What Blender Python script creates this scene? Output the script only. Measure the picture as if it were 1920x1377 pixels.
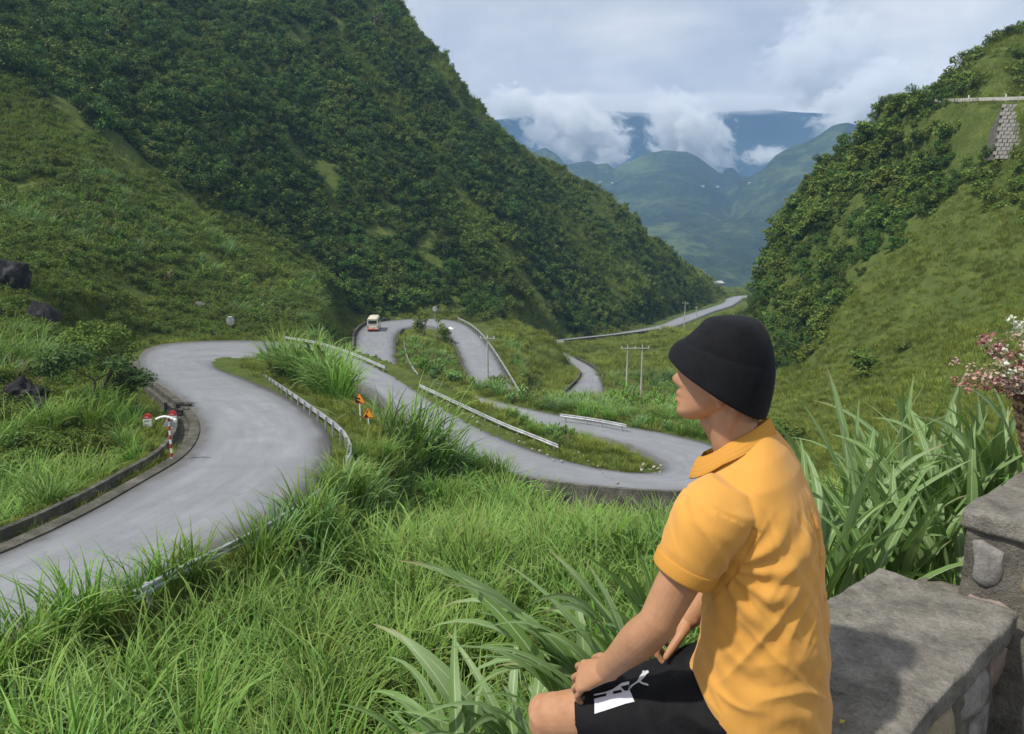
import bpy, bmesh, math, random
import numpy as np
from mathutils import Vector, Matrix, Euler

for o in list(bpy.data.objects):
    bpy.data.objects.remove(o)
scene = bpy.context.scene
COL = scene.collection
R = math.radians
rng = np.random.default_rng(7)
random.seed(7)

# ------------------------------------------------------------------ camera
FPX, PCX, PCY = 1400.0, 960.0, 688.5          # focal length and centre of the photograph in its pixels
PITCH = math.atan(258.5 / FPX)                # camera looks 10.5 degrees down
CAMZ = 1.6
cam_d = bpy.data.cameras.new("camera")
cam_d.sensor_width = 36.0
cam_d.lens = 36.0 * FPX / 1920.0
cam_d.clip_start = 0.05
cam_d.clip_end = 60000
cam = bpy.data.objects.new("camera", cam_d)
cam.location = (0, 0, CAMZ)
cam.rotation_euler = (math.pi / 2 - PITCH, 0, 0)
COL.objects.link(cam)
scene.camera = cam

# ------------------------------------------------------------------ light
SUN_EL, SUN_AZ = R(56), R(206)     # direction towards the sun: azimuth counter-clockwise from +X
sun_dir = Vector((math.cos(SUN_EL) * math.cos(SUN_AZ), math.cos(SUN_EL) * math.sin(SUN_AZ), math.sin(SUN_EL)))
sun_d = bpy.data.lights.new("sun", 'SUN')
sun_d.energy = 4.8
sun_d.angle = R(2.0)
sun_d.color = (1.0, 0.95, 0.86)
sun = bpy.data.objects.new("sun", sun_d)
sun.rotation_euler = (-sun_dir).to_track_quat('-Z', 'Y').to_euler()
sun.location = (0, 0, 60)
COL.objects.link(sun)

scene.render.engine = 'CYCLES'
scene.view_settings.view_transform = 'Standard'
scene.view_settings.look = 'None'
scene.view_settings.exposure = 0.06
scene.view_settings.gamma = 1.0
scene.view_settings.use_curve_mapping = False
scene.cycles.use_denoising = True
scene.cycles.use_adaptive_sampling = True
scene.cycles.adaptive_threshold = 0.02
try:
    scene.cycles.denoiser = 'OPENIMAGEDENOISE'
except Exception:
    pass
scene.cycles.max_bounces = 4
scene.cycles.diffuse_bounces = 2
scene.cycles.glossy_bounces = 2
scene.cycles.transmission_bounces = 3
scene.cycles.volume_bounces = 6
scene.cycles.transparent_max_bounces = 6
scene.cycles.sample_clamp_indirect = 4.0
scene.cycles.volume_step_rate = 1.0
scene.cycles.volume_max_steps = 128

# ------------------------------------------------------------------ node helpers
def new_mat(name):
    m = bpy.data.materials.new(name)
    m.use_nodes = True
    nt = m.node_tree
    nt.nodes.clear()
    return m, nt

def N(nt, typ, **kw):
    n = nt.nodes.new(typ)
    for k, v in kw.items():
        if k == 'inp':
            for kk, vv in v.items():
                n.inputs[kk].default_value = vv
        else:
            setattr(n, k, v)
    return n

def L(nt, a, b):
    nt.links.new(a, b)

def ramp(nt, fac, stops, interp='LINEAR'):
    n = nt.nodes.new('ShaderNodeValToRGB')
    n.color_ramp.interpolation = interp
    el = n.color_ramp.elements
    while len(el) < len(stops):
        el.new(0.5)
    for e, (p, c) in zip(el, stops):
        e.position = p
        e.color = (*c, 1) if len(c) == 3 else c
    L(nt, fac, n.inputs[0])
    return n.outputs[0]

def mixc(nt, fac, a, b, blend='MIX'):
    n = nt.nodes.new('ShaderNodeMix')
    n.data_type = 'RGBA'
    n.blend_type = blend
    for i, v in ((0, fac), (6, a), (7, b)):
        if hasattr(v, 'is_output'):
            L(nt, v, n.inputs[i])
        elif isinstance(v, (int, float)):
            n.inputs[i].default_value = v
        else:
            n.inputs[i].default_value = (*v, 1) if len(v) == 3 else v
    return n.outputs[2]

def mth(nt, op, a, b=None, c=None, clamp=False):
    n = nt.nodes.new('ShaderNodeMath')
    n.operation = op
    n.use_clamp = clamp
    for i, v in ((0, a), (1, b), (2, c)):
        if v is None:
            continue
        if hasattr(v, 'is_output'):
            L(nt, v, n.inputs[i])
        else:
            n.inputs[i].default_value = v
    return n.outputs[0]

def noise(nt, vec, scale, detail=4, rough=0.55, dist=0.0, out=0):
    n = nt.nodes.new('ShaderNodeTexNoise')
    n.inputs['Scale'].default_value = scale
    n.inputs['Detail'].default_value = detail
    n.inputs['Roughness'].default_value = rough
    n.inputs['Distortion'].default_value = dist
    if vec is not None:
        L(nt, vec, n.inputs['Vector'])
    return n.outputs[out]

def bump(nt, h, strength, dist):
    n = nt.nodes.new('ShaderNodeBump')
    n.inputs['Strength'].default_value = strength
    n.inputs['Distance'].default_value = dist
    L(nt, h, n.inputs['Height'])
    return n.outputs[0]

def principled(nt, col, rough=0.7, spec=0.3, normal=None, metal=0.0):
    b = nt.nodes.new('ShaderNodeBsdfPrincipled')
    if hasattr(col, 'is_output'):
        L(nt, col, b.inputs['Base Color'])
    else:
        b.inputs['Base Color'].default_value = (*col, 1)
    if hasattr(rough, 'is_output'):
        L(nt, rough, b.inputs['Roughness'])
    else:
        b.inputs['Roughness'].default_value = rough
    b.inputs['Specular IOR Level'].default_value = spec
    b.inputs['Metallic'].default_value = metal
    if normal is not None:
        L(nt, normal, b.inputs['Normal'])
    return b

def finish(nt, bsdf):
    o = nt.nodes.new('ShaderNodeOutputMaterial')
    L(nt, bsdf.outputs[0] if hasattr(bsdf, 'outputs') else bsdf, o.inputs[0])

def objcoord(nt):
    return nt.nodes.new('ShaderNodeTexCoord').outputs['Object']

def worldpos(nt):
    return nt.nodes.new('ShaderNodeNewGeometry').outputs['Position']

_simple = {}
def simple(name, col, rough=0.6, spec=0.3, metal=0.0, var=0.12, scale=6.0, bmp=0.0):
    """plain painted / metal / plastic surface with a little procedural wear"""
    if name in _simple:
        return _simple[name]
    m, nt = new_mat(name)
    co = objcoord(nt)
    n = noise(nt, co, scale, 5, 0.6)
    c = ramp(nt, n, [(0.3, tuple(x * (1 - var) for x in col)), (0.7, tuple(min(1, x * (1 + var)) for x in col))])
    nm = bump(nt, n, bmp, 0.01) if bmp else None
    finish(nt, principled(nt, c, rough, spec, nm, metal))
    _simple[name] = m
    return m

# ------------------------------------------------------------------ world sky with cloud deck
world = bpy.data.worlds.new("World")
scene.world = world
world.use_nodes = True
wt = world.node_tree
wt.nodes.clear()
sky = N(wt, 'ShaderNodeTexSky', sky_type='NISHITA', sun_disc=False)
sky.sun_elevation = SUN_EL
sky.sun_rotation = math.pi / 2 - SUN_AZ
sky.air_density = 1.0
sky.dust_density = 1.5
wdir = N(wt, 'ShaderNodeTexCoord').outputs['Generated']
sep = N(wt, 'ShaderNodeSeparateXYZ')
L(wt, wdir, sep.inputs[0])
zc = mth(wt, 'MAXIMUM', sep.outputs['Z'], 0.0)
den = mth(wt, 'ADD', zc, 0.22)
cx = mth(wt, 'DIVIDE', sep.outputs['X'], den)
cy = mth(wt, 'DIVIDE', sep.outputs['Y'], den)
comb = N(wt, 'ShaderNodeCombineXYZ')
L(wt, cx, comb.inputs[0]); L(wt, cy, comb.inputs[1])
deck1 = noise(wt, comb.outputs[0], 1.35, 6, 0.52, 0.35)
deck2 = noise(wt, wdir, 5.5, 7, 0.55, 0.4)
dk = mth(wt, 'ADD', mth(wt, 'MULTIPLY', deck1, 0.6), mth(wt, 'MULTIPLY', deck2, 0.4))
ccol = ramp(wt, dk, [(0.36, (4.7, 5.2, 6.1)), (0.46, (5.9, 6.3, 6.9)), (0.54, (7.3, 7.5, 7.8)), (0.63, (9.2, 9.2, 9.2))])
cover = ramp(wt, dk, [(0.28, (0.8, 0.8, 0.8)), (0.42, (1, 1, 1))])
skyc = mixc(wt, cover, sky.outputs[0], ccol)
bg = N(wt, 'ShaderNodeBackground')
L(wt, skyc, bg.inputs[0])
bg.inputs[1].default_value = 0.1
wo = N(wt, 'ShaderNodeOutputWorld')
L(wt, bg.outputs[0], wo.inputs[0])

# ------------------------------------------------------------------ geometry of the place
CT, ST = math.cos(PITCH), math.sin(PITCH)
def ray(px, py):
    u, v = (px - PCX) / FPX, (PCY - py) / FPX
    return np.array([u, v * ST + CT, v * CT - ST])
def at(px, py, Y):
    """point seen at a pixel of the photograph, Y metres ahead of the camera"""
    d = ray(px, py)
    k = Y / d[1]
    return np.array([d[0] * k, Y, CAMZ + d[2] * k])
def atz(px, py, zrel):
    """point seen at a pixel, zrel metres above (below) the camera"""
    d = ray(px, py)
    k = zrel / d[2]
    return np.array([d[0] * k, d[1] * k, CAMZ + zrel])
def project(P):
    P = np.asarray(P, float)
    x, y, z = P[..., 0], P[..., 1], P[..., 2] - CAMZ
    zc = y * CT - z * ST
    v = y * ST + z * CT
    return PCX + FPX * x / zc, PCY - FPX * v / zc

# ------------------------------------------------------------------ object helpers
def tag(o, label=None, cat=None, group=None, kind=None):
    if label: o["label"] = label
    if cat: o["category"] = cat
    if group: o["group"] = group
    if kind: o["kind"] = kind
    return o

def link(name, mesh, parent=None, mat=None, smooth=False):
    o = bpy.data.objects.new(name, mesh)
    COL.objects.link(o)
    if parent is not None:
        o.parent = parent
    if mat is not None:
        mesh.materials.clear()
        mesh.materials.append(mat)
    if smooth and len(mesh.polygons):
        mesh.polygons.foreach_set('use_smooth', [True] * len(mesh.polygons))
    return o

def pydata(name, verts, faces, mat=None, parent=None, smooth=False):
    me = bpy.data.meshes.new(name)
    me.from_pydata([tuple(map(float, v)) for v in verts], [], faces)
    me.update()
    return link(name, me, parent, mat, smooth)

def npmesh(name, verts, quads):
    """fast mesh from numpy verts (n,3) and faces (m,3 or 4)"""
    me = bpy.data.meshes.new(name)
    verts = np.ascontiguousarray(verts, np.float32)
    quads = np.ascontiguousarray(quads, np.int32)
    k = quads.shape[1]
    me.vertices.add(len(verts))
    me.vertices.foreach_set('co', verts.ravel())
    me.loops.add(quads.size)
    me.loops.foreach_set('vertex_index', quads.ravel())
    me.polygons.add(len(quads))
    me.polygons.foreach_set('loop_start', np.arange(0, quads.size, k, dtype=np.int32))
    me.update(calc_edges=True)
    me.validate()
    return me

def empty(name, loc=(0, 0, 0), rz=0.0):
    o = bpy.data.objects.new(name, None)
    o.empty_display_size = 0.2
    o.location = loc
    o.rotation_euler = (0, 0, rz)
    COL.objects.link(o)
    return o

def bm_obj(name, bm, mat=None, parent=None, smooth=False):
    me = bpy.data.meshes.new(name)
    bm.to_mesh(me)
    bm.free()
    return link(name, me, parent, mat, smooth)

def bm_box(bm, size, loc=(0, 0, 0), rot=(0, 0, 0), bevel=0.0, seg=2):
    b = bmesh.new()
    bmesh.ops.create_cube(b, size=1.0)
    bmesh.ops.scale(b, vec=size, verts=b.verts)
    if bevel:
        bmesh.ops.bevel(b, geom=list(b.edges), offset=bevel, segments=seg, affect='EDGES', profile=0.5)
    M = Matrix.Translation(loc) @ Euler(rot).to_matrix().to_4x4()
    bmesh.ops.transform(b, matrix=M, verts=b.verts)
    me = bpy.data.meshes.new('t')
    b.to_mesh(me); b.free()
    bm.from_mesh(me)
    bpy.data.meshes.remove(me)
    return bm

def bm_tube(bm, pts, radii, seg=8, cap=True):
    """tube along a polyline with a radius per point"""
    pts = [Vector(p) for p in pts]
    if not hasattr(radii, '__len__'):
        radii = [radii] * len(pts)
    rings = []
    prev = None
    for i, p in enumerate(pts):
        t = (pts[min(i + 1, len(pts) - 1)] - pts[max(i - 1, 0)]).normalized()
        if prev is None:
            a = Vector((0, 0, 1)) if abs(t.z) < 0.9 else Vector((1, 0, 0))
            n = t.cross(a).normalized()
        else:
            n = (prev - t * prev.dot(t)).normalized()
        prev = n
        b = t.cross(n)
        rings.append([bm.verts.new(p + (n * math.cos(2 * math.pi * k / seg) + b * math.sin(2 * math.pi * k / seg)) * radii[i]) for k in range(seg)])
    for a, b in zip(rings, rings[1:]):
        for k in range(seg):
            bm.faces.new((a[k], a[(k + 1) % seg], b[(k + 1) % seg], b[k]))
    if cap:
        bm.faces.new(list(reversed(rings[0])))
        bm.faces.new(rings[-1])
    return bm

def sweep(name, pts, profile, mat=None, parent=None, closed=True, smooth=False):
    """sweep a 2-D profile (side, up) along a polyline; side is to the left of travel"""
    pts = np.asarray(pts, float)
    tang = np.gradient(pts, axis=0)
    tang[:, 2] = 0
    tang /= np.linalg.norm(tang, axis=1)[:, None] + 1e-9
    left = np.stack([-tang[:, 1], tang[:, 0], np.zeros(len(pts))], 1)
    prof = np.asarray(profile, float)
    k = len(prof)
    V = (pts[:, None, :] + left[:, None, :] * prof[None, :, 0, None] + np.array([0, 0, 1.0]) * prof[None, :, 1, None]).reshape(-1, 3)
    F = []
    kk = k if closed else k - 1
    for i in range(len(pts) - 1):
        for j in range(kk):
            a, b = i * k + j, i * k + (j + 1) % k
            F.append((a, b, b + k, a + k))
    if closed:
        F.append(tuple(range(k)))
        F.append(tuple(range((len(pts) - 1) * k, len(pts) * k))[::-1])
    return pydata(name, V, F, mat, parent, smooth)

def catmull(P, step):
    """resample a control polyline (n,k) with a Catmull-Rom spline; spacing measured on the first three columns"""
    P = np.asarray(P, float)
    Q = np.vstack([2 * P[0] - P[1], P, 2 * P[-1] - P[-2]])
    out = []
    for i in range(1, len(Q) - 2):
        p0, p1, p2, p3 = Q[i - 1], Q[i], Q[i + 1], Q[i + 2]
        n = max(2, int(np.linalg.norm((p2 - p1)[:3]) / step))
        t = (np.arange(n) / n)[:, None]
        out.append(0.5 * (2 * p1 + (p2 - p0) * t + (2 * p0 - 5 * p1 + 4 * p2 - p3) * t ** 2 + (3 * p1 - p0 - 3 * p2 + p3) * t ** 3))
    out.append(P[-1:])
    return np.vstack(out)

def vnoise(x, y, seed=0):
    """smooth value noise"""
    xi, yi = np.floor(x).astype(np.int64), np.floor(y).astype(np.int64)
    fx, fy = x - xi, y - yi
    fx, fy = fx * fx * (3 - 2 * fx), fy * fy * (3 - 2 * fy)
    def h(a, b):
        v = np.sin(a * 127.1 + b * 311.7 + seed * 74.7) * 43758.5453
        return v - np.floor(v)
    return (h(xi, yi) * (1 - fx) + h(xi + 1, yi) * fx) * (1 - fy) + (h(xi, yi + 1) * (1 - fx) + h(xi + 1, yi + 1) * fx) * fy
def fbm(x, y, octs=4, seed=0):
    s = 0; a = 1; t = 0
    for i in range(octs):
        s = s + a * (vnoise(x * 2 ** i, y * 2 ** i, seed + i) - 0.5)
        t += a; a *= 0.5
    return s / t
# ================================================================== ROAD: paired edge points (left px, right px, height below camera)
ROAD = [
 (-700, 1120, -700, 1420, -8.6), (-330, 1118, -300, 1320, -9.2), (-130, 1085, -90, 1240, -9.45),
 (0, 1037, 95, 1165, -9.6), (150, 968, 300, 1080, -9.8), (260, 905, 500, 985, -10.05),
 (345, 855, 600, 888, -10.4), (372, 805, 620, 830, -10.8), (352, 765, 595, 783, -11.2), (308, 730, 530, 740, -11.7),
 (270, 702, 455, 708, -12.2), (258, 674, 416, 694, -12.6), (285, 649, 408, 686, -12.9), (350, 640, 425, 683, -13.1),
 (480, 638, 480, 684, -13.4), (590, 645, 570, 692, -13.8), (660, 664, 640, 706, -14.2), (725, 695, 700, 738, -14.8),
 (790, 738, 755, 785, -15.4), (850, 772, 810, 830, -15.9), (920, 812, 880, 866, -16.4), (1000, 845, 965, 893, -16.8),
 (1075, 868, 1055, 908, -17.1), (1150, 882, 1150, 917, -17.3), (1215, 888, 1260, 925, -17.5), (1240, 882, 1360, 917, -17.65),
 (1238, 871, 1420, 882, -17.8), (1215, 855, 1380, 847, -17.9), (1180, 838, 1310, 826, -18.0), (1135, 825, 1220, 806, -18.1),
 (1080, 812, 1130, 793, -18.2), (960, 790, 1000, 768, -18.4), (850, 762, 880, 738, -18.6), (745, 733, 800, 708, -18.8),
 (664, 692, 748, 688, -19.0), (665, 650, 742, 650, -19.3), (668, 625, 744, 632, -19.5), (690, 608, 752, 621, -19.7),
 (740, 600, 768, 615, -19.9), (806, 597, 800, 612, -20.0), (860, 603, 835, 622, -20.1), (895, 625, 848, 640, -20.3),
 (925, 660, 862, 668, -20.6), (945, 695, 875, 698, -20.9), (967, 735, 905, 735, -21.3), (990, 745, 940, 752, -21.9),
 (1015, 744, 1005, 765, -22.8), (1040, 742, 1075, 754, -24.0), (1062, 736, 1128, 740, -25.0), (1088, 708, 1128, 712, -25.6),
 (1084, 694, 1112, 690, -26.2), (1052, 672, 1062, 664, -27.0), (1020, 655, 1026, 650, -28.0), (1020, 640, 1022, 648, -29.6),
 (1080, 633, 1080, 640, -31.0), (1160, 624, 1160, 631, -32.0), (1235, 610, 1240, 619, -33.0), (1275, 594, 1290, 604, -33.6),
 (1330, 577, 1340, 584, -34.5), (1357, 567, 1372, 574, -35.0), (1362, 560, 1390, 563, -35.5), (1385, 555, 1400, 558, -36.0),
 (1430, 553, 1430, 556, -36.5), (1470, 553, 1470, 556, -37.0)]
rl = np.array([atz(a, b, z) for a, b, c, d, z in ROAD])
rr = np.array([atz(c, d, z) for a, b, c, d, z in ROAD])
rc = (rl + rr) / 2
both = np.hstack([rc, rl, rr])
RS = catmull(both, 1.2)
RC, RLe, RRe = RS[:, :3].copy(), RS[:, 3:6].copy(), RS[:, 6:9].copy()
for E in (RC, RLe, RRe):                                  # light smoothing of the edges
    for _ in range(2):
        E[1:-1] = 0.25 * E[:-2] + 0.5 * E[1:-1] + 0.25 * E[2:]
RHW = 0.5 * np.linalg.norm((RLe - RRe)[:, :2], axis=1)

# ------------------------------------------------------------------ ground: height field from surveyed points
G = []      # (s = X/Y, t = ln Y, e = (Z-cam)/Y, weight scale)
def g(px, py, Y, h=0.0):
    p = at(px, py, Y)
    G.append((p[0] / Y, math.log(Y), (p[2] - h - CAMZ) / Y))
def gw(x, y, z):
    G.append((x / y, math.log(y), (z - CAMZ) / y))
# bank below the parapet
for x in (-5, -2.5, -1.2, 0.0, 0.8, 1.6, 2.4, 3.6):
    gw(x, 2.4, -0.75 - 0.35 * max(0, 0.9 - x))
for x in (-7, -4, -1.5, 0.8, 2.0, 3.0, 4.5):
    gw(x, 3.6, -1.5 - 0.35 * max(0, 1.8 - x))
for x in (-8, -4, 0, 3, 5, 8):
    gw(x, 6, -4.6 - 0.12 * max(0, 3 - x))
for px, py, Y in [(-300, 1377, 13.5), (0, 1377, 13), (300, 1377, 12), (600, 1377, 11), (900, 1377, 10.5), (1200, 1377, 10), (1500, 1300, 10), (1800, 1150, 11),
                  (-200, 1260, 16), (0, 1260, 16.2), (400, 1250, 15.5), (800, 1250, 14.5), (1100, 1250, 14), (1500, 1150, 15), (1900, 1000, 17),
                  (100, 1190, 18.3), (350, 1120, 20.5), (600, 1110, 20.5), (900, 1120, 19.5), (1200, 1110, 19.5),
                  (420, 1060, 23), (620, 1030, 25), (900, 1040, 24.5), (1200, 1040, 24.5), (1450, 1000, 26), (1700, 930, 27),
                  (600, 980, 28.5), (800, 970, 31), (1100, 990, 33), (1250, 1000, 35), (1380, 985, 38),
                  (680, 900, 35), (820, 900, 37.5), (960, 920, 42), (710, 850, 40), (850, 860, 45),
                  (640, 775, 50), (740, 790, 51), (560, 722, 61)]:
    g(px, py, Y, 0.75 if Y < 30 else 1.7)
# slope left of the near road
for px, py, Y in [(-60, 1030, 25.3), (60, 985, 27.5), (180, 915, 31.2), (250, 870, 34.5), (-200, 950, 29), (0, 880, 32), (150, 820, 36), (240, 790, 39.5), (-200, 780, 38),
                  (0, 740, 42), (150, 720, 45), (230, 700, 50), (0, 600, 60), (120, 590, 70), (240, 622, 82), (-300, 560, 66), (0, 500, 76), (150, 480, 92),
                  (300, 590, 93), (400, 605, 98), (520, 610, 102), (620, 620, 110), (655, 650, 105), (300, 500, 108), (450, 540, 118), (560, 560, 124), (640, 585, 126), (662, 605, 133),
                  (0, 350, 106), (200, 380, 115), (-300, 300, 115), (350, 430, 128), (500, 480, 140), (600, 530, 146)]:
    g(px, py, Y, 0.7)
# left mountain
for px, py, Y in [(-300, 100, 140), (0, 150, 140), (250, 270, 150), (420, 390, 155), (560, 470, 165), (640, 560, 158), (700, 575, 166), (780, 580, 172), (850, 575, 172),
                  (0, -60, 175), (-300, -150, 170), (350, 0, 225), (600, 200, 215), (450, 200, 185), (700, 400, 195), (300, -150, 270), (550, -100, 300),
                  (800, 250, 245), (850, 400, 212), (950, 500, 208), (1040, 560, 204), (1060, 610, 203), (900, 560, 185), (1000, 400, 255), (1100, 500, 262), (1200, 565, 268), (1150, 590, 240),
                  (1255, 585, 277), (1300, 560, 320), (1345, 552, 372), (1400, 540, 430),
                  (960, 595, 165), (1000, 640, 152), (930, 610, 150), (1020, 720, 124), (985, 690, 128), (1066, 645, 146), (1050, 622, 150), (1030, 602, 158), (1076, 668, 138), (1074, 690, 131)]:
    g(px, py, Y, 1.0)
SIL_L = [(600, -110, 330), (720, 0, 310), (770, 45, 305), (822, 92, 303), (905, 182, 303), (1000, 262, 312), (1070, 322, 322), (1150, 385, 342), (1230, 452, 372), (1300, 497, 410), (1380, 522, 450), (1440, 546, 480)]
for px, py, Y in SIL_L:
    g(px, py, Y, 2.5)
    p = at(px, py, Y)
    gw(p[0] * 1.22, Y * 1.22, p[2] - 0.22 * Y)
    gw(p[0] * 1.7, Y * 1.7, -95)
# hollow behind the road bends, valley floor
for px, py, Y in [(1150, 660, 168), (1230, 640, 205), (1290, 612, 240), (1250, 700, 140), (1150, 715, 130), (1170, 690, 140), (1330, 640, 190), (1400, 580, 330), (1380, 700, 128), (1290, 745, 112), (1200, 745, 112),
                  (1060, 655, 190), (1120, 645, 195)]:
    g(px, py, Y, 1.0)
for px, py, Y in [(1060, 768, 72), (1150, 772, 72), (1250, 780, 71), (1330, 800, 68), (1000, 755, 78), (900, 725, 88), (830, 712, 94), (800, 690, 104), (790, 660, 122), (800, 630, 140), (830, 655, 130), (850, 690, 112)]:
    g(px, py, Y, 0.6)
# island inside the second bend
for px, py, Y in [(1000, 812, 58), (1080, 835, 54.5), (1160, 855, 52.5), (900, 768, 68)]:
    g(px, py, Y, 0.5)
# right hill
for px, py, Y in [(1440, 760, 98), (1480, 835, 78), (1560, 860, 58), (1640, 850, 42), (1750, 830, 40), (1900, 800, 40), (2150, 760, 38), (1560, 790, 80), (1700, 740, 68), (1900, 680, 60), (2150, 600, 55),
                  (1430, 690, 132), (1500, 700, 108), (1600, 650, 98), (1780, 600, 86), (1900, 550, 82), (1900, 400, 98), (2150, 400, 80), (1700, 450, 112), (1550, 560, 120), (1455, 590, 142),
                  (1790, 300, 122), (1880, 262, 113), (1650, 330, 135), (1830, 206, 121), (1920, 202, 114), (2150, 205, 100),
                  (1830, 185, 127), (1920, 183, 122), (1935, 224, 109.5), (1890, 266, 110.5), (1960, 120, 132), (2150, 60, 130)]:
    g(px, py, Y, 0.8)
SIL_R = [(1418, 640, 168), (1432, 560, 166), (1438, 480, 164), (1472, 372, 160), (1530, 305, 158), (1605, 256, 155), (1690, 214, 150), (1722, 192, 147), (1765, 158, 150), (1830, 105, 153), (1925, 30, 156), (2120, -110, 160)]
for px, py, Y in SIL_R:
    g(px, py, Y, 1.6)
    p = at(px, py, Y)
    gw(p[0] * 1.2, Y * 1.2, p[2] - 0.2 * Y - 4)
    gw(p[0] * 1.9, Y * 1.9, min(p[2] - 30, -60))
# far floor of the valley
for s in (-1.4, -0.7, -0.2, 0.0, 0.15, 0.3, 0.5, 0.9, 1.4):
    for Y, z in ((1100, -120), (1800, -150), (3500, -190), (9000, -260)):
        gw(s * Y, Y, z)
for s in (0.24, 0.28, 0.31, 0.34):
    gw(s * 560, 560, -50); gw(s * 750, 750, -95)
for Y in (40, 80, 160, 300, 600):                          # sides far outside the frame
    gw(-1.45 * Y, Y, 0.32 * Y); gw(1.45 * Y, Y, 0.40 * Y)
for s in (-1.4, 1.4):
    for Y in (2.4, 6, 14, 25):
        gw(s * Y, Y, -0.35 * Y if s < 0 else -0.25 * Y)
# the road bed itself
WALL_I0 = int(np.argmin(np.linalg.norm(RRe - atz(1050, 906, -17.1), axis=1)))
WALL_I1 = int(np.argmin(np.linalg.norm(RRe - atz(1400, 900, -17.7), axis=1)))
for i in range(WALL_I0, WALL_I1 + 1, 3):                   # foot of the retaining wall
    dr_ = (RRe[i] - RC[i]) / np.linalg.norm(RRe[i] - RC[i])
    for dd_, dz_ in ((0.7, -2.3), (3.0, -2.7)):
        q = RRe[i] + dr_ * dd_
        gw(q[0], q[1], RC[i][2] + dz_)
for i in range(0, len(RC), 5):
    for E in (RLe, RRe):
        if E is RRe and WALL_I0 - 4 <= i <= WALL_I1 + 4:
            continue
        p = E[i]
        if p[1] > 3:
            gw(p[0], p[1], p[2] - 0.1)
# grassy shelf on the near side of the leg between the first and the second bend
ka = int(np.argmin(np.linalg.norm(RC - atz(500, 662, -13.5), axis=1))); kb = int(np.argmin(np.linalg.norm(RC - atz(845, 800, -15.9), axis=1)))
for i in range(ka, kb, 4):
    dr_ = (RRe[i] - RC[i]) / np.linalg.norm(RRe[i] - RC[i])
    for dd_, dz_ in ((2.5, 0.15), (5.5, 0.1 if i < kb - 14 else -0.9)):
        q = RRe[i] + dr_ * dd_
        gw(q[0], q[1], RC[i][2] + dz_)
G = np.array(G)
# merge near duplicates
key = {}
for r_ in G:
    key.setdefault((round(r_[0] * 75), round(r_[1] * 42)), []).append(r_)
G = np.array([np.mean(v, axis=0) for v in key.values()])
TS = 0.42                                                  # weight of ln(Y) against X/Y
cs = np.stack([G[:, 0], G[:, 1] * TS], 1)
C2 = 0.03 ** 2
A = np.sqrt(((cs[:, None] - cs[None]) ** 2).sum(-1) + C2)
n = len(G)
M_ = np.zeros((n + 3, n + 3))
M_[:n, :n] = A - 0.004 * np.eye(n)
M_[:n, n] = 1; M_[:n, n + 1:] = cs; M_[n:, :n] = M_[:n, n:].T
W_ = np.linalg.solve(M_, np.concatenate([G[:, 2], np.zeros(3)]))
def rbf(s, t):
    s = np.asarray(s, float); t = np.asarray(t, float) * TS
    out = np.empty(s.shape)
    f, tf, of = s.ravel(), t.ravel(), out.ravel()
    for i in range(0, f.size, 20000):
        a, b = f[i:i + 20000], tf[i:i + 20000]
        d = np.sqrt((a[:, None] - cs[None, :, 0]) ** 2 + (b[:, None] - cs[None, :, 1]) ** 2 + C2)
        of[i:i + 20000] = d @ W_[:n] + W_[n] + W_[n + 1] * a + W_[n + 2] * b
    return out

def road_near(x, y):
    """nearest road sample: index and distance from the centre line"""
    x = np.asarray(x, float).ravel(); y = np.asarray(y, float).ravel()
    idx = np.empty(x.size, int); dist = np.empty(x.size)
    for i in range(0, x.size, 20000):
        d = (x[i:i + 20000, None] - RC[None, :, 0]) ** 2 + (y[i:i + 20000, None] - RC[None, :, 1]) ** 2
        k = d.argmin(1)
        idx[i:i + 20000] = k
        dist[i:i + 20000] = np.sqrt(d[np.arange(len(k)), k])
    return idx, dist

# retaining wall run: outside edge of the second bend
NS, NT = 560, 430
S1 = 1.3
t0, t1 = math.log(2.3), math.log(9000)
# rows are denser between 8 m and 500 m
tt = np.concatenate([np.linspace(t0, math.log(9), 40, endpoint=False), np.linspace(math.log(9), math.log(460), 330, endpoint=False), np.linspace(math.log(460), t1, NT - 370)])
ss = np.concatenate([np.linspace(-S1, -0.72, 50, endpoint=False), np.linspace(-0.72, 0.72, NS - 100, endpoint=False), np.linspace(0.72, S1, 50)])
SG, TG = np.meshgrid(ss, tt)
EG = rbf(SG, TG)
YG = np.exp(TG); XG = SG * YG; ZG = EG * YG + CAMZ
amp = np.clip(YG * 0.012, 0.05, 4.5)
amp = np.where(YG > 600, 22, amp)
wl = np.clip(YG * 0.09, 1.2, 30); 
ZG = ZG + amp * 2.0 * fbm(XG / 9.0, YG / 9.0, 4, 3) * np.clip((YG - 6) / 20, 0.15, 1)
idx, dist = road_near(XG, YG)
idx = idx.reshape(XG.shape); dist = dist.reshape(XG.shape)
far = np.clip((dist - 14) / 30, 0, 1) * np.clip((YG - 120) / 120, 0, 1) * np.clip((700 - YG) / 100, 0, 1)
ZG = ZG + far * 19 * fbm((XG + 0.3 * YG) / 30, (YG - 0.3 * XG) / 48, 3, 11)
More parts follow.
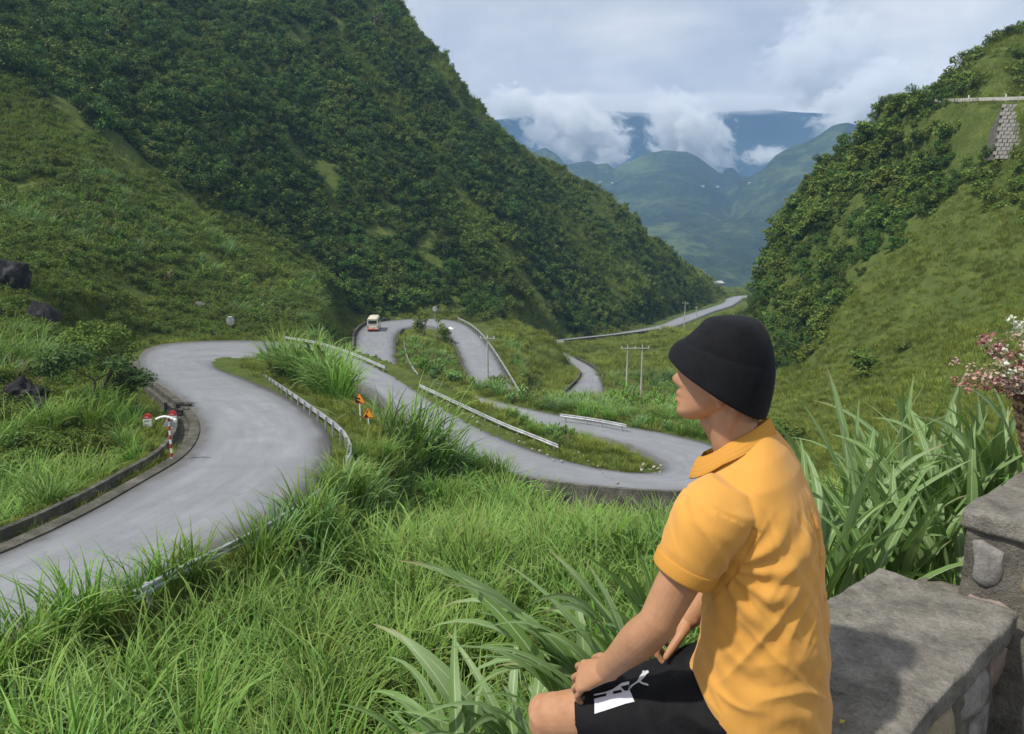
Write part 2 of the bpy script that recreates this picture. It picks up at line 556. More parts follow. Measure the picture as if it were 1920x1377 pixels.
# road bed cut into the slope
hw = RHW[idx]; rz = RC[idx][..., 2]
side = ((XG - RC[idx][..., 0]) * (RLe - RRe)[idx][..., 0] + (YG - RC[idx][..., 1]) * (RLe - RRe)[idx][..., 1])   # >0 left of travel
LINK0 = int(np.argmin(np.linalg.norm(RC - atz(1098, 692, -26.2), axis=1))); LINK1 = int(np.argmin(np.linalg.norm(RC - atz(1080, 637, -31), axis=1)))
blend = np.clip((dist - hw - np.where((idx > LINK0) & (idx < LINK1), 0.3, 1.3)) / np.where((idx > LINK0) & (idx < LINK1), 1.5, np.clip(0.05 * YG, 1.2, 6.0)), 0, 1)
onwall = (idx >= WALL_I0 - 2) & (idx <= WALL_I1 + 2) & (side < 0)
blend = np.where(onwall, np.clip((dist - hw + 0.1) / 0.15, 0, 1), blend)
blend = blend * blend * (3 - 2 * blend)
verge = np.clip(dist - hw, 0, 0.8) * 0.2 * (~onwall)
ZG = np.where(YG < 480, ZG * blend + (rz - 0.2 - 0.0012 * YG + verge) * (1 - blend), ZG)
# bench of the upper road on the right hill
UR = catmull(np.array([at(x, y, Y) for x, y, Y in [(1690, 197, 141), (1770, 194, 131), (1830, 193, 124), (1880, 192, 120), (1930, 191, 116), (2050, 190, 108), (2200, 188, 100)]]), 2.0)
dU = np.full(XG.shape, 1e9); zU = np.zeros(XG.shape)
for p_ in UR:
    d_ = np.hypot(XG - p_[0], YG - p_[1]); m_ = d_ < dU
    dU = np.where(m_, d_, dU); zU = np.where(m_, p_[2], zU)
bU = np.clip((dU - 2.6) / 4.0, 0, 1); bU = bU * bU * (3 - 2 * bU)
ZG = ZG * bU + (zU - 0.12) * (1 - bU)
def ground_z(x, y):
    x = np.atleast_1d(np.asarray(x, float)); y = np.atleast_1d(np.asarray(y, float))
    s = np.clip(x / y, ss[0], ss[-1]); t = np.clip(np.log(y), tt[0], tt[-1])
    i = np.clip(np.searchsorted(ss, s) - 1, 0, NS - 2); j = np.clip(np.searchsorted(tt, t) - 1, 0, NT - 2)
    a = (s - ss[i]) / (ss[i + 1] - ss[i]); b = (t - tt[j]) / (tt[j + 1] - tt[j])
    z = ZG[j, i] * (1 - a) * (1 - b) + ZG[j, i + 1] * a * (1 - b) + ZG[j + 1, i] * (1 - a) * b + ZG[j + 1, i + 1] * a * b
    return z
def gp(px, py, Y):
    """ground point below the thing seen at pixel column px, Y metres ahead"""
    x = (px - PCX) / FPX * Y
    for _ in range(3):
        z = ground_z(x, Y)[0]
        x = (px - PCX) / FPX * (Y * CT - (z - CAMZ) * ST)
    return np.array([x, Y, ground_z(x, Y)[0]])
def hit(px, py, y0=5, y1=600):
    """first ground point along the line of sight"""
    Y = np.exp(np.linspace(math.log(y0), math.log(y1), 1500))
    d = ray(px, py)
    x = d[0] / d[1] * Y; z = CAMZ + d[2] / d[1] * Y
    df = ground_z(x, Y) - z
    k = np.argmax(df > 0) if (df > 0).any() else int(np.argmax(df / Y))   # else the skyline just below
    return np.array([x[k], Y[k], ground_z(x[k], Y[k])[0]])

m_soil, nt = new_mat("soil_and_low_growth")
co = worldpos(nt)
n1 = noise(nt, co, 0.35, 6, 0.6); n2 = noise(nt, co, 2.6, 6, 0.65)
mm = mth(nt, 'ADD', mth(nt, 'MULTIPLY', n1, 0.5), mth(nt, 'MULTIPLY', n2, 0.5))
c = ramp(nt, mm, [(0.32, (0.04, 0.055, 0.014)), (0.5, (0.075, 0.105, 0.024)), (0.66, (0.13, 0.15, 0.04))])
nf = noise(nt, co, 0.012, 8, 0.6)
finish(nt, principled(nt, c, 0.95, 0.1, bump(nt, n2, 0.8, 0.3)))
me = npmesh("ground", np.stack([XG, YG, ZG], -1).reshape(-1, 3),
            (np.arange(NS - 1)[None, :] + (np.arange(NT - 1) * NS)[:, None]).ravel()[:, None] + np.array([0, 1, NS + 1, NS]))
ground = tag(link("ground", me, None, m_soil, True), "green hillside ground of the winding valley", None, None, "structure")

# ------------------------------------------------------------------ asphalt
m_road, nt = new_mat("worn_asphalt")
co = worldpos(nt)
uv = N(nt, 'ShaderNodeUVMap', uv_map='UVMap').outputs[0]
su = N(nt, 'ShaderNodeSeparateXYZ'); L(nt, uv, su.inputs[0])
edge = mth(nt, 'ABSOLUTE', mth(nt, 'SUBTRACT', su.outputs[0], 0.5))
nb = noise(nt, co, 0.45, 7, 0.62, 0.6)
nstr = N(nt, 'ShaderNodeMapping'); nstr.inputs['Scale'].default_value = (7, 0.12, 1); L(nt, uv, nstr.inputs[0])
ns_ = noise(nt, nstr.outputs[0], 1.6, 5, 0.6)
ed = mth(nt, 'ADD', edge, mth(nt, 'MULTIPLY', mth(nt, 'SUBTRACT', nb, 0.5), 0.24))
wear = ramp(nt, ed, [(0.27, (0, 0, 0)), (0.38, (0.35, 0.35, 0.35)), (0.455, (1, 1, 1))])
mix0 = mth(nt, 'ADD', mth(nt, 'MULTIPLY', nb, 0.5), mth(nt, 'MULTIPLY', ns_, 0.5))
base = ramp(nt, mix0, [(0.30, (0.175, 0.182, 0.198)), (0.5, (0.225, 0.234, 0.252)), (0.68, (0.285, 0.295, 0.315))])
c = mixc(nt, mth(nt, 'MULTIPLY', wear, 0.85), base, (0.075, 0.073, 0.07))
sec = N(nt, 'ShaderNodeTexWhiteNoise', noise_dimensions='1D')
L(nt, mth(nt, 'FLOOR', mth(nt, 'MULTIPLY', mth(nt, 'ADD', su.outputs[1], mth(nt, 'MULTIPLY', su.outputs[0], 3.0)), 0.043)), sec.inputs['W'])
c = mixc(nt, mth(nt, 'MULTIPLY', sec.outputs['Value'], 0.22), c, (0.12, 0.122, 0.128))
spots = ramp(nt, noise(nt, co, 1.3, 4, 0.6, 1.2), [(0.64, (0, 0, 0)), (0.70, (1, 1, 1))])
c = mixc(nt, mth(nt, 'MULTIPLY', spots, 0.28), c, (0.11, 0.11, 0.11))
vo = N(nt, 'ShaderNodeTexVoronoi', feature='DISTANCE_TO_EDGE'); vo.inputs['Scale'].default_value = 0.42
wv_ = N(nt, 'ShaderNodeVectorMath', operation='ADD'); sc2 = N(nt, 'ShaderNodeVectorMath', operation='SCALE'); sc2.inputs['Scale'].default_value = 2.2
L(nt, noise(nt, co, 0.8, 4, 0.6, 0, 1), sc2.inputs[0]); L(nt, co, wv_.inputs[0]); L(nt, sc2.outputs[0], wv_.inputs[1]); L(nt, wv_.outputs[0], vo.inputs['Vector'])
crk = mth(nt, 'MULTIPLY', ramp(nt, vo.outputs['Distance'], [(0.0, (1, 1, 1)), (0.016, (0, 0, 0))]), ramp(nt, noise(nt, co, 0.16, 2, 0.5), [(0.5, (0, 0, 0)), (0.6, (1, 1, 1))]))
c = mixc(nt, mth(nt, 'MULTIPLY', crk, 0.22), c, (0.06, 0.06, 0.062))
dirt = mth(nt, 'MULTIPLY', ramp(nt, ed, [(0.42, (0, 0, 0)), (0.5, (1, 1, 1))]), ramp(nt, noise(nt, co, 0.9, 5, 0.65), [(0.5, (0, 0, 0)), (0.62, (1, 1, 1))]))
c = mixc(nt, mth(nt, 'MULTIPLY', dirt, 0.7), c, (0.15, 0.125, 0.085))
fine = noise(nt, co, 30, 3, 0.7)
finish(nt, principled(nt, c, 0.62, 0.35, bump(nt, fine, 0.25, 0.01)))
prof = np.array([-1.0, -1.0, -0.82, -0.5, 0, 0.5, 0.82, 1.0, 1.0])
k = len(prof)
cent = RC
V = []
for i in range(len(RC)):
    for jq, q in enumerate(prof):
        p = (RLe[i] * (1 + q) + RRe[i] * (1 - q)) / 2
        if jq in (0, k - 1):                              # broken shoulder sloping down into the bank
            p = p + (RLe[i] - RRe[i]) / (2 * RHW[i]) * q * 0.35
            V.append((p[0], p[1], p[2] - 0.75))
        else:
            V.append((p[0], p[1], p[2] + 0.06 * (1 - q * q) - 0.03))
V = np.array(V)
F = (np.arange(k - 1)[None] + (np.arange(len(RC) - 1) * k)[:, None]).ravel()[:, None] + np.array([0, k, k + 1, 1])
me = npmesh("road", V, F)
arc = np.concatenate([[0], np.cumsum(np.linalg.norm(np.diff(RC, axis=0), axis=1))])
uvl = me.uv_layers.new(name='UVMap')
vi = np.empty(len(me.loops), np.int32); me.loops.foreach_get('vertex_index', vi)
uvs = np.stack([(prof[vi % k] + 1) / 2, arc[vi // k]], 1)
uvl.data.foreach_set('uv', uvs.astype(np.float32).ravel())
road = tag(link("road", me, None, m_road, True), "grey serpentine mountain road with hairpin bends", None, None, "structure")
# ================================================================== PLANTS: prototypes and scattering
def leaf_mat(name, cols, tipcol=None, trans=0.3, rough=0.6, spec=0.12, hue=0.04, val=0.35):
    """foliage: colour varies per leaf (uv.x), along it (uv.y) and per plant"""
    m, nt = new_mat(name)
    uv = N(nt, 'ShaderNodeUVMap', uv_map='UVMap').outputs[0]
    s = N(nt, 'ShaderNodeSeparateXYZ'); L(nt, uv, s.inputs[0])
    k = len(cols)
    c = ramp(nt, s.outputs[0], [(i / max(1, k - 1), col) for i, col in enumerate(cols)])
    if tipcol is not None:
        c = mixc(nt, ramp(nt, s.outputs[1], [(0.55, (0, 0, 0)), (1.0, (1, 1, 1))]), c, tipcol)
    oi = N(nt, 'ShaderNodeObjectInfo').outputs['Random']
    wp = mth(nt, 'ADD', mth(nt, 'MULTIPLY', noise(nt, worldpos(nt), 0.13, 3, 0.5), 0.5), mth(nt, 'MULTIPLY', noise(nt, worldpos(nt), 0.028, 3, 0.5), 0.5))
    hs = N(nt, 'ShaderNodeHueSaturation')
    L(nt, mth(nt, 'ADD', mth(nt, 'MULTIPLY', oi, hue), 0.5 - hue / 2), hs.inputs['Hue'])
    v = mth(nt, 'ADD', mth(nt, 'MULTIPLY', oi, val), mth(nt, 'MULTIPLY', wp, 1.7))
    L(nt, mth(nt, 'ADD', v, 1.0 - val / 2 - 0.85), hs.inputs['Value'])
    L(nt, c, hs.inputs['Color'])
    b = principled(nt, hs.outputs[0], rough, spec)
    t = N(nt, 'ShaderNodeBsdfTranslucent')
    L(nt, mixc(nt, 0.5, hs.outputs[0], (0.12, 0.16, 0.02)), t.inputs[0])
    mx = N(nt, 'ShaderNodeMixShader'); mx.inputs[0].default_value = trans
    L(nt, b.outputs[0], mx.inputs[1]); L(nt, t.outputs[0], mx.inputs[2])
    finish(nt, mx)
    return m

def proto(name, V, F, UV, mat, F2=None):
    """mesh (not linked as an object of its own) with per-vertex uv"""
    me = npmesh(name, V, F)
    uvl = me.uv_layers.new(name='UVMap')
    vi = np.empty(len(me.loops), np.int32); me.loops.foreach_get('vertex_index', vi)
    uvl.data.foreach_set('uv', np.asarray(UV, np.float32)[vi].ravel())
    me.materials.append(mat)
    return me

def blades(n, rg, h=(1.2, 2.2), spread=0.3, lean=(0.05, 0.5), droop=(0.5, 1.8), width=0.035, nseg=5, kink=0.0):
    """a tuft of n arching grass blades -> verts, quads, uv"""
    V, F, U = [], [], []
    k = 0
    for _ in range(n):
        az = rg.uniform(0, 2 * math.pi)
        r0 = spread * math.sqrt(rg.uniform())
        b = np.array([r0 * math.cos(az + rg.normal() * 0.7), r0 * math.sin(az + rg.normal() * 0.7), -0.1])
        ln = rg.uniform(*h)
        th = rg.uniform(*lean); dr = rg.uniform(*droop)
        d = np.array([math.cos(az), math.sin(az)]); side = np.array([-d[1], d[0], 0])
        tw = rg.normal() * 0.35
        side = np.array([side[0] * math.cos(tw), side[1] * math.cos(tw), math.sin(tw)])
        w = width * rg.uniform(0.7, 1.25)
        p = b.copy(); hue = rg.uniform()
        for j in range(nseg + 1):
            f = j / nseg
            ww = w * (min(1, 0.55 + 2.2 * f) if f < 0.4 else (1 - f) ** 0.75 * 1.36) + 0.001
            V.append(p - side * ww / 2); V.append(p + side * ww / 2)
            U.append((hue, f)); U.append((hue, f))
            if j:
                F.append((k - 2, k - 1, k + 1, k))
            k += 2
            a = th + dr * f ** 1.7
            st = ln / nseg
            p = p + np.array([d[0] * math.sin(a), d[1] * math.sin(a), math.cos(a)]) * st
    return np.array(V), np.array(F), np.array(U)

def canes(n, rg, H=(1.2, 2.0), spread=0.4, nl=7, ln=(0.7, 1.15), width=0.085, nseg=6):
    """clump of leafy canes: each stalk carries arching leaves -> verts, quads, uv"""
    V, F, U = [], [], []
    def strip_(p, az, l_, th, dr, w, hue, stalk=False):
        d = np.array([math.cos(az), math.sin(az)]); side = np.array([-d[1], d[0], 0])
        tw = 0 if stalk else rg.normal() * 0.35
        side = np.array([side[0] * math.cos(tw), side[1] * math.cos(tw), math.sin(tw)])
        k = len(V); p = p.copy()
        for j in range(nseg + 1):
            f = j / nseg
            ww = w if stalk else w * (min(1, 0.45 + 2.4 * f) if f < 0.35 else (1 - (f - 0.35) / 0.65) ** 0.8) + 0.002
            V.append(p - side * ww / 2); V.append(p + side * ww / 2); U.append((hue, f)); U.append((hue, f))
            if j:
                F.append((k + 2 * j - 2, k + 2 * j - 1, k + 2 * j + 1, k + 2 * j))
            a = th + dr * f ** 1.35
            p = p + np.array([d[0] * math.sin(a), d[1] * math.sin(a), math.cos(a)]) * l_ / nseg
        return p
    for _ in range(n):
        az0 = rg.uniform(0, 6.28); r0 = spread * math.sqrt(rg.uniform())
        b = np.array([r0 * math.cos(az0), r0 * math.sin(az0), -0.15]); h = rg.uniform(*H)
        lean = rg.uniform(0.0, 0.28)
        strip_(b, az0, h, lean, 0.1, 0.03, rg.uniform(0, 0.3), True)
        for q in range(nl):
            f = 0.3 + 0.7 * (q + rg.uniform()) / nl
            p = b + np.array([math.cos(az0) * math.sin(lean), math.sin(az0) * math.sin(lean), math.cos(lean)]) * h * f
            strip_(p, az0 + q * 2.6 + rg.normal() * 0.5, rg.uniform(*ln) * (1.1 - 0.25 * f), rg.uniform(0.12, 0.6), rg.uniform(1.2, 2.4), width * rg.uniform(0.75, 1.2), rg.uniform())
    return np.array(V), np.array(F), np.array(U)

def leafcloud(n, rg, centres, radii, size=(0.12, 0.25), flat=0.55, aspect=0.5, shell=0.55, out=0.7):
    """leaves spread in lobes; each leaf a folded quad -> verts, quads, uv"""
    V, F, U = [], [], []
    C = np.asarray(centres, float); Rr = np.asarray(radii, float)
    wts = Rr.mean(1) ** 2 if Rr.ndim == 2 else Rr ** 2
    pick = rg.choice(len(C), n, p=wts / wts.sum())
    for k in range(n):
        c = C[pick[k]]; r = Rr[pick[k]]
        u = rg.normal(size=3); u /= np.linalg.norm(u)
        rad = shell + (1 - shell) * rg.uniform() ** 0.5
        p = c + u * r * rad * rg.uniform(0.85, 1.12)
        nrm = out * u + np.array([0, 0, flat]) + rg.normal(size=3) * 0.45
        nrm /= np.linalg.norm(nrm)
        a = rg.normal(size=3); a -= nrm * a.dot(nrm); a -= np.array([0, 0, 0.35]); a -= nrm * a.dot(nrm) * 0.8
        a /= np.linalg.norm(a) + 1e-9
        b = np.cross(nrm, a)
        s = rg.uniform(*size)
        V += [p, p + a * s * 0.5 + b * s * aspect * 0.5 - nrm * s * 0.08, p + a * s, p + a * s * 0.5 - b * s * aspect * 0.5 - nrm * s * 0.08]
        h = rg.uniform()
        U += [(h, 0), (h, 0.5), (h, 1), (h, 0.5)]
        F.append((4 * k, 4 * k + 1, 4 * k + 2, 4 * k + 3))
    return np.array(V), np.array(F), np.array(U)

def scatter(name, label, protos, P, rz, scl, idx, tilt=None):
    """one 'stuff' object: prototypes instanced on points by geometry nodes"""
    P = np.asarray(P, np.float32); n = len(P)
    me = bpy.data.meshes.new(name)
    me.vertices.add(n)
    me.vertices.foreach_set('co', P.ravel())
    rot = np.zeros((n, 3), np.float32); rot[:, 2] = rz
    if tilt is not None:
        rot[:, :2] = tilt
    scl = np.asarray(scl, np.float32)
    if scl.ndim == 1:
        scl = np.repeat(scl[:, None], 3, 1)
    for nm, typ, dat in (('rot', 'FLOAT_VECTOR', rot), ('scl', 'FLOAT_VECTOR', scl)):
        a = me.attributes.new(nm, typ, 'POINT'); a.data.foreach_set('vector', np.ascontiguousarray(dat, np.float32).ravel())
    a = me.attributes.new('idx', 'INT', 'POINT'); a.data.foreach_set('value', np.asarray(idx, np.int32))
    o = link(name, me)
    ng = bpy.data.node_groups.new(name, 'GeometryNodeTree')
    ng.interface.new_socket('Geometry', in_out='INPUT', socket_type='NodeSocketGeometry')
    ng.interface.new_socket('Geometry', in_out='OUTPUT', socket_type='NodeSocketGeometry')
    gi = ng.nodes.new('NodeGroupInput'); go = ng.nodes.new('NodeGroupOutput')
    jn = ng.nodes.new('GeometryNodeJoinGeometry')
    for pm in protos:
        src = bpy.data.objects.new(name + '_source', pm)
        inf = ng.nodes.new('GeometryNodeObjectInfo')
        inf.inputs['Object'].default_value = src
        inf.inputs['As Instance'].default_value = False
        g2 = ng.nodes.new('GeometryNodeGeometryToInstance')
        ng.links.new(inf.outputs['Geometry'], g2.inputs[0])
        ng.links.new(g2.outputs[0], jn.inputs[0])
    iop = ng.nodes.new('GeometryNodeInstanceOnPoints')
    iop.inputs['Pick Instance'].default_value = True
    ng.links.new(gi.outputs[0], iop.inputs['Points'])
    ng.links.new(jn.outputs[0], iop.inputs['Instance'])
    for nm, dt, sock in (('idx', 'INT', 'Instance Index'), ('rot', 'FLOAT_VECTOR', 'Rotation'), ('scl', 'FLOAT_VECTOR', 'Scale')):
        na = ng.nodes.new('GeometryNodeInputNamedAttribute')
        na.data_type = dt
        na.inputs['Name'].default_value = nm
        outp = [s for s in na.outputs if s.enabled and s.name == 'Attribute'][0]
        ng.links.new(outp, iop.inputs[sock])
    ng.links.new(iop.outputs[0], go.inputs[0])
    md = o.modifiers.new('scatter', 'NODES'); md.node_group = ng
    tag(o, label, None, None, 'stuff')
    return o

def inpoly(px, py, poly):
    px = np.asarray(px); py = np.asarray(py)
    r = np.zeros(px.shape, bool)
    n_ = len(poly)
    for i in range(n_):
        x0, y0 = poly[i]; x1, y1 = poly[(i + 1) % n_]
        c = ((y0 > py) != (y1 > py)) & (px < (x1 - x0) * (py - y0) / (y1 - y0 + 1e-12) + x0)
        r ^= c
    return r

# what can be seen from about the camera (with a margin): horizon per direction
HZ = np.maximum.accumulate((ZG - CAMZ) / YG, axis=0)
def seen(x, y, z, h):
    s = np.clip(x / y, ss[0], ss[-1]); t = np.log(y)
    i = np.clip(np.searchsorted(ss, s), 0, NS - 1); j = np.clip(np.searchsorted(tt, t) - 2, 0, NT - 1)
    return (z + h - CAMZ) / y > HZ[j, i] - 0.012

def sample(nper, y0, y1, smin=-0.85, smax=0.85):
    """random ground points, nper per square metre"""
    area = (smax - smin) * (y1 ** 2 - y0 ** 2) / 2
    n_ = int(area * nper * 2.4)
    s = rng.uniform(smin, smax, n_)
    y = np.sqrt(rng.uniform(y0 ** 2, y1 ** 2, n_))
    x = s * y
    z = ground_z(x, y)
    e_ = 0.02 * y + 0.3                                    # steeper ground carries more plants per square metre of map
    gx = (ground_z(x + e_, y) - z) / e_; gy = (ground_z(x, y + e_) - z) / e_
    keep = rng.uniform(size=n_) < np.sqrt(1 + gx * gx + gy * gy) / 2.4
    x, y, z = x[keep], y[keep], z[keep]
    px, py = project(np.stack([x, y, z], -1))
    k_, d_ = road_near(x, y)
    clear = d_ - RHW[k_]
    return dict(x=x, y=y, z=z, px=px, py=py, clear=clear, k=k_, nz=fbm(x / 7, y / 7, 3, 21) + 0.5, nz2=fbm(x / 22, y / 22, 3, 5) + 0.5)
def sub(d, m):
    return {k: v[m] for k, v in d.items()}
def pts(d):
    return np.stack([d['x'], d['y'], d['z']], -1)

FOREST_L = [(-1500, -900), (-1500, 60), (-100, 90), (60, 170), (170, 250), (300, 330), (430, 400), (560, 460), (640, 530), (662, 600), (700, 600), (760, 594), (850, 588), (905, 598), (960, 590), (1010, 566), (1050, 605),
            (1075, 634), (1160, 622), (1235, 606), (1280, 590), (1320, 566), (1290, 545), (1200, 462), (1100, 395), (1000, 325), (900, 235), (800, 130), (715, 40), (520, -300)]
STRIPS = [[(835, 360), (890, 370), (960, 440), (990, 520), (1000, 580), (940, 580), (890, 510), (845, 440)],
          [(1010, 380), (1080, 410), (1190, 495), (1275, 558), (1240, 585), (1150, 545), (1060, 480)], [(600, 60), (650, 70), (760, 200), (850, 290), (820, 300), (720, 220)],
          [(690, 20), (740, 60), (800, 130), (780, 150), (730, 100), (680, 50)]]
FOREST_R = [(1725, 180), (1600, 240), (1470, 350), (1400, 480), (1400, 690), (1440, 720), (1480, 690), (1530, 640), (1590, 550), (1700, 440), (1800, 345), (1885, 272), (1870, 205), (1800, 198)]
SPUR = [(1060, 640), (1075, 690), (1060, 740), (1000, 735), (985, 690), (960, 640), (1000, 600), (1040, 600)]

# ---- materials
G_TALL = leaf_mat("tall_grass_leaf", [(0.085, 0.20, 0.024), (0.12, 0.26, 0.034), (0.17, 0.30, 0.042), (0.13, 0.275, 0.06)], tipcol=(0.30, 0.42, 0.12), trans=0.3)
G_SILVER = leaf_mat("silvery_grass_leaf", [(0.11, 0.23, 0.055), (0.155, 0.28, 0.085), (0.19, 0.315, 0.11)], tipcol=(0.27, 0.39, 0.17), trans=0.25, rough=0.5)
G_DRY = leaf_mat("dry_grass_leaf", [(0.20, 0.21, 0.07), (0.25, 0.22, 0.09), (0.16, 0.20, 0.06)], tipcol=(0.30, 0.24, 0.12))
G_SHORT = leaf_mat("short_grass_leaf", [(0.15, 0.205, 0.034), (0.21, 0.26, 0.045), (0.27, 0.295, 0.062)], trans=0.3)
F_SHRUB = leaf_mat("shrub_leaf", [(0.07, 0.12, 0.02), (0.115, 0.175, 0.03), (0.175, 0.225, 0.044)], trans=0.25)
F_BRIGHT = leaf_mat("bright_herb_leaf", [(0.13, 0.205, 0.032), (0.17, 0.25, 0.042), (0.21, 0.27, 0.055)], trans=0.3)
F_TREE = leaf_mat("forest_leaf", [(0.034, 0.074, 0.016), (0.058, 0.112, 0.022), (0.098, 0.16, 0.032)], trans=0.2, val=0.95)
F_TREE2 = leaf_mat("forest_leaf_light", [(0.085, 0.135, 0.026), (0.13, 0.185, 0.035), (0.165, 0.21, 0.046)], trans=0.24, val=0.6)
BARK = simple("bark", (0.11, 0.085, 0.06), 0.9, 0.1, var=0.35, scale=20, bmp=0.6)

rg = np.random.default_rng(11)
P_TALL = [proto("tall_grass", *blades(58, rg, (1.3, 2.5), 0.42, (0.02, 0.45), (0.6, 2.1), 0.05, 6), G_TALL) for _ in range(5)]
P_NEAR = [proto("leafy_cane", *canes(9, rg, (0.7, 1.6), 0.45, 8, (0.5, 0.95), 0.14), (G_TALL, G_SILVER, G_TALL)[q]) for q in range(3)]
P_SILV = [proto("silver_grass", *blades(54, rg, (1.3, 2.4), 0.38, (0.05, 0.5), (0.8, 2.2), 0.05, 6), G_SILVER) for _ in range(3)]
P_DRY = [proto("dry_grass", *blades(46, rg, (1.0, 2.1), 0.35, (0.05, 0.5), (0.3, 1.6), 0.045, 5), G_DRY) for _ in range(2)]
P_SHORT = [proto("short_grass", *blades(46, rg, (0.35, 0.85), 0.42, (0.1, 0.7), (0.4, 1.5), 0.03, 4), G_SHORT) for _ in range(4)]
def lobes(rg, k, spread, zr, r0, r1):
    C = [(rg.normal() * spread, rg.normal() * spread, rg.uniform(*zr)) for _ in range(k)]
    Rr = [np.array([1, 1, 0.75]) * rg.uniform(r0, r1) for _ in range(k)]
    return C, Rr
P_SHRUB = [proto("shrub", *leafcloud(420, rg, *lobes(rg, 6, 0.45, (0.3, 1.15), 0.35, 0.62), size=(0.14, 0.30)), F_SHRUB) for _ in range(4)]
P_HERB = [proto("herb", *leafcloud(260, rg, *lobes(rg, 6, 0.5, (0.05, 0.4), 0.25, 0.5), size=(0.10, 0.22), flat=1.0), F_BRIGHT) for _ in range(3)]
P_TREE = [proto("tree_crown", *leafcloud(900, rg, *lobes(rg, 11, 0.95, (0.3, 3.6), 0.55, 1.2), size=(0.26, 0.6), aspect=0.5, shell=0.35), F_TREE) for _ in range(4)]
P_TREE += [proto("tree_crown_light", *leafcloud(700, rg, *lobes(rg, 9, 0.9, (0.2, 2.6), 0.5, 1.1), size=(0.24, 0.55), aspect=0.5, shell=0.35), F_TREE2) for _ in range(2)]
P_CLIMB = [proto("hanging_scrub", *leafcloud(420, rg, *lobes(rg, 7, 1.0, (-0.2, 1.4), 0.5, 1.0), size=(0.3, 0.62), aspect=0.55, shell=0.4), F_SHRUB) for _ in range(3)]

def near_upper(d):
    """the upper road's bench and the face of its stone wall stay clear"""
    dm = np.full(len(d['x']), 1e9)
    for p_ in UR[::2]:
        dm = np.minimum(dm, np.hypot(d['x'] - p_[0], d['y'] - p_[1]))
    return ((dm < 5.0) & (d['px'] > 1780)) | inpoly(d['px'], d['py'], [(1862, 195), (2100, 195), (2100, 255), (1900, 258), (1866, 275)]) & (d['x'] > 20)
# ---- forest on both mountains
d = sample(0.26, 95, 560)
jit = (d['nz2'] - 0.5) * 60
inF = inpoly(d['px'] + jit, d['py'] + jit * 0.6, FOREST_L) & (d['y'] > 118)
for sp in STRIPS:
    inF &= ~inpoly(d['px'] + jit * 0.4, d['py'] + jit * 0.4, sp)
inR = inpoly(d['px'] + jit * 0.5, d['py'] + jit * 0.5, FOREST_R) & (d['x'] > 20)
m = (inF | inR) & (d['clear'] > 2.2) & ~near_upper(d) & ~((d['nz'] < 0.37) & (d['nz2'] < 0.52)) & seen(d['x'], d['y'], d['z'], 6)
f = sub(d, m)
nF = len(f['x'])
FOREST_PTS = f
sc = np.clip(0.22 + 1.25 * f['nz'] + np.abs(rng.normal(size=nF)) * 0.22 + 0.7 * (rng.uniform(size=nF) < 0.07), 0.3, 2.3) * np.where(f['x'] > 20, 0.5, 0.68)
scatter("hillside_forest", "dense dark green forest covering the steep mountainsides", P_TREE, pts(f), rng.uniform(0, 6.28, nF), np.stack([sc, sc, sc * rng.uniform(0.8, 1.25, nF)], -1), np.where(rng.uniform(size=nF) + (f['nz2'] - 0.5) < 0.27, rng.integers(4, 6, nF), rng.integers(0, 4, nF)))
# undergrowth between the crowns, scrub on ridges and on the right hill
d = sample(0.30, 60, 520)
jit = (d['nz2'] - 0.5) * 60
inF = inpoly(d['px'] + jit, d['py'] + jit * 0.6, FOREST_L) & (d['y'] > 118)
ridge = (d['x'] < 120) & (d['y'] > 150) & ~inF & (d['py'] < 545) & (d['px'] > 400)
strip = np.zeros(len(jit), bool)
for sp in STRIPS:
    strip |= inpoly(d['px'] + jit * 0.4, d['py'] + jit * 0.4, sp)
rightU = (d['x'] > 20) & (d['px'] > 1400) & (d['py'] < 420)
rightS = (d['x'] > 15) & (d['px'] > 1400) & (d['py'] >= 420)
m = ((inF & (d['nz'] > 0.45)) | (ridge & (d['nz'] > 0.47) & ~strip) | (rightU & (d['nz'] > 0.40)) | (rightS & (d['nz'] > 0.63) & (d['nz2'] > 0.50))) & (d['clear'] > 1.5) & ~near_upper(d) & seen(d['x'], d['y'], d['z'], 3)
f = sub(d, m); nF = len(f['x'])
scatter("mountain_scrub", "mid green scrub on the mountain ridges and right hillside", P_CLIMB, pts(f), rng.uniform(0, 6.28, nF), np.clip(0.5 + 0.8 * f['nz2'] + rng.normal(size=nF) * 0.15, 0.35, 1.5), rng.integers(0, 3, nF))

# ---- short grass on the lighter slopes
def shortgrass(d, dens):
    jit = (d['nz2'] - 0.5) * 60
    inF = inpoly(d['px'] + jit, d['py'] + jit * 0.6, FOREST_L) & (d['y'] > 118)
    st = np.zeros(len(jit), bool)
    for sp in STRIPS:
        st |= inpoly(d['px'] + jit * 0.4, d['py'] + jit * 0.4, sp)
    inR = inpoly(d['px'], d['py'], FOREST_R)
    return (~inF | st) & ~inR & (d['clear'] > 0.03 + 0.0012 * d['y']) & seen(d['x'], d['y'], d['z'], 1)
PP, SC = [], []
for y0, y1, nper, s0 in ((34, 62, 2.6, 0.85), (62, 120, 1.3, 1.15), (120, 230, 0.55, 1.9), (230, 520, 0.14, 3.4)):
    d = sample(nper, y0, y1)
    f = sub(d, shortgrass(d, 1))
    PP.append(pts(f)); SC.append(s0 * (0.6 + 0.8 * f['nz']) * rng.uniform(0.75, 1.25, len(f['x'])))
PP = np.vstack(PP); SC = np.concatenate(SC); nF = len(PP)
scatter("slope_grass", "short yellow green grass covering the open slopes", P_SHORT, PP, rng.uniform(0, 6.28, nF), SC, rng.integers(0, 4, nF))
print("slope grass", nF)
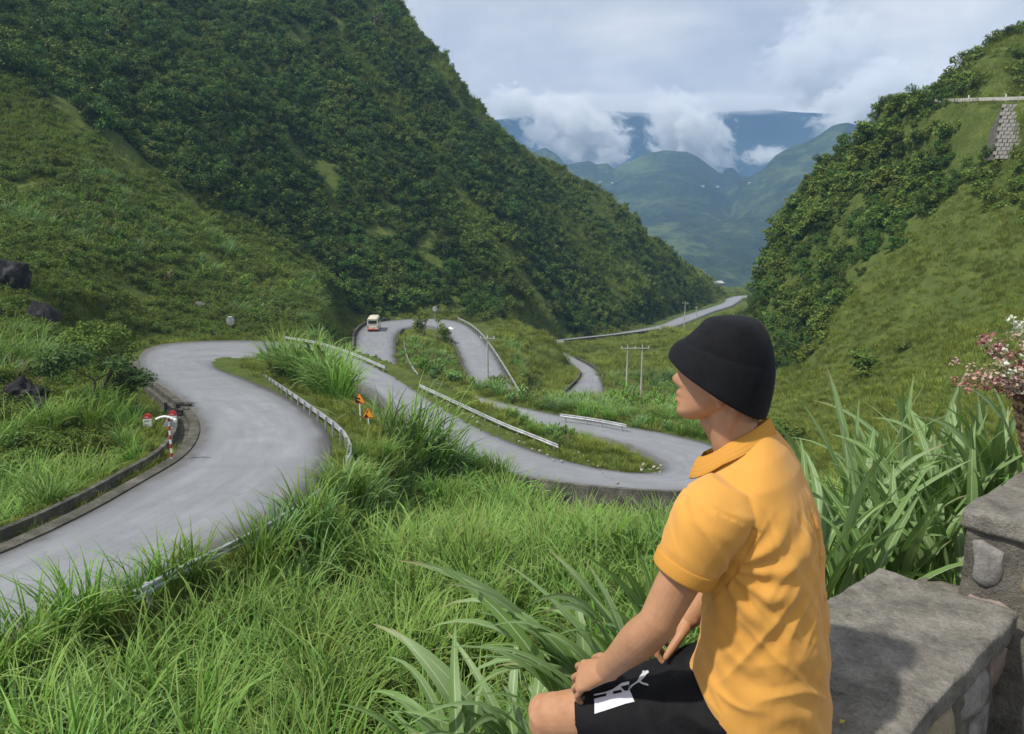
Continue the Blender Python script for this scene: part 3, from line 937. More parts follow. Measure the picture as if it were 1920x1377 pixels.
# ---- low verge grass near
d = sample(9.0, 12, 36, -0.75, 0.75)
f = sub(d, (d['clear'] > 0.1) & seen(d['x'], d['y'], d['z'], 0.6) & ((d['clear'] < 1.6) | ((d['nz2'] > 0.5) & (d['nz'] > 0.5))))
nF = len(f['x'])
scatter("verge_grass", "short bright grass along the near road verge", P_SHORT, pts(f), rng.uniform(0, 6.28, nF), rng.uniform(0.35, 0.75, nF), rng.integers(0, 4, nF))

# ---- tall grass
def tall_ok(d):
    left = (d['px'] < 660) & (d['y'] < 130) & (d['x'] < RC[d['k']][:, 0]) & (d['k'] < 260)
    return left
PP, SC, IX = [], [], []
for y0, y1, nper, s0 in ((7.0, 20, 1.6, 0.80), (20, 46, 1.25, 0.98), (46, 80, 0.85, 0.9), (80, 135, 0.5, 1.05)):
    d = sample(nper, y0, y1)
    px, py = d['px'], d['py']
    # left of travel on the first leg is the shrubby slope, right hill has short growth
    toL = (d['x'] - RC[d['k']][:, 0]) * (RLe - RRe)[d['k']][:, 0] + (d['y'] - RC[d['k']][:, 1]) * (RLe - RRe)[d['k']][:, 1] > 0
    kk = d['k']
    k_h1 = int(np.argmin(np.linalg.norm(RC - (atz(480, 660, -13.4)), axis=1)))
    k_b = int(np.argmin(np.linalg.norm(RC - (atz(704, 690, -19.0)), axis=1)))
    slopeL = (kk <= k_h1 + 8) & toL
    slopeL |= (d['px'] < 668) & (d['y'] > 92)
    hillR = (d['x'] > 14) & (d['px'] > 1395) & (d['y'] > 30)
    spur = inpoly(px, py, SPUR) & (d['y'] > 110)
    island = inpoly(px, py, [(1090, 800), (1250, 850), (1260, 900), (1150, 900), (1060, 850)]) & (d['y'] < 60) & (d['y'] > 44)
    h1v = inpoly(px, py, [(395, 680), (480, 690), (560, 735), (640, 800), (660, 855), (600, 870), (600, 780), (480, 705)]) & (d['y'] > 30)
    m = ~slopeL & ~hillR & ~spur & ~island & (d['clear'] > np.where(~toL & (kk > ka) & (kk < kb), 0.2, 0.55)) & seen(d['x'], d['y'], d['z'], 2)
    rail_side = (d['clear'] < 3.4) & h1v
    rail_side |= inpoly(px, py, [(640, 720), (714, 730), (722, 870), (625, 870)]) & (d['y'] > 33) & (d['y'] < 64)
    rail_side |= inpoly(px, py, [(455, 672), (512, 672), (530, 725), (455, 725)]) & (d['y'] < 82) & (d['y'] > 50)
    m &= ~rail_side
    m &= ~(~toL & (kk < k_h1) & (d['clear'] < 1.1))
    m &= ~inpoly(px, py, [(1010, 915), (1420, 915), (1420, 1050), (1120, 1055), (1040, 980)]) | (d['y'] > 49) | (d['y'] < 33)
    # leave a clear verge on the rail side of the road between the first and the second bend
    m &= ~((d['clear'] < 1.9) & toL & (kk > k_h1 + 14))
    m &= ~((d['nz'] < 0.34) & (d['y'] < 45) & (d['clear'] > 4))
    m |= slopeL & (d['nz2'] > 0.52) & (d['nz'] > 0.47) & (d['clear'] > 1.5) & seen(d['x'], d['y'], d['z'], 2)
    f = sub(d, m); nn = len(f['x'])
    PP.append(pts(f))
    fl = ~toL[m] & (f['k'] < k_b)
    SC.append(s0 * (0.50 + 1.0 * f['nz2']) * rng.uniform(0.65, 1.3, nn) * np.where(fl & (f['y'] > 43) & (f['k'] < kb) & (f['clear'] < 6), 1.75, np.where(fl & (f['y'] > 29) & (f['y'] < 46) & (f['clear'] < 8), 0.55, np.where(fl & (f['y'] < 29) & (f['clear'] < 3.5), 0.85, 0.95))) * np.where(fl, np.clip(0.9 + f['clear'] * 0.1, 0.9, 1.15), np.clip(0.45 + f['clear'] * 0.16, 0.45, 1.0)))
    u = rng.uniform(size=nn)
    sil = (f['nz'] > 0.56) | ((f['y'] < 13) & (u > 0.4))
    near_ = (f['y'] < 75) & (rng.uniform(size=nn) < np.where(f['y'] < 40, 0.85, 0.55))
    IX.append(np.where(u < 0.09, rng.integers(8, 10, nn), np.where(near_, rng.integers(10, 13, nn), np.where(sil & (u > 0.25), rng.integers(5, 8, nn), rng.integers(0, 5, nn)))))
PP = np.vstack(PP); SC = np.concatenate(SC); IX = np.concatenate(IX)
scatter("tall_grass_slope", "tall arching green grass filling the slopes between the road bends", P_TALL + P_SILV + P_DRY + P_NEAR, PP, rng.uniform(0, 6.28, len(PP)), np.stack([SC * 1.05, SC * 1.05, SC], -1), IX, tilt=rng.normal(size=(len(PP), 2)) * 0.1)
print("tall grass", len(PP))
# ---- herbs and shrubs on the left slope and in the foreground
PP, SC, IX = [], [], []
for y0, y1, nper, s0 in ((9, 24, 0.7, 0.85), (24, 60, 1.7, 0.75), (60, 165, 1.1, 1.05)):
    d = sample(nper, y0, y1, -0.95, 0.75)
    toL = (d['x'] - RC[d['k']][:, 0]) * (RLe - RRe)[d['k']][:, 0] + (d['y'] - RC[d['k']][:, 1]) * (RLe - RRe)[d['k']][:, 1] > 0
    slopeL = ((d['k'] <= k_h1 + 8) & toL) | ((d['px'] < 668) & (d['y'] > 92))
    inF = inpoly(d['px'], d['py'], FOREST_L) & (d['y'] > 118)
    fg = ~slopeL & (d['y'] < 34) & (d['nz'] < 0.46)
    fg |= inpoly(d['px'], d['py'], [(1010, 915), (1420, 915), (1420, 1050), (1120, 1055), (1040, 980)]) & (d['y'] < 50) & (d['y'] > 30) & (d['clear'] > 1.6)
    m = ((slopeL & ~inF & (d['nz'] > 0.30)) | fg) & (d['clear'] > 1.0) & seen(d['x'], d['y'], d['z'], 2)
    f = sub(d, m); nn = len(f['x'])
    PP.append(pts(f)); SC.append(s0 * (0.45 + 0.9 * f['nz2']) * rng.uniform(0.6, 1.35, nn) * np.clip(0.3 + f['clear'] * 0.12, 0.3, 1))
    IX.append(np.where((f['nz2'] + rng.normal(size=nn) * 0.12) > 0.52, rng.integers(0, 4, nn), rng.integers(4, 7, nn)))
PP = np.vstack(PP); SC = np.concatenate(SC); IX = np.concatenate(IX)
scatter("slope_shrubs", "low leafy shrubs and herbs covering the left slope", P_SHRUB + P_HERB, PP, rng.uniform(0, 6.28, len(PP)), SC, IX)
print("shrubs", len(PP))
# ================================================================== FAR MOUNTAINS, CLOUDS, HAZE
m_far, nt = new_mat("far_forest_slope")
co = worldpos(nt)
n1 = noise(nt, co, 0.0035, 8, 0.62); n2 = noise(nt, co, 0.03, 6, 0.65)
mm = mth(nt, 'ADD', mth(nt, 'MULTIPLY', n1, 0.6), mth(nt, 'MULTIPLY', n2, 0.4))
c = ramp(nt, mm, [(0.40, (0.014, 0.028, 0.012)), (0.5, (0.03, 0.05, 0.02)), (0.57, (0.07, 0.10, 0.035)), (0.66, (0.12, 0.15, 0.055))])
finish(nt, principled(nt, c, 0.95, 0.1, bump(nt, n2, 0.8, 30)))
m_blue, nt = new_mat("haze_tinted_slope")
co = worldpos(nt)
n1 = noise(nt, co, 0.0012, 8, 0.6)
c = ramp(nt, n1, [(0.35, (0.012, 0.03, 0.05)), (0.65, (0.03, 0.06, 0.085))])  # dark forest with the blue of distance haze put into its colour
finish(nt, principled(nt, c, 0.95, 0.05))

def mountain(name, label, sil, Y, front, base, rough, seed, mat, nx=220, ny=90):
    """a real ridge: crest heights surveyed from the skyline, front and back slopes with gullies"""
    P = np.array([at(px, py, Y) for px, py in sil])
    xs = np.linspace(P[0, 0], P[-1, 0], nx)
    crest = np.interp(xs, P[:, 0], P[:, 2])
    vs = np.linspace(-1, 0.3, ny)
    X, Vv = np.meshgrid(xs, vs)
    H = np.where(Vv < 0, 1 - np.abs(Vv) ** 0.85, 1 - (Vv / 0.3) ** 1.4)
    Yg = Y + Vv * front
    sc_ = rough * 9
    gul = fbm(X / sc_ + 3, Yg / sc_, 5, seed)
    fin = fbm(X / (sc_ * 0.22), Yg / (sc_ * 0.22), 3, seed + 9)
    Z = base + (crest[None] - base) * H + rough * gul * np.clip(1.4 - np.abs(1 - H * 1.0) * 0.3, 0, 1) * np.clip(np.abs(Vv) * 5, 0, 1) + rough * 0.22 * fin
    X2 = X * (1 + Vv * front / Y * 0.6)
    me = npmesh(name, np.stack([X2, Yg, Z], -1).reshape(-1, 3), (np.arange(nx - 1)[None] + (np.arange(ny - 1) * nx)[:, None]).ravel()[:, None] + np.array([0, 1, nx + 1, nx]))
    return tag(link(name, me, None, mat, True), label, None, None, "structure")
mountain("mountain", "hazy green dome shaped mountain in the middle distance",
         [(600, 330), (900, 300), (1000, 285), (1022, 276), (1045, 290), (1060, 309), (1085, 304), (1105, 300), (1118, 308), (1140, 305), (1150, 316), (1185, 300), (1215, 285), (1245, 280), (1285, 281), (1310, 292), (1335, 312), (1352, 326),
          (1362, 313), (1374, 312), (1386, 326), (1420, 335), (1470, 330), (1700, 340)], 2450, 1150, -150, 60, 3, m_far)
mountain("mountain", "hazy green mountain rising behind the right hillside",
         [(1330, 470), (1370, 372), (1400, 335), (1430, 318), (1455, 292), (1485, 272), (1515, 262), (1540, 248), (1562, 232), (1590, 226), (1612, 232), (1640, 240), (1700, 215), (1850, 190), (2200, 220)], 2050, 1000, -150, 50, 5, m_far)
mountain("mountain", "low hazy ridge across the valley floor with fields",
         [(900, 430), (1100, 440), (1180, 425), (1260, 415), (1330, 420), (1400, 405), (1500, 420), (1700, 430)], 1650, 600, -140, 34, 8, m_far)
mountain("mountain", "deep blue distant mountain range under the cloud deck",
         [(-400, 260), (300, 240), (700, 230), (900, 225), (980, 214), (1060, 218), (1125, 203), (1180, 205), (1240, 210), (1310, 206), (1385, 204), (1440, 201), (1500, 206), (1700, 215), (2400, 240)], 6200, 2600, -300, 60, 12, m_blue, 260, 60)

# ---- small white buildings and fields of the far village
white_wall = simple("far_whitewash", (0.33, 0.32, 0.29), 0.8, 0.2)
far_roof = simple("far_roof_sheet", (0.36, 0.37, 0.38), 0.7, 0.2)
def far_house(px, py, Y, w, dpt, h, label, roof=far_roof, gnd=None):
    p = at(px, py, Y) if gnd is None else gnd
    e = empty("house", (p[0], p[1], p[2] - (h if gnd is None else 0.3)), random.uniform(-0.6, 0.6))
    bm = bmesh.new(); bm_box(bm, (w, dpt, h + 1), (0, 0, h / 2 - 0.5))
    bm_obj("wall", bm, white_wall, e)
    V = [(-w * .55, -dpt * .6, h), (w * .55, -dpt * .6, h), (w * .55, dpt * .6, h), (-w * .55, dpt * .6, h), (-w * .55, 0, h + dpt * .3), (w * .55, 0, h + dpt * .3)]
    pydata("roof", V, [(0, 1, 5, 4), (2, 3, 4, 5), (0, 4, 3), (1, 2, 5), (0, 3, 2, 1)], roof, e)
    return tag(e, label, "house", "far village houses")
from mathutils.bvhtree import BVHTree
mtrees = []
for o in bpy.data.objects:
    if o.name.split('.')[0] == 'mountain':
        b_ = bmesh.new(); b_.from_mesh(o.data); mtrees.append(BVHTree.FromBMesh(b_)); b_.free()
for px, py, Y, lab in [(1345, 352, 1500, "tiny white house right of the dome mountain's foot"), (1318, 351, 1500, "tiny white house below the dome mountain's right flank"),
                       (1125, 343, 1550, "tiny white house at the dome mountain's left foot"), (1148, 345, 1540, "tiny pale house left of the dome mountain's centre"),
                       (1405, 345, 1450, "tiny white house at the foot of the right far mountain")]:
    dv = Vector(ray(px, py)).normalized()
    hits = [t.ray_cast(Vector((0, 0, CAMZ)), dv) for t in mtrees]
    hits = [h_ for h_ in hits if h_[0] is not None and h_[3] > 500]
    if hits:
        h_ = min(hits, key=lambda q: q[3])
        far_house(px, py, Y, h_[3] * 0.0034, h_[3] * 0.0022, h_[3] * 0.0014, lab, gnd=np.array(h_[0]))

# ---- clouds: real volumes drifting between the far mountains
def cloud(px, py, Y, w, h, dpt, dens, seed, label, rot=0.0, scale=1.0, thr=0.462):
    c0 = at(px, py, Y)
    k = Y / FPX
    bm = bmesh.new()
    bmesh.ops.create_icosphere(bm, subdivisions=3, radius=1.0)
    m, nt = new_mat("cloud_vapour")
    tc = objcoord(nt)
    ln = N(nt, 'ShaderNodeVectorMath', operation='LENGTH'); L(nt, tc, ln.inputs[0])
    mp = N(nt, 'ShaderNodeMapping'); mp.inputs['Location'].default_value = (seed * 3.7, seed * 1.3, 0)
    mp.inputs['Scale'].default_value = (scale, scale, scale * h / w * 1.6)
    L(nt, tc, mp.inputs[0])
    nn = noise(nt, mp.outputs[0], 2.9, 8, 0.62, 0.4)
    dn = mth(nt, 'SUBTRACT', nn, mth(nt, 'MULTIPLY', mth(nt, 'POWER', ln.outputs['Value'], 2.2), 0.36))
    dd = mth(nt, 'MULTIPLY', mth(nt, 'SUBTRACT', dn, thr - 0.1), 13.0, clamp=True)
    v = N(nt, 'ShaderNodeVolumePrincipled')
    v.inputs['Color'].default_value = (0.97, 0.98, 1.0, 1)
    v.inputs['Anisotropy'].default_value = 0.2
    L(nt, mth(nt, 'MULTIPLY', dd, dens), v.inputs['Density'])
    o = nt.nodes.new('ShaderNodeOutputMaterial'); L(nt, v.outputs[0], o.inputs['Volume'])
    try:
        m.cycles.volume_step_rate = 1.0
    except Exception:
        pass
    ob = bm_obj("cloud", bm, m)
    ob.location = c0; ob.scale = (w * k / 2, dpt / 2, h * k / 2); ob.rotation_euler = (0, rot, 0)
    return tag(ob, label, "cloud", "low clouds among the far mountains")
cloud(1085, 250, 4100, 310, 165, 700, 0.020, 1, "bright cumulus cloud hanging left of the dome mountain", 0.35, 1.0)
cloud(1290, 255, 4100, 260, 170, 600, 0.022, 2, "bright cloud behind the dome mountain's right flank", 0.75, 1.1)
cloud(965, 195, 3900, 140, 90, 400, 0.018, 3, "small white cloud touching the left mountain's skyline", 0.2)
cloud(1640, 190, 3600, 280, 190, 700, 0.016, 4, "large white cloud rising behind the right hillside", -0.3)
cloud(1540, 110, 4200, 300, 240, 700, 0.008, 5, "tall pale cloud towering above the right far mountain", -0.2)
cloud(1440, 292, 3900, 130, 50, 300, 0.014, 6, "thin low cloud drifting between the two far mountains", 0.0)

cloud(1230, 196, 5900, 900, 46, 900, 0.004, 7, "flat pale cloud base resting on the deep blue range", 0.0, 2.0, 0.40)
hz, nt = new_mat("haze_air")
v = N(nt, 'ShaderNodeVolumePrincipled')
v.inputs['Color'].default_value = (0.36, 0.60, 1.0, 1)
v.inputs['Density'].default_value = 0.000185
v.inputs['Anisotropy'].default_value = 0.0
o = nt.nodes.new('ShaderNodeOutputMaterial'); L(nt, v.outputs[0], o.inputs['Volume'])
# ================================================================== ROADSIDE THINGS
galv = simple("galvanised_steel", (0.46, 0.48, 0.50), 0.45, 0.5, 0.5, var=0.3, scale=1.5)
post_m = simple("weathered_post", (0.33, 0.33, 0.33), 0.7, 0.3, var=0.2, scale=4)
concrete = simple("pole_concrete", (0.42, 0.41, 0.38), 0.9, 0.15, var=0.2, scale=3, bmp=0.2)
white_paint = simple("white_paint", (0.78, 0.78, 0.76), 0.6, 0.3, var=0.08, scale=8)
red_paint = simple("red_paint", (0.45, 0.03, 0.035), 0.6, 0.3, var=0.2, scale=8)
black_paint = simple("black_paint", (0.015, 0.015, 0.016), 0.6, 0.3)
dark_paint = simple("faded_lettering", (0.06, 0.09, 0.08), 0.7, 0.2)
orange_paint = simple("amber_sign_paint", (0.85, 0.33, 0.02), 0.5, 0.35, var=0.06)

def stone_mat(name, cols, scale=5.0, bstr=0.8, bdist=0.03, cracks=0.0):
    m, nt = new_mat(name)
    co = objcoord(nt)
    n1 = noise(nt, co, scale, 7, 0.65); n2 = noise(nt, co, scale * 9, 5, 0.7)
    mm = mth(nt, 'ADD', mth(nt, 'MULTIPLY', n1, 0.62), mth(nt, 'MULTIPLY', n2, 0.38))
    k = len(cols)
    c = ramp(nt, mm, [(0.34 + 0.34 * i / (k - 1), col) for i, col in enumerate(cols)])
    h = mm
    if cracks:
        vo = N(nt, 'ShaderNodeTexVoronoi', feature='DISTANCE_TO_EDGE'); vo.inputs['Scale'].default_value = cracks
        wv = N(nt, 'ShaderNodeVectorMath', operation='ADD')
        nv = noise(nt, co, 7, 4, 0.6, 0, 1)
        sc_ = N(nt, 'ShaderNodeVectorMath', operation='SCALE'); sc_.inputs['Scale'].default_value = 0.45
        L(nt, nv, sc_.inputs[0]); L(nt, co, wv.inputs[0]); L(nt, sc_.outputs[0], wv.inputs[1])
        L(nt, wv.outputs[0], vo.inputs['Vector'])
        gate = ramp(nt, noise(nt, co, 2.2, 2, 0.5), [(0.5, (0, 0, 0)), (0.58, (1, 1, 1))])
        cr = ramp(nt, vo.outputs['Distance'], [(0.0, (1, 1, 1)), (0.05, (0, 0, 0))])
        cr = mth(nt, 'MULTIPLY', cr, gate)
        c = mixc(nt, mth(nt, 'MULTIPLY', cr, 0.25), c, (0.06, 0.057, 0.05))
        h = mth(nt, 'SUBTRACT', mm, mth(nt, 'MULTIPLY', cr, 0.5))
    finish(nt, principled(nt, c, 0.92, 0.15, bump(nt, h, bstr, bdist)))
    return m
m_ret = stone_mat("stained_concrete", [(0.05, 0.047, 0.042), (0.13, 0.122, 0.11), (0.25, 0.235, 0.21)], 0.9, 0.5, 0.05)
m_kerb = stone_mat("old_kerb_concrete", [(0.035, 0.036, 0.026), (0.085, 0.082, 0.066), (0.18, 0.17, 0.145)], 1.2, 0.5, 0.05)
m_blackrock = stone_mat("black_limestone", [(0.008, 0.008, 0.009), (0.025, 0.0245, 0.025), (0.085, 0.083, 0.08)], 1.4, 0.9, 0.12)
m_greyrock = stone_mat("grey_limestone", [(0.07, 0.068, 0.065), (0.17, 0.165, 0.155), (0.32, 0.31, 0.29)], 1.6, 0.9, 0.1)
m_dry = leaf_mat("withered_stalk", [(0.17, 0.115, 0.075), (0.23, 0.165, 0.11), (0.12, 0.085, 0.06)], trans=0.1)

# ---- guard rails
W_PROF = [(0.0, 0.0), (0.045, 0.03), (0.045, 0.10), (0.0, 0.14), (0.0, 0.17), (0.045, 0.21), (0.045, 0.28), (0.0, 0.31), (-0.02, 0.31), (0.02, 0.27), (0.02, 0.21), (-0.02, 0.17), (-0.02, 0.14), (0.02, 0.10), (0.02, 0.04), (-0.02, 0.0)]
def guardrail(pp, label, flip=False, spacing=2.0, hrail=0.44, mat=galv):
    """pp: (pixel x, pixel y, height of the rail top relative to the camera)"""
    P = np.array([atz(x, y, z) for x, y, z in pp])
    P = catmull(P, 0.5)
    base = P[0].copy(); base[2] -= 0.75
    e = empty("guardrail", base)
    prof = [(-a if flip else a, b - 0.31) for a, b in W_PROF]
    sweep("beam", P - base, prof, mat, e)
    d_ = np.concatenate([[0], np.cumsum(np.linalg.norm(np.diff(P, axis=0), axis=1))])
    bm = bmesh.new(); bm_box(bm, (0.11, 0.11, 1.5), (0, 0, -0.75), bevel=0.01, seg=1)
    pm = bpy.data.meshes.new("post"); bm.to_mesh(pm); bm.free()
    pm.materials.append(post_m)
    for s_ in np.arange(0.4, d_[-1], spacing):
        i = min(np.searchsorted(d_, s_), len(P) - 2)
        t_ = P[i + 1] - P[i]
        left = np.array([-t_[1], t_[0], 0]); left /= np.linalg.norm(left)
        o_ = link("post", pm, e)
        o_.location = P[i] - base + left * (0.09 if flip else -0.09) - np.array([0, 0, 0.02])
        o_.rotation_euler = (0, 0, math.atan2(t_[1], t_[0]))
    return tag(e, label, "guardrail", "steel guardrails along the winding road")
guardrail([(488, 696, -12.3), (540, 730, -11.1), (590, 764, -10.55), (630, 793, -10.15), (652, 818, -9.95), (658, 842, -9.8), (648, 866, -9.65)], "curved steel guardrail inside the nearest bend, starting at the black tarp")
guardrail([(600, 916, -9.45), (560, 945, -9.35), (500, 982, -9.2), (400, 1032, -9.1), (333, 1064, -9.0), (250, 1108, -8.95)], "guardrail nearly buried in tall grass at the nearest road edge")
guardrail([(535, 631, -13.05), (600, 642, -13.25), (660, 661, -13.6), (722, 687, -14.1)], "straight guardrail left of the bus lane, above the grass crest", True)
guardrail([(786, 720, -14.6), (850, 750, -15.15), (940, 791, -15.75), (1000, 815, -16.1), (1047, 834, -16.35)], "long double ridged guardrail running down to the second bend", True)
guardrail([(1050, 776, -17.45), (1110, 784, -17.4), (1175, 796, -17.35)], "short guardrail on the far side of the second bend", True, 2.0)
guardrail([(757, 640, -18.75), (760, 655, -18.6), (768, 678, -18.4), (790, 710, -18.2)], "thin guardrail beside the bus lane's right verge", False, 2.5, mat=post_m)
guardrail([(858, 595, -19.35), (882, 607, -19.4), (905, 627, -19.6), (930, 661, -19.9), (955, 700, -20.2), (977, 737, -20.6)], "pale guardrail along the outside of the third bend", True, 2.5)

# ---- retaining wall below the second bend
i0, i1 = WALL_I0 - 3, WALL_I1 + 6
wp = RRe[i0:i1].copy()
o = sweep("retaining_wall", wp, [(0.12, 0.12), (0.12, -2.9), (-0.55, -3.1), (-0.30, 0.16)], m_ret)
tag(o, "dark stained concrete retaining wall under the second bend", "retaining wall")

# ---- drainage channel along the near road's left edge
k0 = int(np.argmin(np.linalg.norm(RLe - atz(-130, 1085, -9.45), axis=1))); k1 = int(np.argmin(np.linalg.norm(RLe - atz(258, 674, -12.6), axis=1)))
off = (RLe - RRe) / (2 * RHW[:, None])
dl = (RLe + off * 0.75)[k0:k1]
chan = empty("drainage_channel", dl[0])
sweep("channel_bed", dl - dl[0], [(0.55, -0.42), (-0.45, -0.42), (-0.45, -0.34), (0.55, -0.34)], m_kerb, chan)
sweep("kerb", dl - dl[0] - off[k0:k1] * 0.42, [(0.16, 0.06), (0.16, -0.5), (-0.34, -0.5), (-0.34, 0.02)], m_kerb, chan)
kk_ = int(len(dl) * 0.47)
sweep("side_wall", dl[:kk_] - dl[0] + off[k0:k1][:kk_] * 0.62, [(0.2, 0.16), (0.2, -0.6), (-0.05, -0.6), (0.0, 0.14)], m_kerb, chan)
sweep("side_wall", dl[kk_ + 2:] - dl[0] + off[k0:k1][kk_ + 2:] * 0.62, [(0.2, 0.12), (0.2, -0.6), (-0.05, -0.6), (0.0, 0.10)], m_kerb, chan)
for q in (kk_, kk_ + 1):
    bm = bmesh.new(); bm_box(bm, (0.95, 0.42, 0.12), (0, 0, 0), bevel=0.03)
    s_ = bm_obj("cover_slab", bm, m_kerb, chan); s_.location = dl[q] - dl[0] + np.array([0, 0, 0.06]) + (q - kk_) * np.array([0.15, 0.6, 0])
    s_.rotation_euler = (0, 0.03, 0.3)
tag(chan, "open concrete drainage channel along the nearest road's left edge", "drain")

def kerb_run(a, b, side_, label, h=0.3, w=0.3):
    ka = int(np.argmin(np.linalg.norm(RC - a, axis=1))); kb = int(np.argmin(np.linalg.norm(RC - b, axis=1)))
    E = RLe if side_ > 0 else RRe
    pl = E[ka:kb] + off[ka:kb] * side_ * 0.25
    o = sweep("kerb", pl, [(w / 2, h), (w / 2, -0.6), (-w / 2, -0.6), (-w / 2, h)], m_kerb)
    return tag(o, label, "kerb")
kerb_run(atz(704, 690, -19.0), atz(752, 607, -19.9), 1, "dark low kerb wall on the bus lane's left edge", 0.55, 0.35)
kerb_run(atz(704, 645, -19.3), atz(760, 612, -19.9), -1, "dark low kerb inside the third bend", 0.3, 0.25)
kerb_run(atz(840, 620, -20.1), atz(925, 725, -21.2), -1, "dark low kerb right of the bush island", 0.35, 0.25)
kerb_run(atz(1095, 738, -25.0), atz(1092, 690, -26.2), 1, "low kerb on the small road stretch in the hollow", 0.4, 0.3)
kerb_run(atz(1095, 710, -25.6), atz(1050, 680, -27.2), -1, "low kerb behind the small road stretch in the hollow", 0.4, 0.3)
kerb_run(atz(1060, 640, -30.8), atz(1238, 615, -33.0), -1, "long low parapet on the far road's valley side", 0.7, 0.4)

# ---- kilometre stones
def km_stone(px, py, z, rz, label, w=0.42, h=0.95):
    p = atz(px, py, z)
    e = empty("kilometre_stone", p, rz)
    bm = bmesh.new(); bm_box(bm, (w, 0.2, h * 0.68 + 0.3), (0, 0, h * 0.34 - 0.15), bevel=0.012)
    bm_obj("shaft", bm, white_paint, e)
    bm = bmesh.new()
    seg = 14; r = w / 2 * 1.04
    for y in (-0.106, 0.106):
        ring = [bm.verts.new((r * math.cos(math.pi * i / seg), y, h * 0.68 + 0.002 + r * 1.15 * math.sin(math.pi * i / seg))) for i in range(seg + 1)]
        bm.faces.new(ring if y > 0 else ring[::-1])
    vs = list(bm.verts)
    for i in range(seg):
        bm.faces.new((vs[i], vs[i + 1], vs[seg + 1 + i + 1], vs[seg + 1 + i]))
    bm.faces.new((vs[0], vs[seg + 1], vs[2 * seg + 1], vs[seg]))
    cap = bm_obj("cap", bm, red_paint, e)
    # worn lettering: too faint in the photograph to read, kept as strokes
    def strokes(par, z0, hh, n_, mat, wid, yy):
        b = bmesh.new()
        x = -wid / 2
        for i in range(n_):
            cw = wid / n_
            bm_box(b, (cw * 0.62, 0.004, hh * (0.75 + 0.25 * (i % 2))), (x + cw / 2, yy, z0))
            x += cw
        return bm_obj("lettering", b, mat, par)
    strokes(e, h * 0.55, 0.075, 5, dark_paint, w * 0.62, -0.104)
    strokes(e, h * 0.36, 0.035, 6, dark_paint, w * 0.55, -0.104)
    strokes(cap, h * 0.78, 0.05, 4, white_paint, w * 0.45, -0.11)
    return tag(e, label, "milestone", "kilometre stones beside the channel")
km_stone(278, 806, -10.95, 0.15, "red capped white kilometre stone standing in grass left of the channel")
km_stone(325, 800, -10.95, 0.1, "red capped white kilometre stone between channel and road")

# ---- striped post with triangular sign seen from behind
p = atz(323, 866, -10.45)
e = empty("striped_sign_post", p, 0.0)
bm = bmesh.new(); bm_tube(bm, [(0, 0, -0.3), (0, 0, 2.02)], 0.045, 10); bm_obj("pole", bm, white_paint, e)
for i in range(5):
    bm = bmesh.new(); bm_tube(bm, [(0, 0, 0.22 + i * 0.42), (0, 0, 0.42 + i * 0.42)], 0.049, 10); bm_obj("stripe", bm, red_paint, e)
V = [(-0.34, 0.05, 1.62), (0.34, 0.05, 1.62), (0, 0.05, 2.2)]
V += [(x, y + 0.012, z) for x, y, z in V]
pydata("sign_plate", V, [(0, 1, 2), (5, 4, 3), (0, 3, 4, 1), (1, 4, 5, 2), (2, 5, 3, 0)], galv, e)
tag(e, "red and white striped post with grey triangular sign back at the road shoulder", "sign post")
p2 = p + np.array([-0.1, -0.12, 2.0])
bm = bmesh.new()
for i in range(7):
    a = i / 6
    bm_tube(bm, [(-0.42 + 0.8 * a, 0, 0.02 + 0.13 * math.sin(a * 3.1)), (-0.42 + 0.8 * a + 0.14, 0.03, 0.02 + 0.13 * math.sin((a + 0.17) * 3.1))], [0.055, 0.05], 7)
# a rag or bag snagged on the post
o = bm_obj("white_rag", bm, white_paint, None, True); o.location = p2
tag(o, "crumpled white rag draped over the striped post's top", "rag")

# ---- amber warning triangles in the tall grass
def warn_sign(px, py, drop, label, motif):
    b_ = hit(px, py + drop); Y = b_[1]
    top = at(px, py, Y)
    gz = ground_z(top[0], Y)[0]
    e = empty("warning_sign", (top[0], Y, gz), -0.05)
    h = top[2] - gz
    bm = bmesh.new(); bm_tube(bm, [(0, 0.04, -0.3), (0, 0.04, h + 0.15)], 0.04, 8); bm_obj("post", bm, white_paint, e)
    def tri(s, y, name, mat, dz=0.0):
        V = [(-s * .5, y, h - s * .433 + dz), (s * .5, y, h - s * .433 + dz), (0, y, h + s * .433 + dz)]
        V += [(a, y + 0.012, c) for a, _, c in V]
        return pydata(name, V, [(0, 1, 2), (5, 4, 3), (0, 3, 4, 1), (1, 4, 5, 2), (2, 5, 3, 0)], mat, e)
    tri(0.72, 0.0, "border", red_paint)
    pl = tri(0.62, -0.006, "plate", orange_paint, -0.0)
    if motif == 'slope':
        V = [(-0.25, -0.012, h - 0.26), (0.12, -0.012, h - 0.26), (-0.25, -0.012, h - 0.02), (-0.12, -0.012, h + 0.05), (0.05, -0.012, h + 0.0), (0.02, -0.012, h - 0.1)]
        F = [(0, 1, 2), (3, 2, 5, 4)]
    else:
        V = [(-0.26, -0.012, h - 0.26), (0.02, -0.012, h - 0.26), (-0.10, -0.012, h - 0.06), (-0.04, -0.012, h - 0.02), (0.04, -0.012, h + 0.14), (-0.06, -0.012, h + 0.1)]
        F = [(0, 1, 2), (2, 3, 4, 5)]
    V2 = V + [(a, b + 0.004, c) for a, b, c in V]
    n_ = len(V)
    F2 = F + [tuple(i + n_ for i in reversed(f_)) for f_ in F]
    pydata("pictogram", V2, F2, black_paint, e)
    return tag(e, label, "road sign", "amber warning triangles in the grass")
warn_sign(674, 747, 46, "upper amber triangular warning sign standing in tall grass", 'slope')
warn_sign(690, 774, 27, "lower amber triangular warning sign standing in tall grass", 'bend')

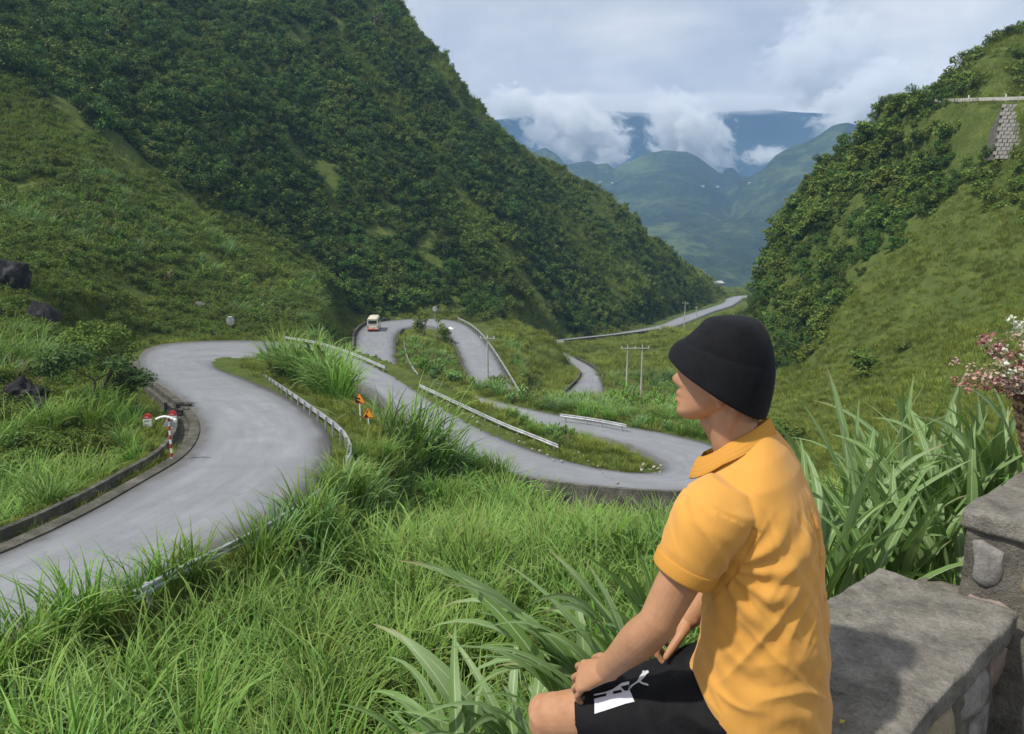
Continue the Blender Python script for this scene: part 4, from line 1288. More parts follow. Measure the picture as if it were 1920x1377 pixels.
# ---- convex mirrors
mirror_m = simple("mirror_face", (0.55, 0.57, 0.58), 0.25, 0.6, 0.4, var=0.05)
def convex_mirror(px, py, Y, label, r=0.5):
    p = at(px, py, Y); gz = ground_z(p[0], Y)[0]; h = p[2] - gz
    e = empty("convex_mirror", (p[0], Y, gz), 0.1)
    bm = bmesh.new(); bm_tube(bm, [(0, 0.1, -0.3), (0, 0.1, h)], 0.05, 8); bm_obj("post", bm, post_m, e)
    bm = bmesh.new()
    rings = []
    for i in range(6):
        a = i / 5 * 0.9
        rings.append([bm.verts.new((r * math.sin(a) / math.sin(0.9) * math.cos(t * math.pi / 10), -0.14 * math.cos(a) + 0.07, h + r * math.sin(a) / math.sin(0.9) * math.sin(t * math.pi / 10))) for t in range(20)] if i else [bm.verts.new((0, -0.07, h))])
    for t in range(20):
        bm.faces.new((rings[0][0], rings[1][t], rings[1][(t + 1) % 20]))
        for a, b in zip(rings[1:], rings[2:]):
            bm.faces.new((a[t], b[t], b[(t + 1) % 20], a[(t + 1) % 20]))
    bm_obj("mirror_face", bm, mirror_m, e, True)
    bm = bmesh.new()
    for t in range(20):
        pass
    ringp = [(r * 1.02 * math.cos(t * math.pi / 10), 0.0, h + r * 1.02 * math.sin(t * math.pi / 10)) for t in range(21)]
    bm_tube(bm, ringp, 0.05, 6, False); bm_obj("rim", bm, post_m, e, True)
    V = [(-r * 0.5, -0.2, h + r * 0.95), (r * 0.5, -0.2, h + r * 0.95), (r * 0.5, 0.1, h + r * 1.12), (-r * 0.5, 0.1, h + r * 1.12)]
    V += [(a, b, c + 0.03) for a, b, c in V]
    pydata("visor", V, [(0, 1, 2, 3), (7, 6, 5, 4), (0, 4, 5, 1), (1, 5, 6, 2), (2, 6, 7, 3), (3, 7, 4, 0)], post_m, e)
    return tag(e, label, "traffic mirror", "convex mirrors at the bends")
convex_mirror(432, 602, 96, "round convex traffic mirror on the grass outside the first bend")
convex_mirror(815, 580, 166, "round convex traffic mirror at the dark foot of the mountain, third bend", 0.48)

# ---- utility poles
def pole(px, py_top, Y, label, arm=2.4, pair=0.0, rz=0.0):
    top = at(px, py_top, Y); gz = ground_z(top[0], Y)[0]; h = top[2] - gz
    e = empty("utility_pole", (top[0], Y, gz), rz)
    for x in ((0.0,) if not pair else (-pair / 2, pair / 2)):
        bm = bmesh.new(); bm_tube(bm, [(x, 0, -0.5), (x, 0, h)], [0.17, 0.10], 8); bm_obj("shaft", bm, concrete, e)
    w = arm + pair
    bm = bmesh.new(); bm_box(bm, (w, 0.1, 0.12), (0, -0.12, h - 0.5)); ca = bm_obj("crossarm", bm, concrete, e)
    for x in (-w / 2 + 0.1, 0.0, w / 2 - 0.1):
        bm = bmesh.new(); bm_tube(bm, [(x, -0.12, h - 0.45), (x, -0.12, h - 0.18)], [0.06, 0.045], 7); bm_obj("insulator", bm, white_paint, ca)
    tag(e, label, "utility pole", "concrete utility poles")
    return top
t_a = pole(914, 628, 101, "lone utility pole in front of the third bend's road", 2.0)
pk = 110 / FPX
t_b = pole(1191, 647, 110, "twin utility poles joined by a crossarm above the grass hollow", 2.0, 28 * pk)
t_c = pole(1285, 566, 252, "slender utility pole beside the far road", 2.0)
t_d = pole(1306, 575, 285, "small distant utility pole where the far road narrows", 1.2)
wire_m = simple("wire", (0.02, 0.02, 0.02), 0.6)
def wire(a, b, sag, label):
    a = np.array(a); b = np.array(b)
    P = [a + (b - a) * t - np.array([0, 0, sag * 4 * t * (1 - t)]) for t in np.linspace(0, 1, 17)]
    bm = bmesh.new(); bm_tube(bm, P, 0.012, 4)
    tag(bm_obj("power_line", bm, wire_m), label, "cable")
wire(t_a + np.array([0.9, 0, -0.2]), t_b + np.array([-1.8, 0, -0.2]), 0.8, "thin power line from the lone pole to the twin poles")
wire(t_b + np.array([1.6, 0, -0.2]), t_c + np.array([0, 0, -0.2]), 2.5, "thin power line from the twin poles to the far pole")

# ---- bus
bus_cream = simple("bus_cream_paint", (0.70, 0.66, 0.52), 0.35, 0.5, var=0.04)
bus_glass = simple("bus_glass", (0.02, 0.025, 0.03), 0.15, 0.6)
bus_red = simple("bus_red_paint", (0.45, 0.08, 0.04), 0.4, 0.5)
tyre_m = simple("tyre_rubber", (0.015, 0.015, 0.015), 0.85, 0.2)
lamp_red = simple("tail_lamp", (0.5, 0.02, 0.02), 0.3, 0.5)
bk = int(np.argmin(np.linalg.norm(RC - atz(701, 617, -19.55), axis=1)))
bp = RC[bk] + np.array([0, 0, 0.03]); 
bp2 = atz(699, 622, -19.5); bp2[2] = bp[2]
bus = empty("minibus", bp2, R(6))
bw, bl, bh = 2.15, 7.0, 2.75
def bus_section(y, wtop, zt, zb):
    """rounded cross-section"""
    w = bw / 2
    return [(-w, y, zb), (w, y, zb), (w, y, 1.3), (w - 0.06, y, 1.9), (wtop + 0.02, y, zt - 0.22), (wtop - 0.14, y, zt - 0.06), (0, y, zt), (-wtop + 0.14, y, zt - 0.06), (-wtop - 0.02, y, zt - 0.22), (-w + 0.06, y, 1.9), (-w, y, 1.3)]
secs = [bus_section(0.0, 0.88, bh - 0.12, 0.45), bus_section(0.12, 0.93, bh - 0.02, 0.38), bus_section(0.6, 0.95, bh, 0.36), bus_section(5.6, 0.95, bh, 0.36), bus_section(6.4, 0.92, bh - 0.15, 0.38)]
fr = [(x * 0.93, 6.95 if z < 1.35 else 6.95 - (z - 1.35) * 0.35, z if z < 1.35 else 1.35 + (z - 1.35) * 0.93) for x, y, z in bus_section(0, 0.88, bh - 0.1, 0.42)]
secs.append(fr)
V = [v for s_ in secs for v in s_]; k_ = 11
F = [(i * k_ + j, i * k_ + (j + 1) % k_, (i + 1) * k_ + (j + 1) % k_, (i + 1) * k_ + j) for i in range(len(secs) - 1) for j in range(k_)]
F += [tuple(range(k_)), tuple(range((len(secs) - 1) * k_, len(secs) * k_))[::-1]]
pydata("body", V, F, bus_cream, bus)
def boxpart(name, size, loc, mat, parent, bevel=0.02, rot=(0, 0, 0)):
    bm = bmesh.new(); bm_box(bm, size, loc, rot, bevel)
    return bm_obj(name, bm, mat, parent)
boxpart("rear_window", (1.62, 0.05, 0.66), (0, -0.02, 1.95), bus_glass, bus, 0.03, (0.06, 0, 0))
for sx in (-1, 1):
    for i in range(5):
        boxpart("side_window", (0.05, 1.0, 0.66), (sx * (bw / 2 - 0.045), 0.75 + i * 1.12, 1.92), bus_glass, bus, 0.02, (0, -sx * 0.12, 0))
    boxpart("tail_light", (0.16, 0.06, 0.42), (sx * 0.93, -0.02, 1.05), lamp_red, bus)
    boxpart("tail_light", (0.2, 0.05, 0.1), (sx * 0.75, -0.02, 2.5), lamp_red, bus)
    boxpart("side_stripe", (0.02, 6.4, 0.14), (sx * (bw / 2 + 0.002), 3.4, 0.95), bus_red, bus, 0)
    for y in (1.6, 5.6):
        bm = bmesh.new(); bm_tube(bm, [(sx * (bw / 2 - 0.28), y, 0.4), (sx * (bw / 2 + 0.02), y, 0.4)], 0.4, 18)
        ty = bm_obj("wheel", bm, tyre_m, bus)
        bm = bmesh.new(); bm_tube(bm, [(sx * (bw / 2 + 0.0), y, 0.4), (sx * (bw / 2 + 0.035), y, 0.4)], 0.22, 14); bm_obj("rim", bm, galv, ty)
    boxpart("mirror", (0.22, 0.1, 0.34), (sx * 1.22, 6.8, 2.0), black_paint, bus)
boxpart("bumper", (2.05, 0.2, 0.26), (0, -0.08, 0.52), bus_red, bus, 0.05)
boxpart("licence_plate", (0.42, 0.03, 0.2), (0, -0.04, 0.98), white_paint, bus, 0)
boxpart("underbody", (1.9, 6.6, 0.2), (0, 3.4, 0.32), black_paint, bus, 0.02)
boxpart("roof_vent", (0.8, 0.8, 0.14), (0, 1.6, bh + 0.02), bus_cream, bus, 0.04)
boxpart("roof_vent", (0.8, 0.8, 0.14), (0, 4.2, bh + 0.02), bus_cream, bus, 0.04)
boxpart("door_seam", (1.7, 0.02, 0.03), (0, -0.015, 1.45), black_paint, bus, 0)
tag(bus, "cream minibus driving away into the third bend", "bus")

# ---- rocks
def rock_mesh(seed, sub=4, rough=0.6):
    bm = bmesh.new(); bmesh.ops.create_icosphere(bm, subdivisions=sub, radius=1.0)
    rr_ = np.random.default_rng(seed)
    cuts = rr_.normal(size=(11, 3)); cuts /= np.linalg.norm(cuts, axis=1)[:, None]
    dd_ = rr_.uniform(0.55, 0.92, 11)
    for v in bm.verts:
        p = np.array(v.co)
        for c_, d_ in zip(cuts, dd_):
            ex = p.dot(c_) - d_
            if ex > 0:
                p = p - c_ * ex * 0.9
        q = p * 2.3 + seed
        p = p * (1 + rough * 0.5 * (math.sin(q[0] * 2.1 + q[1]) * math.sin(q[1] * 2.7 - q[2]) * 0.5 + math.sin(q[2] * 5.1 + q[0] * 4.0) * 0.18))
        v.co = p
    me = bpy.data.meshes.new("rock"); bm.to_mesh(me); bm.free()
    return me
def boulder(px, py, Y, w, h, mat, label, seed, name="boulder"):
    p = hit(px, py) if Y is None else at(px, py, Y)
    k_ = p[1] / FPX
    o = link(name, rock_mesh(seed), None, mat, False)
    sx, sz = w * k_ / 2 * 1.2, h * k_ / 2 * 1.2
    gz = ground_z(p[0], p[1])[0]
    q_ = np.array([0, 0, CAMZ]) + (p - np.array([0, 0, CAMZ])) * (1 - 0.9 / p[1])
    p = q_ if Y is None else p
    o.location = (p[0], p[1], p[2] + 0.25 * sz); o.scale = (sx, (sx + sz) / 2, sz); o.rotation_euler = (0.2 * seed % 0.5, 0.15, seed * 1.3)
    return tag(o, label, "rock" if name != "boulder" else "boulder", "loose rocks on the left slope")
boulder(22, 540, None, 66, 74, m_blackrock, "huge black boulder at the left edge, high on the slope", 3)
boulder(76, 610, None, 52, 56, m_blackrock, "dark jagged boulder downhill of the huge black one", 5)
boulder(-2, 598, None, 20, 24, m_blackrock, "dark boulder cut off by the left picture edge", 6)
boulder(45, 748, None, 74, 48, m_blackrock, "broad dark boulder under withered stalks beside the slope bushes", 8)
boulder(72, 775, None, 50, 40, m_blackrock, "dark rock tucked under the broad boulder", 9, "rock")
boulder(165, 897, None, 28, 30, m_greyrock, "grey rock on the low bank above the channel", 12, "rock")
boulder(20, 614, None, 16, 12, m_greyrock, "small grey rock below the huge black boulder", 14, "rock")
boulder(40, 692, None, 22, 22, m_greyrock, "pale grey rock half hidden by tall grass on the left", 15, "rock")
boulder(376, 574, None, 16, 12, m_greyrock, "pale round rock on the slope above the first bend", 17, "rock")
boulder(392, 580, None, 11, 9, m_greyrock, "small pale rock beside the pale round one above the first bend", 18, "rock")
boulder(402, 628, None, 20, 7, m_greyrock, "flat grey slab on the grass strip outside the first bend", 20, "rock")
boulder(3, 945, None, 10, 26, m_greyrock, "grey rock at the left edge low on the bank", 21, "rock")
o = boulder(846, 595, 152, 11, 9, white_paint, "white painted stone at the outside of the third bend", 25, "rock")
o.location.z = ground_z(o.location.x, o.location.y)[0] + 0.3
# black tarp heap at the guardrail's start
tp = atz(482, 694, -12.75); 
bm = bmesh.new()
bmesh.ops.create_icosphere(bm, subdivisions=4, radius=1.0)
for v in bm.verts:
    q = v.co
    f_ = 1 + 0.16 * math.sin(q.x * 9 + q.z * 7) + 0.12 * math.sin(q.y * 11 - q.x * 6) + 0.07 * math.sin(q.z * 23 + q.x * 17)
    v.co = Vector((q.x * 0.85 * f_, q.y * 0.55 * f_, max(q.z, -0.25) * 0.48 * f_))
tarp = bm_obj("tarpaulin", bm, simple("black_tarp", (0.012, 0.012, 0.014), 0.45, 0.5), None, True)
tarp.location = tp
tag(tarp, "crumpled black tarpaulin heap at the curved guardrail's upper end", "tarpaulin")
# pale stones along the verge of the long guardrail
vs_, fs_ = [], []
srcs = [rock_mesh(50 + i, 1, 0.35) for i in range(3)]
bm = bmesh.new()
for px, py, z in [(805 + i * 13 + random.uniform(-4, 4), 738 + i * 6.6 + random.uniform(0, 9), -15.45 - i * 0.078) for i in range(20)] + [(1085 + i * 9, 845 + i * 7 + random.uniform(0, 8), -16.9) for i in range(9)] + [(1200 + random.uniform(0, 45), 868 + random.uniform(0, 20), -17.4) for _ in range(16)]:
    p = atz(px, py, z)
    n0 = len(bm.verts)
    bm.from_mesh(srcs[random.randrange(3)]); bm.verts.ensure_lookup_table()
    s_ = random.uniform(0.05, 0.17)
    for v in bm.verts[n0:]:
        v.co = Vector((v.co.x * s_ + p[0], v.co.y * s_ + p[1], v.co.z * s_ * 0.8 + p[2] + 0.05))
m_pale = stone_mat("pale_rubble", [(0.2, 0.185, 0.15), (0.34, 0.32, 0.27), (0.5, 0.48, 0.42)], 3, 0.5, 0.05)
tag(bm_obj("roadside_stones", bm, m_pale), "pale rubble stones scattered on the guardrail verge", None, None, "stuff")

# ---- heaps of withered stalks
def withered(px, py, s, label, seed):
    p = hit(px, py)
    r2 = np.random.default_rng(seed)
    V, F_, U = blades(90, r2, (0.7, 1.5), 0.45, (0.1, 0.7), (0.8, 2.4), 0.05, 5)
    me = proto("withered_clump", V, F_, U, m_dry)
    o = link("withered_clump", me)
    o.location = p; o.scale = (s, s, s)
    tag(o, label, "withered plant", "withered brown clumps on the left slope")
withered(32, 515, 1.5, "withered brown clump behind the huge black boulder", 1)
withered(118, 482, 1.4, "withered brown clump high on the left slope", 2)
withered(305, 530, 1.9, "withered brown clump on the slope above the first bend", 3)
withered(45, 740, 1.1, "withered stalks covering the broad dark boulder", 4)
withered(128, 640, 1.2, "withered reddish stalks beside the jagged boulder", 5)

# ---- single trees and bushes
def limb(bm, p, d_, ln, r, depth, tips, r2):
    n_ = 4
    P = [Vector(p)]; dd = Vector(d_).normalized()
    for i in range(n_):
        dd = (dd + Vector(r2.normal(size=3)) * 0.16).normalized()
        P.append(P[-1] + dd * ln / n_)
    bm_tube(bm, P, [r * (1 - 0.45 * i / n_) for i in range(n_ + 1)], 6)
    if depth == 0:
        tips.append((P[-1], dd)); tips.append((P[-2], dd)); return
    for _ in range(3 if depth > 1 else 3):
        q = P[r2.integers(2, n_ + 1)]
        nd = (dd + Vector(r2.normal(size=3)) * 0.75 + Vector((0, 0, 0.12))).normalized()
        limb(bm, q, nd, ln * 0.66, r * 0.5, depth - 1, tips, r2)
def tree(px, py, Y, h, label, mat, seed, name="tree", leaf=(0.12, 0.26), n=1500, lean=(0, 0, 1), lob=0.33, cat="tree", base=None, depth=2, droop=0.0):
    r2 = np.random.default_rng(seed)
    p = base if base is not None else gp(px, py, Y)
    e = empty(name, p)
    bm = bmesh.new(); tips = []
    limb(bm, (0, 0, -0.3), lean, h * 0.5, h * 0.028, depth, tips, r2)
    bm_obj("trunk", bm, BARK, e, True)
    C = [np.array(t[0]) + np.array(t[1]) * 0.1 * h - np.array([0, 0, droop * h * r2.uniform()]) for t in tips]
    Rr = [np.array([1, 1, 0.6]) * h * lob * 0.42 * r2.uniform(0.6, 1.2) for _ in C]
    me = proto("crown", *leafcloud(n, r2, C, Rr, size=leaf, aspect=0.42, shell=0.25, flat=0.9), mat)
    link("crown", me, e)
    return tag(e, label, cat)
b0 = hit(178, 742)
tree(0, 0, 0, 6.0, "leafy tree leaning over the channel with branches drooping above the road", F_SHRUB, 4, base=b0, lean=(0.75, 0.1, 0.75), n=4200, leaf=(0.14, 0.30), droop=0.12, depth=2)
b1 = hit(165, 770)
tree(0, 0, 0, 4.4, "broad leaved bright bush below the leaning tree", leaf_mat("broad_leaf", [(0.05, 0.11, 0.03), (0.07, 0.14, 0.045)], trans=0.2), 9, "bush", base=b1, lean=(0.25, -0.1, 0.9), n=2200, leaf=(0.22, 0.42), lob=0.5, cat="bush")
b2 = hit(95, 640)
tree(0, 0, 0, 4.0, "loose brownish green bush right of the jagged boulder", F_SHRUB, 14, "bush", base=hit(190, 640), lean=(0.2, 0, 0.9), n=1600, leaf=(0.12, 0.25), lob=0.5, cat="bush")
tree(775, 600, 141, 6.5, "rounded dark tree on the island inside the third bend", F_SHRUB, 21, base=gp(790, 640, 138), n=1900, leaf=(0.25, 0.5), lob=0.42)
tree(775, 600, 141, 4.6, "smaller bush right of the rounded tree, inside the third bend", F_SHRUB, 23, "bush", base=gp(822, 645, 134), n=1300, leaf=(0.25, 0.45), lob=0.5, cat="bush")
tree(930, 700, 100, 3.2, "dark bush at the foot of the lone utility pole", F_TREE2, 25, "bush", base=gp(930, 720, 97), n=900, leaf=(0.2, 0.4), lob=0.5, cat="bush")
tree(705, 660, 110, 2.6, "small dark bush at the bus lane's lower end behind the guardrail", F_SHRUB, 29, "bush", base=gp(703, 690, 99), n=900, leaf=(0.18, 0.36), lob=0.5, cat="bush")
for px_, py_, h_, n_, lf_, lab_, mt_, sd_ in [(165, 1330, 2.0, 1500, (0.05, 0.15), "feathery pale green bush at the bottom left corner of the grass", F_BRIGHT, 61), (470, 1165, 1.9, 420, (0.12, 0.24), "leafy green herb standing in grass below the nearest road", F_SHRUB, 62),
                             (560, 1240, 1.7, 420, (0.12, 0.24), "broad leaved herb left of the bright low bush", F_SHRUB, 63), (645, 1265, 1.5, 520, (0.10, 0.2), "bright yellow green low bush in the foreground grass", F_BRIGHT, 64), (610, 1190, 1.8, 900, (0.06, 0.14), "dark fine leaved bush in the middle of the foreground grass", F_TREE2, 65)]:
    tree(0, 0, 0, h_, lab_, mt_, sd_, "bush", base=hit(px_, py_ + 30), n=n_, leaf=lf_, lob=0.6, cat="bush", depth=2)
tree(705, 40, 292, 15, "dark tree standing out near the left mountain's skyline", F_TREE, 27, base=hit(700, 62), n=1500, leaf=(0.6, 1.2), lob=0.4)
# little conifers on the far ridge
r2 = np.random.default_rng(3)
V, F_, U = [], [], []
for i in range(260):
    z = r2.uniform(0.08, 1.0) ** 0.8; a = r2.uniform(0, 6.28); rad = (1.03 - z) * 0.24 * r2.uniform(0.6, 1.1)
    c_ = np.array([rad * math.cos(a), rad * math.sin(a), z]); t_ = np.array([-math.sin(a), math.cos(a), 0]) * 0.05; o_ = np.array([math.cos(a), math.sin(a), -0.55]) * 0.085
    k_ = len(V); V += [c_ - t_, c_ + o_, c_ + t_, c_ - o_ * 0.4]; F_.append((k_, k_ + 1, k_ + 2, k_ + 3)); h_ = r2.uniform(); U += [(h_, 0.5)] * 4
con = proto("crown", np.array(V), np.array(F_), np.array(U), F_TREE)
bm = bmesh.new(); bm_tube(bm, [(0, 0, -0.1), (0, 0, 0.9)], [0.03, 0.006], 6); ctr = bpy.data.meshes.new("trunk"); bm.to_mesh(ctr); bm.free(); ctr.materials.append(BARK)
CONI = [(1262, 492), (1268, 496), (1275, 499), (1280, 506), (1285, 503), (1290, 512), (1297, 512), (1300, 520), (1306, 527), (1316, 532), (1255, 500), (1272, 508)]
for i, (px, py) in enumerate(CONI):
    b = hit(px, py, 250, 600)
    e = empty("conifer", b, i)
    s_ = b[1] / FPX * r2.uniform(13, 21); e.scale = (s_, s_, s_)
    link("crown", con, e); link("trunk", ctr, e)
    order = sorted(range(12), key=lambda q: CONI[q][0]).index(i)
    tag(e, "small dark conifer on the far ridge, " + ["leftmost", "second from the left", "third from the left", "fourth from the left", "fifth from the left", "sixth from the left", "sixth from the right", "fifth from the right", "fourth from the right", "third from the right", "second from the right", "rightmost"][order] + " of its row", "conifer", "conifers in a row on the far ridge")
# white shed roof beyond the far ridge
far_house(1344, 505, 465, 7, 4, 0.9, "long low white roofed shed on the far ridge", gnd=hit(1344, 506, 250, 700))

# ---- upper road on the right hill, with its stone retaining wall
ur = UR
o = sweep("upper_road", ur, [(2.6, 0.0), (2.6, -0.8), (-2.2, -0.8), (-2.2, 0.0)], m_kerb)
tag(o, "narrow road cut across the upper right hillside", None, None, "structure")
bm = bmesh.new()
rail_e = empty("roadside_barrier", ur[0])
sweep("beam", ur - ur[0] + np.array([0.0, 0.0, 0.6]), [(-2.0, 0), (-2.0, -0.5), (-2.15, -0.5), (-2.15, 0)], concrete, rail_e)
for i in range(4, len(ur), 3):
    bx = boxpart("post", (0.14, 0.14, 1.2), (0, 0, 0), white_paint, rail_e, 0)
    bx.location = ur[i] - ur[0] + np.array([-0.6, -1.6, 0.3])
tag(rail_e, "pale barrier along the upper hillside road", "barrier")
m_ashlar = stone_mat("grey_ashlar", [(0.12, 0.115, 0.1), (0.22, 0.21, 0.19), (0.33, 0.32, 0.29)], 0.8, 0.6, 0.1)
wall = empty("stone_retaining_wall", at(1900, 240, 113))
def wallp(px, py, Y): return at(px, py, Y) - np.array(wall.location)
rowsN, colsN = 14, 9
stone_meshes = []
for i in range(5):
    b = bmesh.new(); bm_box(b, (1, 1, 1), (0, 0, 0), (0, 0, 0), 0.08, 1)
    for v in b.verts: v.co += Vector(np.random.default_rng(i * 7 + 1).normal(size=3)) * 0.03
    ms = bpy.data.meshes.new("stone"); b.to_mesh(ms); b.free(); ms.materials.append(m_ashlar); stone_meshes.append(ms)
bmw = bmesh.new()
tl, tr, br, bl_ = wallp(1882, 197, 116.0), wallp(1990, 196, 111.0), wallp(1950, 300, 107.5), wallp(1862, 300, 110.0)
for r_ in range(rowsN):
    v0, v1 = r_ / rowsN, (r_ + 1) / rowsN
    vm = (v0 + v1) / 2
    a = tl + (bl_ - tl) * vm; b = tr + (br - tr) * vm
    nst = 10
    for c_ in range(nst):
        u = (c_ + 0.5 + (0.25 if r_ % 2 else -0.25)) / nst
        ctr_ = a + (b - a) * u
        o = link("stone", stone_meshes[(r_ * 3 + c_) % 5], wall)
        o.location = ctr_ + np.array([0, random.uniform(-0.06, 0.06), 0])
        o.scale = (np.linalg.norm(b - a) / nst * random.uniform(0.88, 0.97), 0.7, abs(tl[2] - bl_[2]) / rowsN * 0.94)
        o.rotation_euler = (-0.25, 0, math.atan2((b - a)[1], (b - a)[0]))
back = [tl, tr, br, bl_]
pydata("mortar_core", [p + np.array([0.1, 0.2, 0]) for p in back] + [p + np.array([0.2, 2.5, 0]) for p in back], [(3, 2, 1, 0), (4, 5, 6, 7), (0, 1, 5, 4), (1, 2, 6, 5), (2, 3, 7, 6), (3, 0, 4, 7)], m_kerb, wall)
tag(wall, "grey stone retaining wall holding up the upper right road", "retaining wall")
# orange scar in the cliff by the far road
# ================================================================== PARAPET, NEAR GRASS, FLOWER BASKET
WZ = -1.16                                             # top of the low block, relative to the camera
wA, wB, wC = atz(1650, 1065, WZ), atz(1905, 1145, WZ), atz(1690, 1377, WZ)
AX = (wB - wC); AX /= np.linalg.norm(AX)               # along the parapet, away from the camera
NO = np.array([-AX[1], AX[0], 0.0])                    # outwards, over the valley
def wl(a, n_, z):
    """parapet frame: a along, n_ outwards from the road-side face at corner B, z up from the ground"""
    p = wB + AX * a + NO * n_
    return np.array([p[0], p[1], z])
m_slab = stone_mat("weathered_cement", [(0.085, 0.08, 0.068), (0.21, 0.197, 0.17), (0.36, 0.34, 0.30)], 9, 1.0, 0.035)
m_mortar = stone_mat("rough_mortar", [(0.075, 0.07, 0.06), (0.16, 0.148, 0.125), (0.27, 0.25, 0.21)], 11, 1.0, 0.03)
m_st1 = stone_mat("pink_stone", [(0.15, 0.115, 0.10), (0.26, 0.205, 0.18), (0.38, 0.315, 0.28)], 9, 0.8, 0.01)
m_st2 = stone_mat("grey_stone", [(0.11, 0.105, 0.10), (0.22, 0.21, 0.195), (0.33, 0.32, 0.29)], 9, 0.8, 0.01)
m_st3 = stone_mat("ochre_stone", [(0.16, 0.13, 0.085), (0.27, 0.225, 0.15), (0.36, 0.31, 0.22)], 9, 0.8, 0.01)

def rough_block(name, a0, a1, n0, n1, z0, z1, mat, parent, amp, seed, res=0.03, chamfer=0.02):
    """box with knocked-off edges and an uneven surface"""
    bm = bmesh.new()
    bm_box(bm, (a1 - a0, n1 - n0, z1 - z0), ((a0 + a1) / 2, (n0 + n1) / 2, (z0 + z1) / 2), bevel=chamfer, seg=3)
    for ax, (lo, hi) in enumerate(((a0, a1), (n0, n1), (z0, z1))):
        k_ = int((hi - lo) / res)
        for i in range(1, k_):
            co_ = [0, 0, 0]; co_[ax] = lo + (hi - lo) * i / k_
            no_ = [0, 0, 0]; no_[ax] = 1
            bmesh.ops.bisect_plane(bm, geom=list(bm.verts) + list(bm.edges) + list(bm.faces), plane_co=co_, plane_no=no_)
    bm.normal_update()
    co_ = np.array([v.co for v in bm.verts]); no_ = np.array([v.normal for v in bm.verts])
    d_ = fbm(co_[:, 0] * 9 + co_[:, 2] * 5 + seed, co_[:, 1] * 9 + co_[:, 2] * 6, 3, seed) * amp
    d_ += fbm(co_[:, 0] * 34 + co_[:, 2] * 30, co_[:, 1] * 34 - co_[:, 2] * 27, 2, seed + 4) * amp * 0.45
    co_ = co_ + no_ * d_[:, None]
    M3 = np.stack([AX, NO, [0, 0, 1]], 0)
    w_ = co_ @ M3 + np.array([wB[0], wB[1], 0])
    for v, c_ in zip(bm.verts, w_):
        v.co = c_
    o = bm_obj(name, bm, mat, parent, True)
    return o
Z1 = CAMZ + WZ
Z2 = CAMZ - 0.92
WT = float((wA - wB) @ NO)
block1 = empty("parapet_block"); 
rough_block("cement_cap", -2.6, 0.0, -0.01, WT + 0.01, Z1 - 0.075, Z1, m_slab, block1, 0.02, 3, 0.03, 0.010)
rough_block("masonry_core", -2.6, -0.015, 0.02, WT - 0.015, -0.9, Z1 - 0.06, m_mortar, block1, 0.03, 5, 0.04, 0.02)
block2 = empty("parapet_block")
N0, N1 = -0.30, 0.20
A2 = 0.11
rough_block("cement_cap", A2, 2.6, N0 - 0.012, N1 + 0.01, Z2 - 0.06, Z2, m_slab, block2, 0.026, 8, 0.03, 0.012)
rough_block("masonry_core", A2 + 0.012, 2.6, N0 + 0.01, N1 - 0.005, -0.9, Z2 - 0.045, m_mortar, block2, 0.018, 9, 0.03, 0.012)
rough_block("rubble_footing", -0.03, A2 + 0.1, -0.28, 0.34, -0.9, Z1 - 0.07, m_mortar, block2, 0.04, 12, 0.04, 0.03)
# rubble stones bedded in the faces
rs = np.random.default_rng(5)
def bed_stones(block, face, cells, mats, seed):
    for i, (u, v_, w, h) in enumerate(cells):
        ns = 16
        th0 = np.linspace(0, 2 * math.pi, ns, endpoint=False)
        ph = rs.uniform(0, 6.28, 3)
        # squarish, irregular outline
        rad = 1 / np.maximum(np.abs(np.cos(th0)), np.abs(np.sin(th0))) ** 0.7 * (1 + 0.13 * np.sin(2 * th0 + ph[0]) + 0.10 * np.sin(3 * th0 + ph[1]) + 0.06 * np.sin(5 * th0 + ph[2])) * 0.92
        ring = [(math.cos(a) * w / 2 * r_, math.sin(a) * h / 2 * r_) for a, r_ in zip(th0, rad)]
        tilt = rs.normal(size=2) * 0.05
        V = []
        for sc_, dp in ((1.0, -0.02), (0.97, 0.004), (0.90, 0.011), (0.6, 0.013), (0.3, 0.013)):
            V += [face(u + x * sc_, v_ + y * sc_, dp + (x * tilt[0] + y * tilt[1]) * sc_ + rs.normal() * 0.0018 * (dp > 0)) for x, y in ring]
        V.append(face(u, v_, 0.014))
        F = []
        for r_ in range(4):
            for j in range(ns):
                F.append((r_ * ns + j, r_ * ns + (j + 1) % ns, (r_ + 1) * ns + (j + 1) % ns, (r_ + 1) * ns + j))
        F += [(4 * ns + j, 4 * ns + (j + 1) % ns, 5 * ns) for j in range(ns)]
        pydata("stone", V, F, mats[i % len(mats)], block, True)
# end face of the high block (faces the camera's left), and its road side
bed_stones(block2, lambda u, v_, d_: wl(A2 + 0.010 - d_, N0 + u, v_), [(0.42, Z2 - 0.17, 0.105, 0.15), (0.27, Z2 - 0.20, 0.11, 0.10), (0.12, Z2 - 0.13, 0.13, 0.10), (0.40, Z2 - 0.335, 0.15, 0.12), (0.10, Z2 - 0.28, 0.14, 0.13), (0.24, Z2 - 0.36, 0.12, 0.12), (0.32, Z2 - 0.49, 0.18, 0.13)], [m_st2, m_st3, m_st2, m_st1, m_st2], 1)
cells = []
for r_ in range(4):
    a = -2.5 + 0.1 * (r_ % 2)
    while a < -0.12:
        w = rs.uniform(0.16, 0.30)
        cells.append((a + w / 2, Z1 - 0.17 - r_ * 0.165, w * 0.86, rs.uniform(0.11, 0.145)))
        a += w
bed_stones(block1, lambda u, v_, d_: wl(u, 0.02 - d_, v_), cells, [m_st2, m_st3, m_st2, m_st1], 2)
